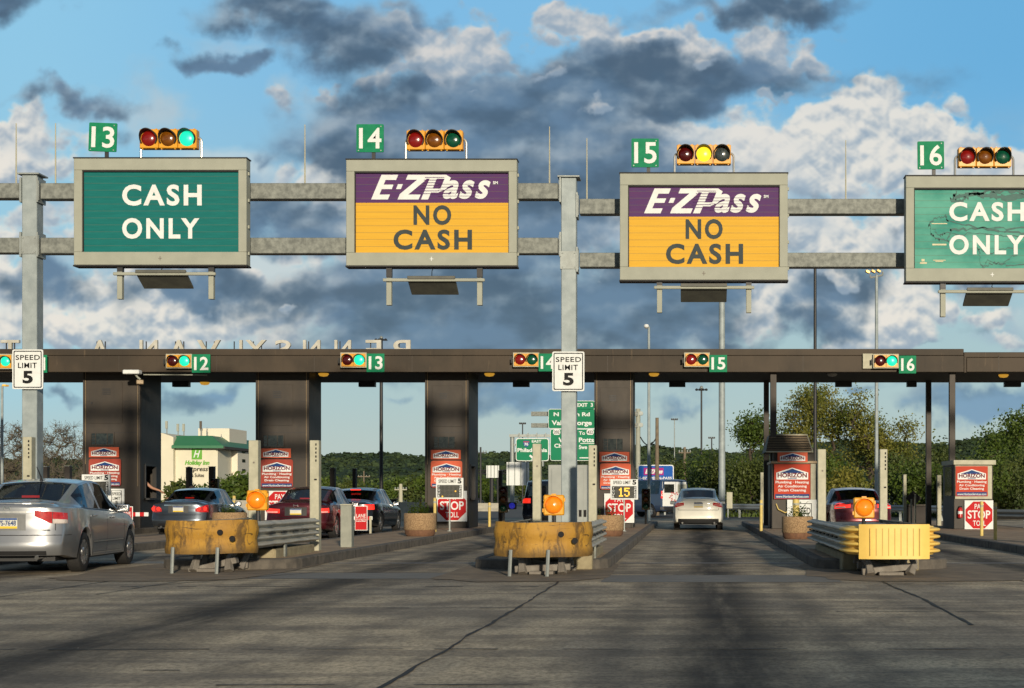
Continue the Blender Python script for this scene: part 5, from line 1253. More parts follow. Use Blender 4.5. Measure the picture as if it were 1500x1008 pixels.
# radar speed signs
def radar(l, t_, r_, b_, Y, show, label, post_b):
    x0, x1, z0, z1 = BX(l, t_, r_, b_, Y); w_, h = x1-x0, z1-z0; cx = (x0+x1)/2
    T = thing('radar_speed_sign', label, 'sign', (cx, Y, .165), 'radar speed displays on posts')
    part(T, 'frame', MB().box(x0, x1, Y, Y+.09, z0, z1), M['white'], bevel=.008)
    part(T, 'display', MB().box(x0+w_*.055, x1-w_*.055, Y-.003, Y-.0005, z0+h*.07, z0+h*.66), M['black'])
    g = MB(); text(g, 'SPEED LIMIT', x0+w_*.10, x0+w_*.74, z0+h*.76, z0+h*.92, Y-.001, bold=.005); text(g, '5', x0+w_*.80, x0+w_*.94, z0+h*.73, z0+h*.97, Y-.001, bold=.04)
    part(T, 'lettering', g, M['black'], recalc=False)
    g = MB()
    for i, s in enumerate('YOUR'): text(g, s, x0+w_*.075, x0+w_*.15, z0+h*(.52-.145*i), z0+h*(.635-.145*i), Y-.0035, bold=.02)
    for i, s in enumerate('SPEED'): text(g, s, x0+w_*.865, x0+w_*.935, z0+h*(.545-.115*i), z0+h*(.635-.115*i), Y-.0035, bold=.02)
    part(T, 'side_lettering', g, M['white'], recalc=False)
    # dot grid
    g = MB(); gm = MB(); nx, nz = 14, 9
    for i in range(nx+1): gm.box(x0+w_*(.17+.67*i/nx)-.003, x0+w_*(.17+.67*i/nx)+.003, Y-.006, Y-.0035, z0+h*.09, z0+h*.64)
    for j in range(nz+1): gm.box(x0+w_*.17, x0+w_*.84, Y-.0085, Y-.0065, z0+h*(.09+.55*j/nz)-.003, z0+h*(.09+.55*j/nz)+.003)
    part(T, 'display_grid', gm, mat('display_grid_grey', (.20,.20,.17), .6))
    dots = []
    if show == '15':
        one = ['.X.','XX.','.X.','.X.','.X.','.X.','XXX']; five = ['XXXX','X...','XXX.','...X','...X','X..X','.XX.']
        for r_i, row in enumerate(one): dots += [(3+c, r_i+1) for c, ch in enumerate(row) if ch == 'X']
        for r_i, row in enumerate(five): dots += [(7+c, r_i+1) for c, ch in enumerate(row) if ch == 'X']
    elif show == 'dots': dots = [(1, 8), (11, 4)]
    for (i, j) in dots:
        xx, zz = x0+w_*(.17+.67*(i+.5)/nx), z0+h*(.64-.55*(j+.5)/nz); s = .0235
        g.prism([(xx+s*math.cos(R(60*k)), zz+s*math.sin(R(60*k))) for k in range(6)], Y-.012, Y-.0095)
    if dots: part(T, 'lit_dot', g, M['led'])
    part(T, 'post', MB().box(cx-.02, cx+.02, Y+.02, Y+.06, .165, z0-.001), M['galv'])
    part(T, 'foot', MB().box(cx-.06, cx+.06, Y-.02, Y+.10, .165, .18), M['galv'])
radar(638.5, 700, 678.5, 731, 45.5, 'dots', 'radar speed sign with nearly dark display in front of the third tower', 780)
radar(894, 702, 934.5, 732, 45.5, '15', 'radar speed sign showing 15 in amber in front of the fourth tower', 780)
radar(119.5, 695, 161, 726, 45.5, '', 'radar speed sign with blank display behind the silver sedan', 780)
# lane closed boards on short striped arms
def closed_board(l, t_, r_, b_, Y, ax, label, ry=0):
    x0, x1, z0, z1 = BX(l, t_, r_, b_, Y); w_, h = x1-x0, z1-z0
    T = thing('lane_closed_board', label, 'sign', ((x0+x1)/2, Y, z0), 'hanging red lane closed boards')
    part(T, 'board', MB().box(x0, x1, Y, Y+.02, z0, z1), M['stop_red'])
    part(T, 'border', MB().box(x0-.02, x1+.02, Y+.021, Y+.03, z0-.02, z1+.02), M['white'])
    g = MB(); text(g, 'LANE', x0+w_*.08, x0+w_*.92, z0+h*.52, z0+h*.68, Y-.001, bold=.01); text(g, 'CLOSED', x0+w_*.06, x0+w_*.94, z0+h*.34, z0+h*.48, Y-.001, bold=.01)
    part(T, 'lettering', g, M['white'], recalc=False)
    a0, a1 = sorted((PX(ax, Y), (x1 if ax > r_ else x0)+ (.0))); zm = (z0+z1)/2; 
    g = MB(); g2 = MB(); n = 5; xs = np.linspace(x0-.16, x1+.16+(.25 if ax > r_ else 0), 9)
    for k in range(8): (g if k % 2 else g2).box(xs[k], xs[k+1]-.0005, Y+.031, Y+.07, zm-.05, zm+.05)
    part(T, 'arm_white', g, M['white']); part(T, 'arm_red', g2, M['stop_red'])
    return T
T = closed_board(520.5, 742, 537, 776, 45.5, 500, 'red lane closed board hanging beside the black sedan')
part(T, 'stand', MB().box(PX(541,45.5), PX(541,45.5)+.06, 45.5, 45.56, 0, PZ(757,45.5)), M['postb'])
T = closed_board(176, 743, 193, 764, 40.0, 206, 'red lane closed board seen beyond the silver sedan')
part(T, 'stand', MB().box(PX(186,40), PX(186,40)+.06, 40.08, 40.14, 0, PZ(757,40)), M['postb'])
# ================================================================= CARS
def interp(y, K): return float(np.interp(y, [a for a, b in K], [b for a, b in K]))
def smooth_interp(K, lo, hi, step=.03, win=5):
    ys = np.arange(lo, hi+1e-6, step); v_ = np.interp(ys, [a for a, b in K], [b for a, b in K])
    ker = np.ones(win)/win; vp = np.pad(v_, win//2, mode='edge'); vs = np.convolve(vp, ker, 'valid')
    return lambda y: float(np.interp(y, ys, vs))
def sst(x, a, b):
    t_ = min(max((x-a)/(b-a), 0), 1); return t_*t_*(3-2*t_)
class CarShape:
    def __init__(s, L, W_, top, belt, wb, rear_oh, wr=.32, sill=.22, rearz=.62, bump=.10, bulge=.14, tumble=.70, gb=.915, tr=.10, crown=.05):
        s.L, s.W, s.wb, s.ro, s.wr, s.sill, s.rearz, s.bump, s.bulge, s.tumble, s.gb, s.crown = L, W_, wb, rear_oh, wr, sill, rearz, bump, bulge, tumble, gb, crown
        s.top = smooth_interp(top, 0, L); s.belt = smooth_interp(belt, 0, L); s.tr = tr
        s.w1, s.w2 = rear_oh, rear_oh+wb
    def hw(s, y):
        t_ = 1-s.tr*(max(0, .75-y)/.75)**2.2-.22*(max(0, y-(s.L-.95))/.95)**2.2
        return s.W/2*t_
    def section(s, y):
        w_ = s.hw(y); zt = s.top(y); zb = min(s.belt(y), zt-.015); zl = s.sill+.06*sst(y, .6, 0)+.03*sst(y, s.L-.6, s.L)
        for yw in (s.w1, s.w2):
            dd = y-yw; Ra = s.wr+.055
            if abs(dd) < Ra: zl = max(zl, s.wr+math.sqrt(Ra*Ra-dd*dd))
        flare = 0
        for yw in (s.w1, s.w2): flare = max(flare, math.exp(-((y-yw)/.42)**2))
        z2 = max(.50, zl+.02); z3 = max(.68, z2+.02); z3 = min(z3, zb-.05); z2 = min(z2, z3-.01); zl = min(zl, z2-.01)
        zr = zt-min(s.crown, (zt-zb)*.9+.004)
        P = [(w_*.80, zl+.0), (w_*(.955+.03*flare), zl+.004), (w_*(.985+.012*flare), (zl+z2)/2), (w_*(1+.006*flare), z2), (w_*1.0, z3), (w_*.992, (z3+zb)/2+.01), (w_*.972, zb-.012), (w_*.95, zb)]
        gt = s.tumble
        for q in (0, .04, .33, .66, .95): P.append((w_*(s.gb+(gt-s.gb)*q), zb+.006+(zr-zb-.006)*q*(1 if q else 1)))
        P.append((w_*(gt-.02), zr+.012*min(1, (zt-zb)*4)))
        for q in (.9, .62, .32, 0): P.append((w_*(gt-.03)*q, zr+(zt-zr)*(1-q*q*.8)))
        return P
    def yoff(s, y, z):
        r_ = s.bump*sst(z, s.rearz-.06, s.rearz+.05)*max(0, 1-y/.35)
        f = -.25*sst(z, .45, .75)*max(0, (y-(s.L-.5))/.5)
        return r_+f+ .05*max(0, 1-y/.3)*sst(z, .42, .22)
    def side_x(s, y, z):
        P = s.section(y)[1:13]; zs = [p[1] for p in P]; xs = [p[0] for p in P]
        return float(np.interp(z, zs, xs))
    def rear_pt(s, a, z, out=.008):
        """a: distance along the body from the centre line, round the rear corner"""
        wz = s.side_x(0, z); sg = 1 if a >= 0 else -1; a = abs(a)
        if a <= wz:
            k = a/wz; return (sg*a*1.0, s.yoff(0, z)-s.bulge*(1-k*k*k*k*.75-.25*k*k)-out+ .0, z)
        y = (a-wz); return (sg*(s.side_x(y, z)+out), y+s.yoff(y, z), z)
def patch(cs, a0, a1, zb, zt, out=.008, n=10, m=4):
    rows = []
    for i in range(n+1):
        a = a0+(a1-a0)*i/n; b = zb(a) if callable(zb) else zb; t_ = zt(a) if callable(zt) else zt
        rows.append([cs.rear_pt(a, b+(t_-b)*j/m, out) for j in range(m+1)])
    return MB().grid(rows)
def spatch(cs, y0, y1, z0, z1, sg=1, out=.006, n=6, m=3):
    rows = []
    for i in range(n+1):
        y = y0+(y1-y0)*i/n; b = z0(y) if callable(z0) else z0; t_ = z1(y) if callable(z1) else z1
        rows.append([(sg*(cs.side_x(y, b+(t_-b)*j/m)+out), y+cs.yoff(y, b), b+(t_-b)*j/m) for j in range(m+1)])
    return MB().grid(rows)
def build_car(name, label, cat, cs, loc, rz, body_m, glass_y, spec, group=None):
    """glass_y: dict with rear (y0,y1), front (y0,y1), side list of (y0,y1), spec: detail switches"""
    T = thing(name, label, cat, loc, group, rz); L = cs.L
    ys = sorted(set([round(q, 4) for q in np.arange(0, L+.001, .05)] + [L]))
    secs = [cs.section(y) for y in ys]; J = len(secs[0])
    body, wind, rearw = MB(), MB(), MB(); sidew = {}
    for sg in (1, -1):
        V = [[(sg*x, y+cs.yoff(y, z), z) for x, z in S] for y, S in zip(ys, secs)]
        for i in range(len(ys)-1):
            ym = (ys[i]+ys[i+1])/2
            for j in range(J-1):
                q = [V[i][j], V[i+1][j], V[i+1][j+1], V[i][j+1]]
                if sg < 0: q = q[::-1]
                dst = body
                S = secs[i]
                if 13 <= j and glass_y['rear'][0] < ym < glass_y['rear'][1] and j >= 14: dst = rearw
                elif 13 <= j and glass_y['front'][0] < ym < glass_y['front'][1] and j >= 14: dst = wind
                elif 9 <= j <= 11 and any(a < ym < b for a, b in glass_y['side']) and S[12][1]-S[8][1] > .10: dst = sidew.setdefault((sg, next(q_ for q_, (a, b) in enumerate(glass_y['side']) if a < ym < b)), MB())
                dst.add(q, [(0,1,2,3)])
    # rear cap
    S0 = secs[0]; tf = [p[0]/S0[7][0] for p in S0[7:]]
    rows = []
    for j in range(8):
        xj, zj = S0[j] if j else (S0[1][0], S0[0][1])
        if j == 0: xj = S0[1][0]*.99
        r_ = []
        for k in tf:
            b = cs.bulge*(1-k**4*.75-.25*k*k); zz = zj
            r_.append((xj*k, cs.yoff(0, zj)-b, zz))
        rows.append(r_)
    last = [(x, cs.yoff(0, z)-cs.bulge*(1-k**4*.75-.25*k*k)*.8, z) for (x, z), k in zip(S0[7:], tf)]
    top = [(x, cs.yoff(0, z), z) for x, z in S0[7:]]
    rows.append([(a[0], a[1], a[2]) for a in last]); rows.append(top)
    # resample columns: tf runs 1 -> 0
    for sg in (1, -1):
        RR = [[(sg*x, y, z) for x, y, z in r_] for r_ in rows]
        body.grid(RR if sg > 0 else [r_[::-1] for r_ in RR])
    # front cap
    SL = secs[-1]; rows = []
    for j in range(8): rows.append([(SL[j][0]*k, L+cs.yoff(L, SL[j][1])+.12*(1-k*k), SL[j][1]) for k in (1,.75,.5,.25,0)])
    for sg in (1, -1):
        RR = [[(sg*x, y, z) for x, y, z in r_] for r_ in rows]; body.grid(RR if sg > 0 else [r_[::-1] for r_ in RR])
    part(T, 'body', body, body_m, world=False, smooth=True, merge=True, angle=42)
    for nm, g in (('windscreen', wind), ('rear_window', rearw), *[('side_window', q_) for q_ in sidew.values()]):
        if g.f: part(T, nm, g, M['glass'], world=False, smooth=True, merge=True, angle=60)
    # dark floor and wheel houses
    part(T, 'underbody', MB().box(-cs.W*.37, cs.W*.37, .12, L-.2, cs.sill-.03, cs.sill+.42).box(-cs.W*.46, cs.W*.46, cs.w1+cs.wr+.1, cs.w2-cs.wr-.1, cs.sill-.02, cs.sill+.05), M['plastic'], world=False)
    # cabin
    yr, yf = glass_y['side'][0][0], glass_y['front'][1]; zb_ = cs.belt(yr+.3)
    ye = min(yr+1.0, L*.45)
    cab = part(T, 'cabin', MB().box(-cs.W*.42, cs.W*.42, .35, yf, zb_-.40, zb_-.10), M['plastic'], world=False)
    for yy in (ye, ye+.95):
        for sx in (-.37, .37):
            part(cab, 'seat_back', MB().cbox((sx, yy, zb_-.02), .46, .13, .42), M['cloth'], world=False, bevel=.04, segs=2)
            part(cab, 'headrest', MB().cbox((sx, yy-.03, zb_+.27), .26, .10, .15), M['cloth'], world=False, bevel=.04, segs=2)
    part(cab, 'dashboard', MB().cbox((0, yf-.45, zb_-.03), cs.W*.8, .45, .20), M['plastic'], world=False, bevel=.04)
    # wheels
    R_ = cs.wr; wheel_me = None
    prof = [(R_*.60, -.085), (R_*.93, -.10), (R_*.985, -.085), (R_, -.05), (R_, .05), (R_*.985, .085), (R_*.93, .10), (R_*.66, .098), (R_*.64, .07)]
    tm = mesh('tyre', MB().lathe(prof, (0,0,0), 28, 'X'), smooth=True, angle=60)
    g = MB().lathe([(R_*.655, .068), (R_*.66, .09), (R_*.60, .085), (R_*.58, .045), (0, .04)], (0,0,0), 28, 'X')
    rimb = mesh('rim', g, smooth=True)
    g = MB(); ns = spec.get('spokes', 5)
    for k in range(ns):
        a = 2*math.pi*k/ns; ca, sa = math.cos(a), math.sin(a); w0, w1_ = .05, .032
        p = lambda r_, o, xx: (xx, ca*r_-sa*o, sa*r_+ca*o)
        g.add([p(.03, -w0, .075), p(.03, w0, .075), p(R_*.61, w1_, .092), p(R_*.61, -w1_, .092), p(.03, -w0, .045), p(.03, w0, .045), p(R_*.61, w1_, .06), p(R_*.61, -w1_, .06)], [(0,1,2,3),(0,3,7,4),(1,5,6,2),(3,2,6,7),(0,4,5,1)])
    g.lathe([(.075, .04), (.075, .085), (.05, .095), (0, .096)], (0,0,0), 16, 'X')
    spk = mesh('spoke', g, smooth=False)
    for yw in (cs.w1, cs.w2):
        for sg in (1, -1):
            wl_ = link('wheel', tm, M['tyre'], T, (sg*(cs.W/2-.125), yw, R_-.004)); wl_.rotation_euler = (0, 0, 0 if sg > 0 else math.pi)
            link('rim', rimb, mat('rim_dark', (.10,.10,.10), .45, .6), wl_); link('spoke', spk, M['rim'], wl_)
    # tail lamps
    tl = spec['tail']
    for sg in (1, -1):
        lp = None
        for k, (a0, a1, zb, zt, mm, out) in enumerate(tl):
            g = patch(cs, sg*a0, sg*a1, (lambda a, f=zb: f(abs(a))) if callable(zb) else zb, (lambda a, f=zt: f(abs(a))) if callable(zt) else zt, out)
            if lp is None: lp = part(T, 'tail_lamp', g, M[mm], world=False, smooth=True)
            else: part(lp, 'lamp_insert', g, M[mm], world=False, smooth=True)
    # plate
    zp = spec.get('plate_z', .78); pl = patch(cs, -.155, .155, zp-.08, zp+.08, .016, 4, 2)
    if spec.get('recess', True): part(T, 'plate_recess', patch(cs, -.30, .30, zp-.11, zp+.12, .006, 6, 2), mat('recess_paint_shadow', (.05,.05,.05), .5) if spec.get('dark_recess') else M['plastic'], world=False)  # flat dark patch, the shade of the recess put into its colour
    po = part(T, 'licence_plate', pl, M['plate'], world=False)
    yq = cs.rear_pt(0, zp, .018)[1]
    part(po, 'plate_band', MB().box(-.15, .15, yq-.003, yq+.01, zp-.078, zp-.045), M['plate_y'], world=False)
    part(po, 'plate_top_band', MB().box(-.15, .15, yq-.003, yq+.01, zp+.052, zp+.078), M['plate_b'], world=False)
    if spec.get('plate_text'):
        g = MB(); text(g, spec['plate_text'], -.135, .135, zp-.035, zp+.042, yq-.004, thick=.002, bold=.01); part(po, 'plate_lettering', g, M['ad_blue'], world=False, recalc=False)
    # high brake lamp
    if spec.get('hbl'):
        x, y, z, w_, mm = spec['hbl']; part(T, 'high_brake_lamp', MB().box(-w_, w_, y-.02, y+.02, z-.018, z+.018), M[mm], world=False)
    # seams: boot, doors, bumper
    g = MB(); zt0 = cs.top(0)
    for sg in (1, -1):
        for yy, z0, z1 in spec.get('doors', ()): g.add(*(lambda q: (q.v, q.f))(spatch(cs, yy-.006, yy+.006, z0, z1, sg, .0025, 1, 6)))
    part(T, 'door_seam', g, M['plastic'], world=False, recalc=False) if g.f else None
    g = MB()
    if 'boot' in spec:
        a1, z0, z1 = spec['boot']
        for sg in (1, -1):
            g.add(*(lambda q: (q.v, q.f))(patch(cs, sg*(a1-.006), sg*(a1+.006), z0, z1, .004, 1, 6)))
        g.add(*(lambda q: (q.v, q.f))(patch(cs, -a1, a1, z0-.005, z0+.006, .004, 12, 1)))
    if g.f: part(T, 'boot_seam', g, M['plastic'], world=False, recalc=False)
    # lower dark valance, exhaust
    if spec.get('valance', True): part(T, 'bumper_valance', patch(cs, -cs.W*.33, cs.W*.33, cs.sill+.065, cs.sill+.13, .006, 12, 1), M['plastic'], world=False)
    g = MB()
    for ex in spec.get('exhaust', (.42,)): g.tube([(ex, cs.rear_pt(ex, .3)[1]-.02, cs.sill+.03), (ex, .5, cs.sill+.05)], .032, 12)
    part(T, 'exhaust_pipe', g, M['chrome'], world=False, smooth=True)
    # mirrors and handles
    my = spec.get('mirror_y', L*.66); mz = cs.belt(my)+.07
    for sg in (1, -1):
        mx = cs.side_x(my, mz)
        g = MB().cbox((sg*(mx+.14), my, mz), .20, .10, .13); mo = part(T, 'door_mirror', g, M['plastic'] if spec.get('dark_mirror') else body_m, world=False, bevel=.03, segs=3, smooth=True)
        part(mo, 'mirror_glass', MB().box(sg*(mx+.14)-.08, sg*(mx+.14)+.08, my-.056, my-.052, mz-.045, mz+.045), M['chrome'], world=False)
        part(mo, 'mirror_arm', MB().box(min(sg*(mx-.02), sg*(mx+.06)), max(sg*(mx-.02), sg*(mx+.06)), my-.02, my+.03, mz-.06, mz-.02), M['plastic'], world=False)
        for hy in spec.get('handles', ()):
            z = cs.belt(hy)-.10; x = cs.side_x(hy, z); part(T, 'door_handle', MB().cbox((sg*(x+.022), hy, z), .022, .17, .03), body_m if not spec.get('chrome_handle') else M['chrome'], world=False, bevel=.008)
    return T
lin = lambda x0, z0, x1, z1: (lambda a: z0+(z1-z0)*min(max((a-x0)/(x1-x0), 0), 1))

silver = paint('paint_silver', (.33,.34,.355), .72, .30); steel_blue = paint('paint_blue_grey', (.085,.10,.12), .8, .28); maroon = paint('paint_maroon', (.085,.008,.014), .55, .25)
blackp = paint('paint_black', (.012,.014,.018), .4, .2); cream = paint('paint_cream_white', (.86,.85,.76), .0, .4); wine = paint('paint_wine', (.10,.010,.014), .5, .25)
navy = paint('paint_dark_navy', (.02,.03,.055), .5, .25); vanp = paint('paint_van_blue', (.05,.08,.15), .4, .35)

# silver sedan, nearest
cs = CarShape(4.49, 1.75, [(0,1.065),(.06,1.10),(.30,1.12),(.62,1.12),(.70,1.14),(1.42,1.43),(1.9,1.482),(2.2,1.485),(2.6,1.45),(3.55,1.04),(3.7,1.0),(4.25,.80),(4.49,.64)],
   [(0,1.02),(.5,1.02),(1.2,.99),(2.5,.94),(3.5,.89),(4.49,.62)], 2.70, .93, .318, .23, rearz=.60, bump=.09, bulge=.16, tumble=.69)
spec = dict(tail=[(.40, .90, lin(.40,.89,.62,.775), lin(.40,.975,.84,.935), 'tail', .010), (.64, .88, lin(.66,.775,.9,.775), lin(.66,.845,.9,.83), 'tail_clear', .014), (.64, .647, .78, .955, 'plastic', .015)],
   plate_z=.78, plate_text='VS-7648', boot=(.68,.60,.80), doors=((1.20,.52,.90),(2.15,.25,.89),(3.18,.30,.86)), handles=(1.42,2.42), mirror_y=3.02, hbl=(0,1.02,1.185,.13,'tail_on'), dark_mirror=False, exhaust=(.45,), spokes=10, recess=False)
CX, CY = PX(21, 24.0), 23.8
T = build_car('parked_car', 'x', 'car', cs, (CX, CY, 0), R(5.2), silver, dict(rear=(.72,1.40), front=(2.66,3.5), side=((.98,1.90),(2.0,3.25))), spec)
T.name = 'sedan'; T['label'] = 'silver sedan with red and clear tail lamps, cut by the left edge'
# its boot lip, chrome strip, badges, aerial, side mouldings
part(T, 'boot_lip', patch(cs, -.70, .70, 1.07, 1.085, .03, 12, 1), silver, world=False)
part(T, 'chrome_strip', patch(cs, -.38, .38, .935, .965, .022, 8, 1), mat('satin_chrome', (.60,.60,.58), .3, .8), world=False)
yb = cs.rear_pt(0,.955,.012)[1]
g = MB().box(-.05,-.035,yb-.008,yb,.985,1.045).box(.035,.05,yb-.008,yb,.985,1.045).box(-.034,.034,yb-.008,yb,1.008,1.022)
part(T, 'badge', g, M['chrome'], world=False)
g = MB(); text(g, 'HYBRID', .46, .62, .665, .685, cs.rear_pt(.54,.675,.01)[1], thick=.004, bold=.02); part(T, 'badge_lettering', g, M['plastic'], world=False, recalc=False)
part(T, 'aerial', MB().tube([(.0,1.55,1.44),(-.0,1.52,1.51),(-.02,1.38,1.66)], [.03,.012,.006], 6), M['plastic'], world=False)
for sg in (1, -1):
    part(T, 'side_moulding', spatch(cs, 1.32, 3.08, .455, .475, sg, .014, 12, 1), mat('bright_moulding', (.55,.55,.52), .3, .6), world=False)
    part(T, 'sill_moulding', spatch(cs, 1.36, 3.05, .275, .29, sg, .012, 12, 1), mat('bright_moulding', (.55,.55,.52), .3, .6), world=False)
    part(T, 'window_trim', spatch(cs, .95, 3.35, lambda y: cs.belt(y)+.0, lambda y: cs.belt(y)+.018, sg, .004, 20, 1), M['plastic'], world=False)
part(T, 'bumper_line', patch(cs, -1.05, 1.05, .595, .603, .004, 30, 1), M['plastic'], world=False)
part(T, 'plate_surround', patch(cs, -.27, .27, .665, .92, .004, 8, 3), mat('recess_silver_shaded', (.16,.165,.165), .5, .3), world=False)  # darker copy of the body silver, recess shade put into the colour

def sedan(H, L=4.75, W_=1.80, deck=1.03):
    return CarShape(L, W_, [(0,deck-.03),(.08,deck),(.35,deck+.02),(.62,deck+.035),(.72,deck+.05),(1.5,H-.07),(2.0,H-.01),(2.35,H),(2.8,H-.04),(3.65,1.00),(3.85,.95),(4.45,.78),(L,.62)],
       [(0,.93),(.5,.95),(1.2,.94),(2.6,.89),(3.6,.85),(L,.6)], 2.78, 1.0, .33, .23, rearz=.62, bump=.09, bulge=.15, tumble=.69)
GS = dict(rear=(.74,1.50), front=(2.9,3.65), side=((1.02,1.98),(2.08,3.4)))
# blue-grey saloon with round lamps in lane 12
cs = sedan(1.45, 4.8, 1.80)
spec = dict(tail=[(.50,.92,lin(.50,.72,.62,.70),lin(.50,.80,.80,.92),'tail',.010)], plate_z=.79, hbl=(0,1.08,1.13,.13,'tail_on'), exhaust=(.5,-.5), doors=((1.2,.5,.9),(2.1,.25,.88)), handles=(1.4,2.4), chrome_handle=True, mirror_y=3.15, boot=(.66,.62,.74), dark_recess=True)
Y = 47.2; T = build_car('sedan', 'blue-grey saloon with four round red tail lamps beside the far left tower', 'car', cs, (PX(262, Y), Y, 0), R(1), steel_blue, GS, spec)
for sg in (1,-1):
    for a, rr in ((.60,.058),(.76,.068)):
        c = cs.rear_pt(sg*a, .80, .014); part(T, 'round_lamp', MB().lathe([(rr,-.008),(rr,.012)],c,18,'Y').lathe([(rr*.55,-.012),(rr*.5,.0)],c,14,'Y'), M['tail_on'], world=False)
part(T, 'chrome_strip', patch(cs,-.42,.42,.895,.925,.018,8,1), M['chrome'], world=False)
# maroon saloon in lane 13
cs = sedan(1.47, 4.8, 1.82)
spec = dict(tail=[(.44,.95,lin(.44,.72,.9,.73),lin(.44,.83,.9,.86),'tail_on',.010),(.50,.84,.735,.765,'tail_clear',.014)], plate_z=.76, hbl=(0,1.10,1.12,.17,'tail_on'), doors=((1.2,.5,.9),(2.1,.25,.88)), handles=(1.4,2.4), mirror_y=3.15, boot=(.66,.60,.72))
Y = 42.8; T = build_car('sedan', 'maroon saloon with lit brake lamps waiting in lane 13', 'car', cs, (PX(434, Y), Y, 0), R(0), maroon, GS, spec)
c = cs.rear_pt(0, .93, .01)[1]; part(T, 'badge', MB().box(-.06,-.045,c-.005,c+.01,.90,.96).box(.045,.06,c-.005,c+.01,.90,.96).box(-.044,.044,c-.005,c+.01,.924,.936), M['chrome'], world=False)
# black saloon ahead of it
cs = sedan(1.46, 4.7, 1.80)
spec = dict(tail=[(.55,.95,lin(.55,.80,.7,.76),lin(.55,.92,.9,.93),'tail_on',.010)], plate_z=.72, hbl=(0,1.30,1.385,.16,'tail_on'), doors=((1.2,.5,.9),(2.1,.25,.88)), handles=(1.4,2.4), mirror_y=3.15)
Y = 48.9; T = build_car('sedan', 'black saloon with lit lamps ahead of the maroon one in lane 13', 'car', cs, (PX(507, Y), Y, 0), R(-1), blackp, GS, spec)
# cream-white saloon leaving lane 15
cs = sedan(1.48, 4.6, 1.76, 1.09)
spec = dict(tail=[(.50,.93,lin(.50,.86,.85,.78),lin(.50,.96,.9,.98),'tail',.010),(.53,.84,.865,.885,'tail_clear',.014)], plate_z=.87, recess=False, exhaust=(.55,-.55), doors=((1.2,.5,.9),(2.1,.25,.88)), mirror_y=3.1, dark_mirror=True, valance=True, boot=(.70,.70,.76))
Y = GY(777); T = build_car('sedan', 'cream-white saloon driving away through lane 15', 'car', cs, (PX(1023, Y), Y, 0), R(0), cream, GS, spec)
part(T, 'rear_diffuser', patch(cs,-.70,.70,.26,.40,.010,12,2), M['plastic'], world=False)
part(T, 'spoiler', patch(cs,-.62,.62,1.055,1.085,.05,12,1), cream, world=False)
c = cs.rear_pt(0,.97,.012)[1]; part(T,'badge_bar',MB().box(-.14,.14,c-.006,c+.01,.962,.975),M['plastic'],world=False)
# wine-red saloon in lane 16
cs = sedan(1.46, 4.85, 1.84)
spec = dict(tail=[(.40,.93,lin(.40,.84,.85,.80),lin(.40,.95,.9,.99),'tail_on',.010),(.55,.84,.83,.87,'tail_clear',.014)], plate_z=.72, doors=((1.2,.5,.9),(2.1,.25,.88)), handles=(1.4,2.4), mirror_y=3.2, dark_mirror=True)
Y = 47.0; T = build_car('sedan', 'wine-red saloon behind the pale yellow cushion in lane 16', 'car', cs, (PX(1265, Y), Y, 0), R(3), wine, GS, spec)
# dark SUV in lane 14
cs = CarShape(4.8, 1.90, [(0,1.60),(.06,1.70),(.3,1.76),(1.5,1.80),(2.6,1.76),(3.5,1.15),(3.8,1.08),(4.6,.9),(4.8,.75)], [(0,1.08),(2,1.05),(3.6,1.0),(4.8,.7)], 2.8, 1.0, .37, .28, rearz=.62, bump=.10, bulge=.10, tumble=.80, gb=.93, tr=.05)
spec = dict(tail=[(.60,.96,.92,lambda a: 1.10,'tail_on',.010)], plate_z=.86, doors=((1.1,.5,1.0),(2.1,.3,1.0)), handles=(1.4,2.4), mirror_y=3.1)
Y = 58.0; T = build_car('suv', 'dark sport utility vehicle glimpsed between posts beyond the middle cushion', 'car', cs, (PX(801, Y), Y, 0), R(0), navy, dict(rear=(9,9.1), front=(2.65,3.45), side=((.35,1.1),(1.2,2.0),(2.1,3.1))), spec)
part(T, 'tailgate_window', patch(cs,-.70,.70,1.18,1.56,.008,12,3), M['glass'], world=False, smooth=True)
# van with picture on its doors, crossing beyond
cs = CarShape(5.4, 2.0, [(0,1.98),(.06,2.05),(.4,2.10),(3.6,2.10),(4.0,2.0),(4.6,1.25),(5.2,1.05),(5.4,.8)], [(0,1.25),(3,1.25),(4.5,1.15),(5.4,.75)], 3.4, 1.0, .36, .32, rearz=.5, bump=.06, bulge=.05, tumble=.84, gb=.95, tr=.03)
spec = dict(tail=[(.86,.97,1.05,1.45,'tail_on',.010)], plate_z=.70, doors=((1.0,.5,1.2),(2.6,.5,1.2)), mirror_y=4.0, dark_mirror=True, recess=False, spokes=8)
Y = 86.0; T = build_car('van', 'blue-sided van with white rear doors carrying a red picture, beyond the white saloon', 'van', cs, (PX(990, Y), Y, 0), R(38), vanp, dict(rear=(99,99.1), front=(4.1,4.65), side=((.3,1.1),(1.3,2.4),(2.7,3.9))), spec)
part(T, 'rear_door', patch(cs,-.88,-.01,.62,1.95,.010,6,4), M['white'], world=False); part(T, 'rear_door', patch(cs,.01,.88,.62,1.95,.010,6,4), M['white'], world=False)
part(T, 'door_window', patch(cs,-.78,-.12,1.35,1.82,.016,6,2), M['glass_int'], world=False); part(T, 'door_window', patch(cs,.12,.78,1.35,1.82,.016,6,2), M['frame'], world=False)
g = MB(); y = cs.rear_pt(0,1.2,.014)[1]
for k in range(14):
    a = R(40+k*21); rr = .22+.06*math.sin(k*2.1); g.cbox((-.10+rr*math.cos(a)*1.2, y-.004, 1.12+rr*math.sin(a)), .10, .006, .05, Matrix.Rotation(-a, 3, 'Y'))
part(T, 'door_picture', g, M['stop_red'], world=False)
part(T, 'bumper', patch(cs,-1.0,1.0,.42,.58,.05,12,2), M['plastic'], world=False)

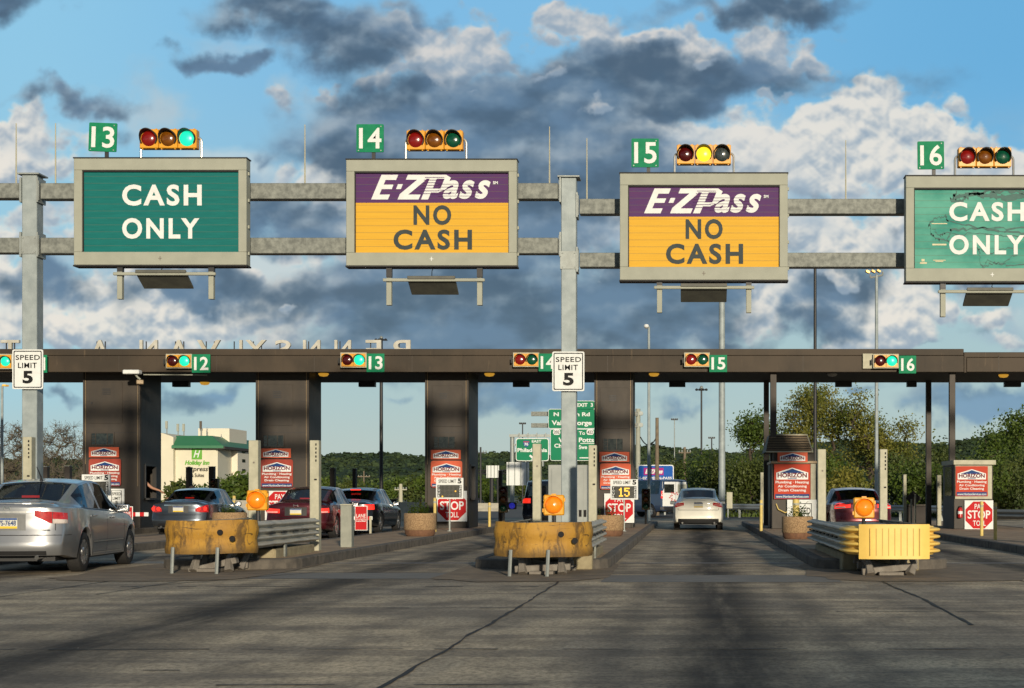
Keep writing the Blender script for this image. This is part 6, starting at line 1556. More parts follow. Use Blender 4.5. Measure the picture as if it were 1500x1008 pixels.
# ================================================================= PEOPLE at the lane 12 window
def human(name, label, J, cloth_j, loc, hair_at, hand_at, hand_dir):
    """J: dict joint -> (pos, radius, parent) ; skin modifier, converted to a mesh"""
    T = thing(name, label, 'person', loc)
    def skinned(nm, names, m_, grow=0.0):
        idx = {k: i for i, k in enumerate(names)}; vs = [J[k][0] for k in names]
        es = [(idx[k], idx[J[k][2]]) for k in names if J[k][2] in idx]
        me = bpy.data.meshes.new(nm); me.from_pydata([Vector(v_) for v_ in vs], es, [])
        o = bpy.data.objects.new(nm, me); COL.objects.link(o); md = o.modifiers.new('Skin', 'SKIN'); sb = o.modifiers.new('Sub', 'SUBSURF'); sb.levels = 2; sb.render_levels = 2
        for k in names: me.skin_vertices[0].data[idx[k]].radius = (J[k][1]+grow,)*2
        me.skin_vertices[0].data[0].use_root = True
        bpy.context.view_layer.update(); dg = bpy.context.evaluated_depsgraph_get()
        m2 = bpy.data.meshes.new_from_object(o.evaluated_get(dg)); bpy.data.objects.remove(o)
        for p in m2.polygons: p.use_smooth = True
        m2.materials.clear(); m2.name = nm
        return link(nm, m2, m_, T)
    skinned('body', list(J), M['skin']); skinned('clothing', cloth_j, M['cloth'], .018)
    hx = Vector(hair_at); g = MB().lathe([(0,.11),(.05,.105),(.085,.07),(.10,.02),(.10,-.03),(.092,-.05)], hx, 16); part(T, 'hair', g, M['hair'], world=False, smooth=True)
    g = MB()
    for sx in (-.03,.03): g.lathe([(0,-.012),(.012,0),(0,.012)], (hx.x+sx, hx.y-.098, hx.z-.03), 8)
    part(T, 'eye', g, M['black'], world=False)
    return T
def body_joints(reach, fingers_dir, sit=False):
    J = {}
    J['pelvis'] = ((0,0,.98 if not sit else .50), .13, None); J['belly'] = ((0,0,J['pelvis'][0][2]+.2), .125, 'pelvis'); z = J['belly'][0][2]
    J['chest'] = ((0,0,z+.22), .145, 'belly'); J['neck'] = ((0,0,z+.40), .055, 'chest'); J['head'] = ((0,-.01,z+.50), .078, 'neck'); J['crown'] = ((0,0,z+.62), .085, 'head'); J['nose'] = ((0,-.095,z+.53), .018, 'head')
    for s, sg in (('r', 1), ('l', -1)):
        J['sh'+s] = ((sg*.18,0,z+.32), .065, 'chest')
        if sg == reach[0]:
            t_ = Vector(reach[1]); a = Vector(J['sh'+s][0]); e = a.lerp(t_, .48)+Vector((0,0,-.07)); w_ = a.lerp(t_, .88)
            J['el'+s] = (tuple(e), .046, 'sh'+s); J['wr'+s] = (tuple(w_), .030, 'el'+s); J['palm'+s] = (tuple(t_), .036, 'wr'+s)
            dr = (t_-w_).normalized(); up_ = Vector((0,0,1)); sd_ = dr.cross(up_).normalized()
            for k in range(4):
                b = t_+dr*.05+sd_*(.03*(k-1.5)*.8); c_ = b+dr*(.05+.01*(1.5-abs(k-1.5)))-up_*.012
                J['f%d'%k+s] = (tuple(b), .010, 'palm'+s); J['g%d'%k+s] = (tuple(c_), .008, 'f%d'%k+s)
            J['th'+s] = (tuple(t_+sd_*.045+dr*.02), .011, 'palm'+s)
        else:
            J['el'+s] = ((sg*.24,0,z+.05), .045, 'sh'+s); J['wr'+s] = ((sg*.22,-.12,z-.12), .03, 'el'+s); J['palm'+s] = ((sg*.2,-.18,z-.17), .035, 'wr'+s)
            for k in range(4): J['f%d'%k+s] = ((sg*.2+.02*(k-1.5),-.24,z-.19), .009, 'palm'+s)
        if not sit: J['kn'+s] = ((sg*.11,0,.52), .062, 'pelvis'); J['an'+s] = ((sg*.11,.02,.10), .042, 'kn'+s); J['to'+s] = ((sg*.12,-.14,.04), .038, 'an'+s)
        else: J['kn'+s] = ((sg*.13,.42,.52), .07, 'pelvis'); J['an'+s] = ((sg*.13,.72,.22), .045, 'kn'+s); J['to'+s] = ((sg*.13,.86,.22), .038, 'an'+s)
    return J
bx1 = PX(205, 50)
J = body_joints((1, (.80,.0,1.12)), None)
human('person', 'toll collector leaning a bare forearm out of the far left tower', J, ['pelvis','belly','chest','shr','shl','ell','knr','anr','knl','anl'], (bx1-.42, 50.95, .20), (0,0,1.52), None, None)
Yc = 47.2; cx = PX(262, Yc)
J = body_joints((-1, (-.72,-.05,1.02)), None, sit=True)
human('person', 'driver of the blue-grey saloon reaching a hand towards the toll window', J, ['pelvis','belly','chest','shr','shl','elr','knr','anr','knl','anl'], (cx-.36, Yc+2.35, .10), (0,0,1.30), None, None)
# ================================================================= BEYOND THE PLAZA
# lamp posts and masts
def mast(px, pyt, Y, r0, r1, label, head, mm='galv', base=0.0, name='lamp_post'):
    x = PX(px, Y); zt = PZ(pyt, Y)
    T = thing(name, label, 'lamp post', (x, Y, base), 'lamp posts round the plaza')
    part(T, 'pole', MB().tube([(x, Y, base), (x, Y, zt)], [r0, r1], 12), M[mm], smooth=True)
    part(T, 'base_plate', MB().box(x-r0*2, x+r0*2, Y-r0*2, Y+r0*2, base, base+.06), M[mm])
    q = Y/F
    if head == 'cluster':
        part(T, 'crossarm', MB().box(x-9*q, x+9*q, Y-.05, Y+.05, zt-5*q, zt-4*q), M['dark_steel'])
        for dx in (-7, -2.5, 2.5, 7):
            c = (x+dx*q, Y-.1, zt-4*q); h = part(T, 'lamp_head', MB().lathe([(0, 2*q), (1.7*q, 1.2*q), (2.4*q, -.3*q), (1.5*q, -1.3*q)], c, 12), M['dark_steel'], smooth=True)
            part(h, 'lamp_glass', MB().lathe([(1.5*q, -1.35*q), (0, -1.9*q)], c, 12), M['lamp_gl'], org=T.location)
        part(T, 'finial', MB().lathe([(2.2*q, -2*q), (2.6*q, 0), (1.2*q, 1.6*q), (0, 2*q)], (x, Y, zt), 12), M['galv'])
    elif head == 'cobra':
        part(T, 'arm', MB().tube([(x, Y, zt-1.5*q), (x-2*q, Y-.1, zt), (x-5*q, Y-.2, zt+1*q)], .04, 6), M[mm])
        h = part(T, 'lamp_head', MB().lathe([(0, 3.5*q), (3*q, 2.8*q), (4*q, .5*q), (3.4*q, -1.2*q)], (x-3.5*q, Y-.2, zt), 14), M['white'], smooth=True)
        part(h, 'lamp_glass', MB().lathe([(3.3*q, -1.25*q), (1.5*q, -3*q), (0, -3.4*q)], (x-3.5*q, Y-.2, zt), 14), M['lamp_gl'], org=T.location)
    elif head == 'flood':
        g = MB().tube([(x-9*q, Y, zt-4*q), (x+9*q, Y, zt)], .05, 6)
        g.tube([(x-9*q, Y, zt-4*q), (x-9*q, Y, zt+1*q)], .04, 6).tube([(x+9*q, Y, zt), (x+9*q, Y, zt+5*q)], .04, 6).tube([(x, Y, zt-2*q), (x, Y, zt+3*q)], .04, 6)
        part(T, 'crossarm', g, M['galv'])
        for dx, dz, mm2 in ((-13, 5, 'lamp_on'), (-5, 5.5, 'lamp_soft'), (3, 6, 'lamp_soft')):
            h = part(T, 'lamp_head', MB().cbox((x+dx*q, Y, zt+dz*q), 7*q, .3, 3.5*q, Matrix.Rotation(R(28), 3, 'Y')), M['frame'], bevel=.02)
            part(h, 'lamp_glass', MB().cbox((x+dx*q, Y-.17, zt+dz*q-.02), 5*q, .03, 2.4*q, Matrix.Rotation(R(28), 3, 'Y')), M[mm2], org=T.location)
    elif head == 'tee':
        part(T, 'crossarm', MB().box(x-5*q, x+5*q, Y-.08, Y+.08, zt-.6*q, zt+.6*q), M['dark_steel'])
        g = MB()
        for dx in (-4, -1.4, 1.4, 4): g.box(x+(dx-1)*q, x+(dx+1)*q, Y-.3, Y+.1, zt+.6*q, zt+1.9*q)
        part(T, 'lamp_head', g, M['dark_steel'])
    elif head == 'orange':
        part(T, 'arm', MB().tube([(x, Y, zt), (x+4*q, Y, zt+.5*q)], .04, 6), M[mm])
        part(T, 'lamp_head', MB().cbox((x+5*q, Y, zt+.2*q), 6*q, .35, 2.6*q), M['lamp_soft'], bevel=.03)
mast(558.5, 494, 66, .085, .065, 'dark lamp post with four heads left of the third tower', 'cluster', 'dark_steel')
mast(1057.5, 300, 78, .17, .14, 'thick pale steel mast rising behind the lane 15 sign', None, 'galv_post')
mast(1194, 384, 72, .085, .065, 'tall thin dark mast between the lane 15 and 16 signs', None, 'dark_steel')
mast(1284, 403, 71, .09, .07, 'pale mast with lit floodlights beside the stained sign', 'flood', 'galv_post')
mast(950.5, 479, 68, .075, .055, 'slim pale lamp post with round white head right of the fourth tower', 'cobra', 'galv_post')
mast(1027.5, 567, 110, .07, .06, 'dark multi-headed lamp post under the canopy near the thick mast', 'cluster', 'dark_steel')
mast(988, 615, 210, .08, .06, 'far thin lamp post right of the blue sign', 'tee', 'galv')
mast(1042.5, 642, 200, .10, .08, 'far short tee-headed lamp post left of the thick mast', 'tee', 'dark_steel')
mast(765.5, 621, 220, .10, .08, 'far tee-headed lamp post above the left green highway sign', 'tee', 'dark_steel')
mast(3, 565, 62, .06, .05, 'slim pale lamp post with orange head at the left edge', 'orange', 'galv_post')
def upole(px, t_, b_, Y, label, arms=1, mm='wood', r_=.14):
    x, z0, z1 = PX(px, Y), 0.0, PZ(t_, Y); T = thing('utility_pole', label, 'utility pole', (x, Y, 0), 'utility poles beyond the plaza')
    part(T, 'pole', MB().tube([(x, Y, 0), (x, Y, z1)], [r_*1.1, r_*.8], 10), M[mm], smooth=True)
    if arms:
        g = MB().box(x-9*Y/F, x+9*Y/F, Y-.06, Y+.06, z1-9*Y/F, z1-7.6*Y/F); part(T, 'crossarm', g, M[mm])
        g = MB()
        for k in (-8, -4, 4, 8): g.lathe([(.05, 0), (.07, .1), (.03, .2)], (x+k*Y/F, Y, z1-7.6*Y/F), 6)
        part(T, 'insulator', g, M['galv'])
for a in ((962.5,612,0,95,'pale wooden utility pole right of the fourth tower',0,'wood',.13),(1003,655,0,130,'wooden utility pole with crossarm behind the white saloon',1,'wood',.13),(1087.5,671,0,130,'wooden utility pole right of the thick mast',1,'wood',.13),(587,709,0,150,'short pale utility pole beyond the left planter',1,'postb',.2),(704,655,0,170,'dark utility pole with crossarm right of the third tower',1,'dark_steel',.12),(533,690,0,260,'far faint utility pole left of the dark lamp post',1,'wood',.12)): upole(*a)

# green highway signs and their gantries
YH = 190.0
def hp(px): return PX(px, YH)
T = thing('highway_gantry', 'distant grey pipe gantry holding the left green highway sign', 'gantry', (hp(749), YH, 0))
part(T, 'post', MB().tube([(hp(749), YH+1, 0), (hp(749), YH+1, PZ(637, YH))], 3.2*YH/F, 12), M['galv'], smooth=True)
part(T, 'beam', MB().box(hp(745), hp(812), YH+.6, YH+1, PZ(640, YH), PZ(636, YH)).box(hp(752), hp(800), YH+.6, YH+1, PZ(653, YH), PZ(650, YH)), M['galv'])
g = MB()
for px in (759, 772, 785, 798): g.box(hp(px), hp(px+1.6), YH+.3, YH+.6, PZ(676, YH), PZ(634, YH))
part(T, 'hanger', g, M['galv'])
part(T, 'lamp_bar', MB().box(hp(770), hp(771.5), YH-.5, YH+.5, PZ(683, YH), PZ(675, YH)).box(hp(795), hp(796.5), YH-.5, YH+.5, PZ(683, YH), PZ(675, YH)), M['galv'])
T = thing('highway_sign', 'green EAST highway sign with red and blue shield and a white arrow', 'sign', (hp(780), YH, PZ(677, YH)), 'green highway signs beyond the plaza')
x0, x1, z0, z1 = BX(755.5, 642, 804, 675.5, YH)
part(T, 'border', MB().prism(rrect(x0, x1, z0, z1, .3), YH+.03, YH+.15), M['white']); part(T, 'panel', MB().prism(rrect(x0+.09, x1-.09, z0+.09, z1-.09, .25), YH, YH+.029), M['hwy'])
def pz(y, Y=YH): return PZ(y, Y)
g = MB(); text(g, 'EAST', hp(779), hp(793), pz(648.5), pz(644.5), YH-.01, bold=.03); text(g, 'Philadelphia', hp(758), hp(801.5), pz(664), pz(656.5), YH-.01, bold=.03)
g.prism([(hp(775), pz(668)), (hp(777), pz(666)), (hp(782), pz(670)), (hp(783), pz(667)), (hp(784), pz(674)), (hp(777), pz(674)), (hp(780), pz(672.5))], YH-.03, YH-.005)
part(T, 'lettering', g, M['white'], recalc=False)
def shield(T, px, py, h, s, kind, Y):
    x, z = PX(px, Y), PZ(py, Y); q = h*Y/F/2
    if kind == 'inter':
        P = [(x-q, z+q*.7), (x-q*.4, z+q), (x, z+q*.85), (x+q*.4, z+q), (x+q, z+q*.7), (x+q*.95, z-q*.2), (x+q*.5, z-q*.8), (x, z-q*1.05), (x-q*.5, z-q*.8), (x-q*.95, z-q*.2)]
        p = part(T, 'shield', MB().prism(P, Y-.04, Y-.005), M['plate_b']); part(p, 'shield_top', MB().box(x-q*.9, x+q*.9, Y-.06, Y-.041, z+q*.42, z+q*.72), M['shieldr'], org=T.location)
        g = MB(); text(g, s, x-q*.62, x+q*.62, z-q*.6, z+q*.3, Y-.05, bold=.04); part(p, 'shield_number', g, M['white'], org=T.location, recalc=False)
    else:
        P = [(x-q*1.1, z+q*.5), (x-q*.7, z+q*.9), (x+q*.7, z+q*.9), (x+q*1.1, z+q*.5), (x+q*1.2, z-q*.3), (x+q*.8, z-q*.9), (x-q*.8, z-q*.9), (x-q*1.2, z-q*.3)]
        p = part(T, 'shield', MB().prism(P, Y-.04, Y-.005), M['white']); g = MB(); text(g, s, x-q*.9, x+q*.9, z-q*.5, z+q*.5, Y-.05, bold=.02); part(p, 'shield_number', g, M['black'], org=T.location, recalc=False)
shield(T, 771, 650, 9.5, '76', 'inter', YH)
YE = 150.0
def ep(px): return PX(px, YE)
def ez(py): return PZ(py, YE)
T = thing('highway_gantry', 'distant steel gantry with stub beams and round right post behind the middle gantry post', 'gantry', (ep(934), YE, 0))
part(T, 'post', MB().tube([(ep(934), YE+1, 0), (ep(934), YE+1, ez(598))], 3.6*YE/F, 12), M['frame'], smooth=True)
part(T, 'beam', MB().box(ep(777), ep(934), YE+.6, YE+1, ez(609), ez(602.5)).box(ep(777), ep(934), YE+.6, YE+1, ez(626), ez(619.5)), M['galv_worn'])
g = MB()
for py in (605, 622): g.lathe([(.22,-.05),(.22,.3)], (ep(938.5), YE+.8, ez(py)), 10, 'Y')
part(T, 'pipe_end', g, M['galv'])
T = thing('highway_sign', 'large green exit highway sign half hidden by the middle gantry post', 'sign', (ep(837), YE, ez(675)), 'green highway signs beyond the plaza')
for nm, (a, b, c, d_) in (('exit_tab', (838, 587, 871.5, 600)), ('upper_panel', (803, 599, 872, 628)), ('lower_panel', (806, 628.5, 872, 675))):
    x0, x1, z0, z1 = BX(a, b, c, d_, YE); p = part(T, nm, MB().prism(rrect(x0+.05, x1-.05, z0+.05, z1-.05, .15), YE, YE+.03), M['hwy'])
    part(p, 'border', MB().prism(rrect(x0, x1, z0, z1, .2), YE+.031, YE+.12), M['white'], org=T.location)
g = MB()
for s, a, b, t_, bt in (('EXIT  326', 845, 878, 590.5, 596), ('N Gulph Rd', 811, 864, 604, 611.5), ('Valley Forge', 808, 867, 616, 625), ('To', 848, 857, 632, 637), ('West Pottstown', 818, 885, 641, 648), ('Chester', 812, 843, 650, 656), ('Swedesford', 848, 890, 652, 658), ('ROAD', 820, 836, 662, 667)):
    if b > 872: s = {'EXIT  326':'EXIT  3', 'West Pottstown':'W      Potts', 'Swedesford':'Swe'}[s]; b = {'EXIT  3':868.5, 'W      Potts':870, 'Swe':860}[s]
    if s == 'ROAD': continue
    text(g, s, ep(a), ep(b), ez(bt), ez(t_), YE-.01, bold=.03)
g.box(ep(850), ep(871), YE-.03, YE-.005, ez(650.2), ez(649.2)).box(ep(849), ep(871), YE-.03, YE-.005, ez(671.5), ez(670))
part(T, 'lettering', g, M['white'], recalc=False)
shield(T, 815.5, 633, 9, '202', 'us', YE); shield(T, 864.5, 633, 9, '422', 'us', YE)
# truss with backs of white signs
YT = 170.0
T = thing('sign_truss', 'distant dark truss carrying the backs of two white signs', 'gantry', (PX(740, YT), YT, 0))
def tp(px): return PX(px, YT)
g = MB().tube([(tp(700), YT, PZ(689, YT)), (tp(775), YT, PZ(689, YT))], .09, 6).tube([(tp(700), YT, PZ(694, YT)), (tp(775), YT, PZ(694, YT))], .09, 6)
for k in range(15): g.tube([(tp(700+k*5), YT, PZ(689, YT)), (tp(702.5+k*5), YT, PZ(694, YT))], .04, 4).tube([(tp(702.5+k*5), YT, PZ(694, YT)), (tp(705+k*5), YT, PZ(689, YT))], .04, 4)
part(T, 'truss', g, M['dark_steel']); part(T, 'post', MB().tube([(tp(720), YT, 0), (tp(720), YT, PZ(688, YT))], .22, 8).tube([(tp(729), YT, 0), (tp(729), YT, PZ(686, YT))], .10, 8), M['dark_steel'])
for (a, b, c, d_, lb) in ((712.5,682,731,700,'small white sign back with ribs on the distant truss'),(742,677,775,711,'large white sign back with ribs on the distant truss')):
    x0, x1, z0, z1 = BX(a, b, c, d_, YT-.5); T = thing('blank_sign', lb, 'sign', ((x0+x1)/2, YT-.5, z0), 'blank white signs')
    part(T, 'panel', MB().box(x0, x1, YT-.5, YT-.4, z0, z1), M['white']); g = MB()
    for q in np.linspace(.1, .9, 4): g.box(x0+(x1-x0)*q-.05, x0+(x1-x0)*q+.05, YT-.56, YT-.501, z0, z1)
    part(T, 'rib', g, M['galv'])
# blue sign
Y = 97.0; x0, x1, z0, z1 = BX(934, 681, 987, 711, Y)
T = thing('blue_sign', 'blue road sign with magenta logo panel right of the fourth tower', 'sign', ((x0+x1)/2, Y, z0))
part(T, 'border', MB().prism(rrect(x0, x1, z0, z1, .14), Y+.03, Y+.1), M['white']); part(T, 'panel', MB().prism(rrect(x0+.06, x1-.06, z0+.06, z1-.06, .1), Y, Y+.029), M['blue'])
a, b, c, d_ = BX(943, 685.5, 972, 696, Y); part(T, 'logo_panel', MB().box(a, b, Y-.01, Y-.001, c, d_), M['magenta'])
g = MB(); text(g, 'E-ZPass', PX(945, Y), PX(971, Y), PZ(694, Y), PZ(687.5, Y), Y-.012, bold=.05, shear=.3); text(g, '1-877-PENN-PASS', PX(937, Y), PX(984, Y), PZ(702.5, Y), PZ(698.5, Y), Y-.003, bold=.03); text(g, 'www.paturnpike.com', PX(936.5, Y), PX(985, Y), PZ(709.5, Y), PZ(704.5, Y), Y-.003, bold=.03)
part(T, 'lettering', g, M['white'], recalc=False); part(T, 'post', MB().box(x0+.5, x0+.6, Y+.1, Y+.2, 0, z1-.2).box(x1-.6, x1-.5, Y+.1, Y+.2, 0, z1-.2), M['galv'])
# white cabinet
Y = 84; x0, x1, z0, z1 = BX(1064.5, 721, 1073, 745, Y); T = thing('utility_cabinet', 'white cabinet beside the foot of the thick mast', 'cabinet', ((x0+x1)/2, Y, 0))
part(T, 'box', MB().box(x0, x1, Y, Y+.3, z0, z1), M['postb'], bevel=.01); part(T, 'leg', MB().box(x0+.05, x0+.1, Y+.1, Y+.2, 0, z0), M['galv']); part(T, 'hatch', MB().box(x0+.04, x1-.04, Y-.01, Y-.001, z0+.1, z1-.1), M['postb'])
# guardrails
def guardrail(pts, label, z=.75, name='guardrail'):
    T = thing(name, label, 'guardrail', (pts[0][0], pts[0][1], 0)); P = resample(pts, .5); prof = [(.0, z-.31), (.03, z-.27), (.08, z-.24), (.08, z-.20), (.02, z-.16), (.02, z-.14), (.08, z-.10), (.08, z-.06), (.03, z-.03), (0, z)]
    part(T, 'rail', sweep(P, prof, .01), mat('guardrail_far', (.30,.33,.34), .5, .3, (.22,.24,.25), 1, .8), smooth=True, angle=60)
    g = MB()
    for i in range(0, len(P), 4): g.box(P[i].x-.06, P[i].x+.06, P[i].y-.02+.05, P[i].y+.15, 0, z-.02)
    part(T, 'post', g, M['galv'])
guardrail([(PX(1048, 86), 86), (PX(1130, 82), 82), (PX(1330, 74), 74), (PX(1420, 68), 68)], 'long curved guardrail before the thicket right of lane 15')
guardrail([(PX(1452, 52), 52), (PX(1530, 49), 49)], 'guardrail at the right edge beyond the last booth')
sheet('verge', PX(1040, 88), 45, 88.5, 96, .01, mat('verge_grass', (.10,.11,.03), .95, 0, (.06,.07,.025), 1.2, .8))
g = MB(); rnd = random.Random(2)
for k in range(9000):
    x = rnd.uniform(PX(1040, 88), 45); y = rnd.uniform(88.4, 91); h = rnd.uniform(.08, .3); a = rnd.uniform(0, 3.14); e = .05
    g.add([(x-e*math.cos(a), y-e*math.sin(a), 0), (x+e*math.cos(a), y+e*math.sin(a), 0), (x+rnd.uniform(-.08,.08), y, h)], [(0,1,2)])
solo('verge_grass', g, M['leaf'], 'strip of grass along the guardrail', 'grass', kind='stuff', recalc=False)
# jersey barriers and dark blocks beyond the lanes
def jersey(px0, px1, t_, b_, Y, label, mm='conc_w'):
    x0, x1 = PX(px0, Y), PX(px1, Y); h = PZ(t_, Y); T = thing('concrete_barrier', label, 'concrete barrier', ((x0+x1)/2, Y, 0), 'concrete barriers beyond the lanes')
    g = MB(); pr = [(-.30, 0), (-.30, .08), (-.16, h*.4), (-.09, h), (.09, h), (.16, h*.4), (.30, .08), (.30, 0)]; n = len(pr)
    g.add([(x0, Y+a, b) for a, b in pr]+[(x1, Y+a, b) for a, b in pr], [tuple(range(n)), tuple(range(n, 2*n))[::-1]]+[(i, (i+1)%n, (i+1)%n+n, i+n) for i in range(n)])
    part(T, 'wall', g, M[mm]); g = MB()
    for x in np.arange(x0+3, x1, 3): g.box(x-.02, x+.02, Y-.304, Y-.09, .01, .09)
    part(T, 'joint', g, M['black'])
jersey(575, 628, 735.5, 750, 76, 'pale concrete barrier between the black saloon and the third tower')
jersey(318, 372, 733, 742, 88, 'pale concrete barrier right of the hotel')
jersey(700, 745, 737, 745, 120, 'far concrete barrier right of the third tower')
def dark_block(px0, px1, t_, b_, Y, label):
    x0, x1, z0, z1 = BX(px0, t_, px1, b_, Y); T = thing('rear_guard_wall', label, 'concrete wall', ((x0+x1)/2, Y, .165), 'dark walls at the rear island noses')
    part(T, 'wall', MB().box(x0, x1, Y, Y+.4, .165, z1), M['wall_dk'], bevel=.03); part(T, 'coping', MB().box(x0-.02, x1+.02, Y-.02, Y+.42, z1+.001, z1+.05), M['kerb'])
dark_block(560, 579, 733, 762, 60, 'dark wall block beyond the black saloon')
dark_block(1325, 1361, 741, 772, 57, 'dark wall block behind the diamond sign right of the wine-red saloon')
# diamond sign seen from behind
Y = 56; cx, cz_ = PX(1338, Y), PZ(730, Y); q = 12*Y/F; T = thing('diamond_sign', 'back of a diamond warning sign on twin posts right of the wine-red saloon', 'sign', (cx, Y, .165))
part(T, 'panel', MB().prism([(cx-q, cz_), (cx, cz_-q*.95), (cx+q, cz_), (cx, cz_+q*.95)], Y, Y+.02), M['wall_dk']); part(T, 'post', MB().box(cx-.11, cx-.05, Y-.06, Y-.001, .165, cz_-.02).box(cx+.03, cx+.09, Y-.06, Y-.001, .165, cz_+.15), M['frame'])
# pier-like dark stubs seen over the cars (rear lane posts)
def stub(px0, px1, t_, Y, label, mm='wall_dk'):
    x0, x1 = PX(px0, Y), PX(px1, Y); T = thing('rear_post', label, 'post', ((x0+x1)/2, Y, 0), 'dark posts behind the booths')
    part(T, 'column', MB().box(x0, x1, Y, Y+.25, 0, PZ(t_, Y)), M[mm], bevel=.01); part(T, 'cap', MB().box(x0-.01, x1+.01, Y-.01, Y+.26, PZ(t_, Y)+.001, PZ(t_, Y)+.02), M['galv'])
for a in ((61.5,69,684,58,'dark post left of the bare tree by the left gantry post'),(94,102,683,58,'dark blue-grey post above the silver sedan roof'),(272,279,685,58,'dark post in front of the hotel lettering, left one'),(305.5,313,684,58,'dark post in front of the hotel, right one'),
          (483,490,686,58,'dark post above the maroon saloon'),(516,521,687,58,'blue-grey post above the black saloon'),(730,735,690,58,'steel-blue post right of the third tower')): stub(*a)
# small vertical signals for leaving lanes
def vsignal(px, t_, b_, Y, label, blue=False):
    x, z0, z1 = PX(px, Y), PZ(b_, Y), PZ(t_, Y); w_ = 6.2*Y/F; T = thing('exit_signal', label, 'traffic light', (x, Y, .165), 'vertical signals behind the booths')
    part(T, 'housing', MB().box(x-w_, x+w_, Y, Y+.25, z0, z1), mat('signal_olive', (.12,.075,.01), .5, 0, (.03,.025,.01), 8, .6), bevel=.02); s = (z1-z0)/3
    for k, mm in enumerate(('lens_red', 'lens_amber', 'lens_green')):
        c = (x, Y-.003, z1-(k+.5)*s); part(T, 'lens', lens(c, min(w_, s/2)*.8), M[mm], smooth=True); part(T, 'visor', visor(c, min(w_, s/2)*.86, .14, 220), M['sig_black'], smooth=True, recalc=False)
    part(T, 'post', MB().tube([(x, Y+.15, .165), (x, Y+.15, z0)], .045, 8), M['dark_steel'])
    if blue: part(T, 'blue_lamp', MB().lathe([(.11,0),(.10,-.05),(0,-.09)], (x+13*Y/F, Y, PZ(741, Y)), 14, 'Y'), M['lens_blue'], smooth=True); part(T, 'blue_lamp_housing', MB().cbox((x+11*Y/F, Y+.1, PZ(741, Y)), .4, .16, .26), M['dark_steel'], bevel=.03)
vsignal(737, 712, 751, 57, 'dark vertical signal with blue lamp right of the third tower', True)
vsignal(946, 716, 747, 57, 'vertical signal with olive housing right of the display showing 15')
vsignal(312.5, 701, 722, 56, 'small dark signal on the post in front of the hotel')
# slim boxes between the middle posts: rear service hut seen through the lane
Y = 36; x0, x1, z0, z1 = BX(803, 681, 860, 770, Y)
T = thing('equipment_cabinet', 'grey equipment cabinet behind the middle gantry post', 'cabinet', ((x0+x1)/2, Y, .165))
part(T, 'body', MB().box(x0, x1, Y, Y+.7, .165, z1), mat('cabinet_grey', (.34,.36,.34), .6, 0, (.24,.26,.25), 1.5, .8), bevel=.01)
part(T, 'door', MB().box(x0+.08, (x0+x1)/2-.02, Y-.02, Y-.001, .3, z1-.08).box((x0+x1)/2+.02, x1-.08, Y-.02, Y-.001, .3, z1-.08), mat('cabinet_grey', (.16,.17,.16)), bevel=.004)
part(T, 'vent', MB().box(PX(848,Y), PX(852,Y), Y-.03, Y-.021, PZ(757,Y), PZ(747,Y)).box(PX(855,Y), PX(859,Y), Y-.03, Y-.021, PZ(757,Y), PZ(747,Y)), M['black'])

# ---------------------------------------------------------------- hotel
YO = 300.0
def hx(px): return PX(px, YO)
def hz(py): return PZ(py, YO)
T = thing('hotel', 'cream hotel with green metal roof and green square logo on its wall', 'building', (hx(285), YO, 0))
dep = 30
# front gable wall and long right side running back
xa, xb, xc_ = hx(235), hx(257), hx(319)
zc = hz(654.5)
part(T, 'main_wall', MB().box(xb, xc_, YO, YO+dep, 0, zc), M['hotel'])
g = MB().prism([(hx(228), 0), (xb-.01, 0), (xb-.01, hz(640.5)), (hx(250), hz(638)), (hx(243), hz(635.5)), (hx(236), hz(634)), (hx(228), hz(634))], YO-1.2, YO+dep*.6)
part(T, 'corner_bay', g, M['hotel'])
# the long side: visible from the camera because the road axis lies to the right
XS = xc_
g = MB().box(xc_+.001, xc_+1.2, YO+9, YO+70, 0, zc-.6); part(T, 'side_wing', g, M['hotel_w'])
ov = 1.6
rz0, rz1 = hz(654.3), hz(638)
rf = part(T, 'roof', MB().add([(xb-.2, YO-ov, rz0), (xc_+ov, YO-ov, rz0), (xc_+ov, YO+72, rz0), (xb-.2, YO+72, rz0), (xb-.2, YO+1.2, rz1), (hx(307), YO+1.2, rz1), (hx(306), YO+60, rz1), (xb-.2, YO+60, rz1)],
   [(0,1,5,4),(1,2,6,5),(2,3,7,6),(3,0,4,7),(4,5,6,7),(0,3,2,1)]), M['roofg'])
part(rf, 'fascia', MB().box(xb-.2, xc_+ov, YO-ov-.15, YO-ov-.001, rz0-.35, rz0+.15), M['roofg'], org=T.location)
part(rf, 'eaves', MB().box(xc_+.1, xc_+ov+.2, YO-ov, YO+72, rz0-.5, rz0-.01), M['wall_dk'], org=T.location)
part(T, 'penthouse', MB().box(hx(271), hx(318), YO+8, YO+20, rz1-3, hz(625)), M['hotel_w'])
g = MB().add([(hx(322), YO+10, hz(655)), (hx(338), YO+10, hz(655)), (hx(337), YO+14, hz(645)), (hx(324), YO+14, hz(645))], [(0,1,2,3)])
part(T, 'gable_roof', MB().prism([(hx(319), hz(650)), (hx(341), hz(656)), (hx(337), hz(645.5)), (hx(322), hz(645.5))], YO+20, YO+22), M['roofg'])
part(T, 'entry_canopy', MB().box(xc_+1.3, xc_+3, YO+30, YO+38, hz(675), hz(672)), M['roofg'])
part(T, 'end_wing', MB().box(xc_+1.21, hx(343)*1.0, YO+38, YO+60, 0, hz(664)), M['hotel_w'])
for r_i, (py, col) in enumerate(((661, 0), (674, 1), (688, 2))):
    for k in range(7):
        yy = YO+12+k*6.2; xx = xc_+1.2
        w_o = part(T, 'window', MB().box(xx+.005, xx+.06, yy, yy+2.2, PZ(py+4.5, YO+20), PZ(py, YO+20)), M['glass_int'])
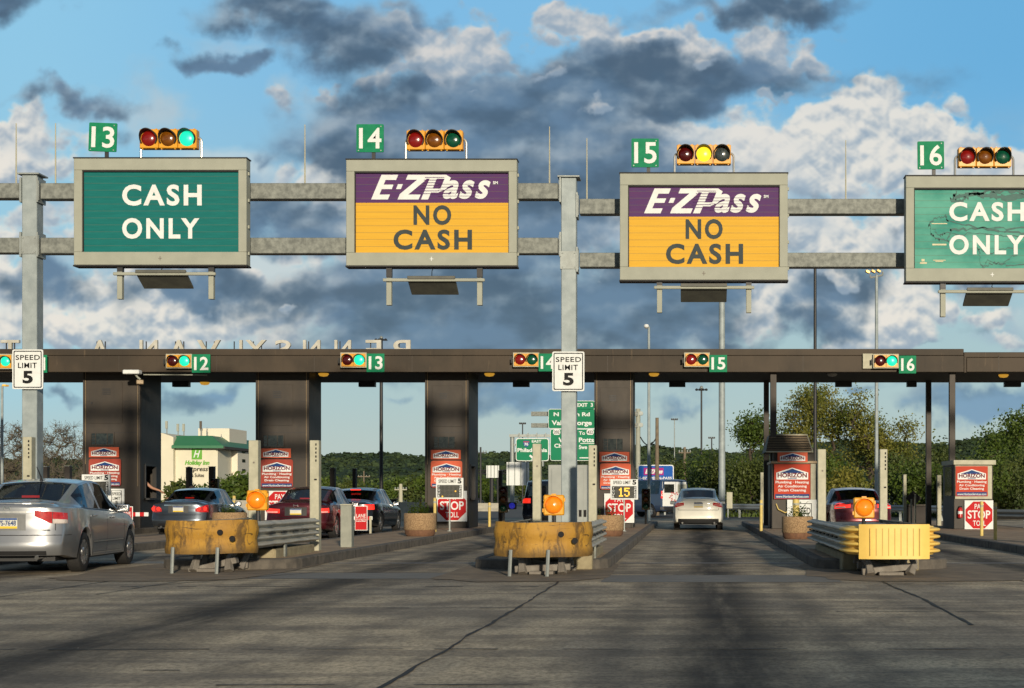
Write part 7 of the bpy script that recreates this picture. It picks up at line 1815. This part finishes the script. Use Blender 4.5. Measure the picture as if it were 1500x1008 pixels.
for k in range(7):
    part(T, 'window', MB().box(hx(321.5)+k*1.0*.45*0+ (hx(341)-hx(323))*k/7, hx(321.5)+(hx(341)-hx(323))*k/7+.45, YO+37.9, YO+37.99, PZ(678, YO+38), PZ(673, YO+38)), M['glass_int'])
x0, x1, z0, z1 = BX(281, 657.5, 296, 673, YO)
part(T, 'logo_square', MB().box(x0, x1, YO-.12, YO-.01, z0, z1), M['logo_g'])
g = MB(); text(g, 'H', x0+.35, x1-.3, z0+.35, z1-.3, YO-.13, thick=.05, bold=.02, shear=.35); text(g, 'Express', hx(272.5), hx(305), hz(691), hz(683.5), YO-.02, thick=.05) if False else None
part(T, 'logo_letter', g, M['white'], recalc=False)
g = MB(); text(g, 'Holiday Inn', hx(271), hx(307), hz(683), hz(674.5), YO-.02, thick=.08, bold=.04, shear=.25); part(T, 'name_lettering', g, M['logo_g'], recalc=False)
g = MB(); text(g, 'Express', hx(273), hx(305), hz(692.5), hz(683.5), YO-.02, thick=.08, bold=.015, shear=.25); text(g, '& Suites', hx(280), hx(299), hz(699), hz(693.5), YO-.02, thick=.08, bold=.015); part(T, 'subtitle_lettering', g, M['black'], recalc=False)
for px, t_, lb in ((244.5,617,'far left white aerial on the hotel roof'),(261,621,'second white aerial on the hotel roof'),(269.5,621,'white aerial beside the hotel penthouse'),(294.5,617,'thick aerial in front of the hotel penthouse'),(303,626,'thin rod on the penthouse'),(324,636,'slim rod right of the hotel penthouse')):
    Ya = YO+6.5; x = PX(px, Ya); zb = rz1-.4
    T2 = thing('rooftop_aerial', lb, 'aerial', (x, Ya, zb), 'aerials on the hotel roof'); part(T2, 'mast', MB().tube([(x, Ya, zb), (x, Ya, PZ(t_+4, Ya))], .12, 6), M['galv'])
    if t_ < 625: part(T2, 'antenna_panel', MB().box(x-.22, x+.22, Ya-.35, Ya-.12, PZ(t_+11, Ya), PZ(t_, Ya)), M['frame'] if px != 294.5 else M['bark_l'])
    else: part(T2, 'tip', MB().tube([(x, Ya, PZ(t_+4, Ya)), (x, Ya, PZ(t_, Ya))], .06, 5), M['galv'])
# utility wire strung between the poles
def wire(p, q, sag, label):
    P = [Vector(p).lerp(Vector(q), k/16)-Vector((0,0,sag*4*(k/16)*(1-k/16))) for k in range(17)]
    g = MB().tube([tuple(a-P[0]) for a in P], .035, 4); solo('power_line', g, M['dark_steel'], label, 'cable', loc=tuple(P[0]))
wire(AT(938,640,95), AT(962,640,95), .5, 'sagging cable between the round gantry post and the pale utility pole')
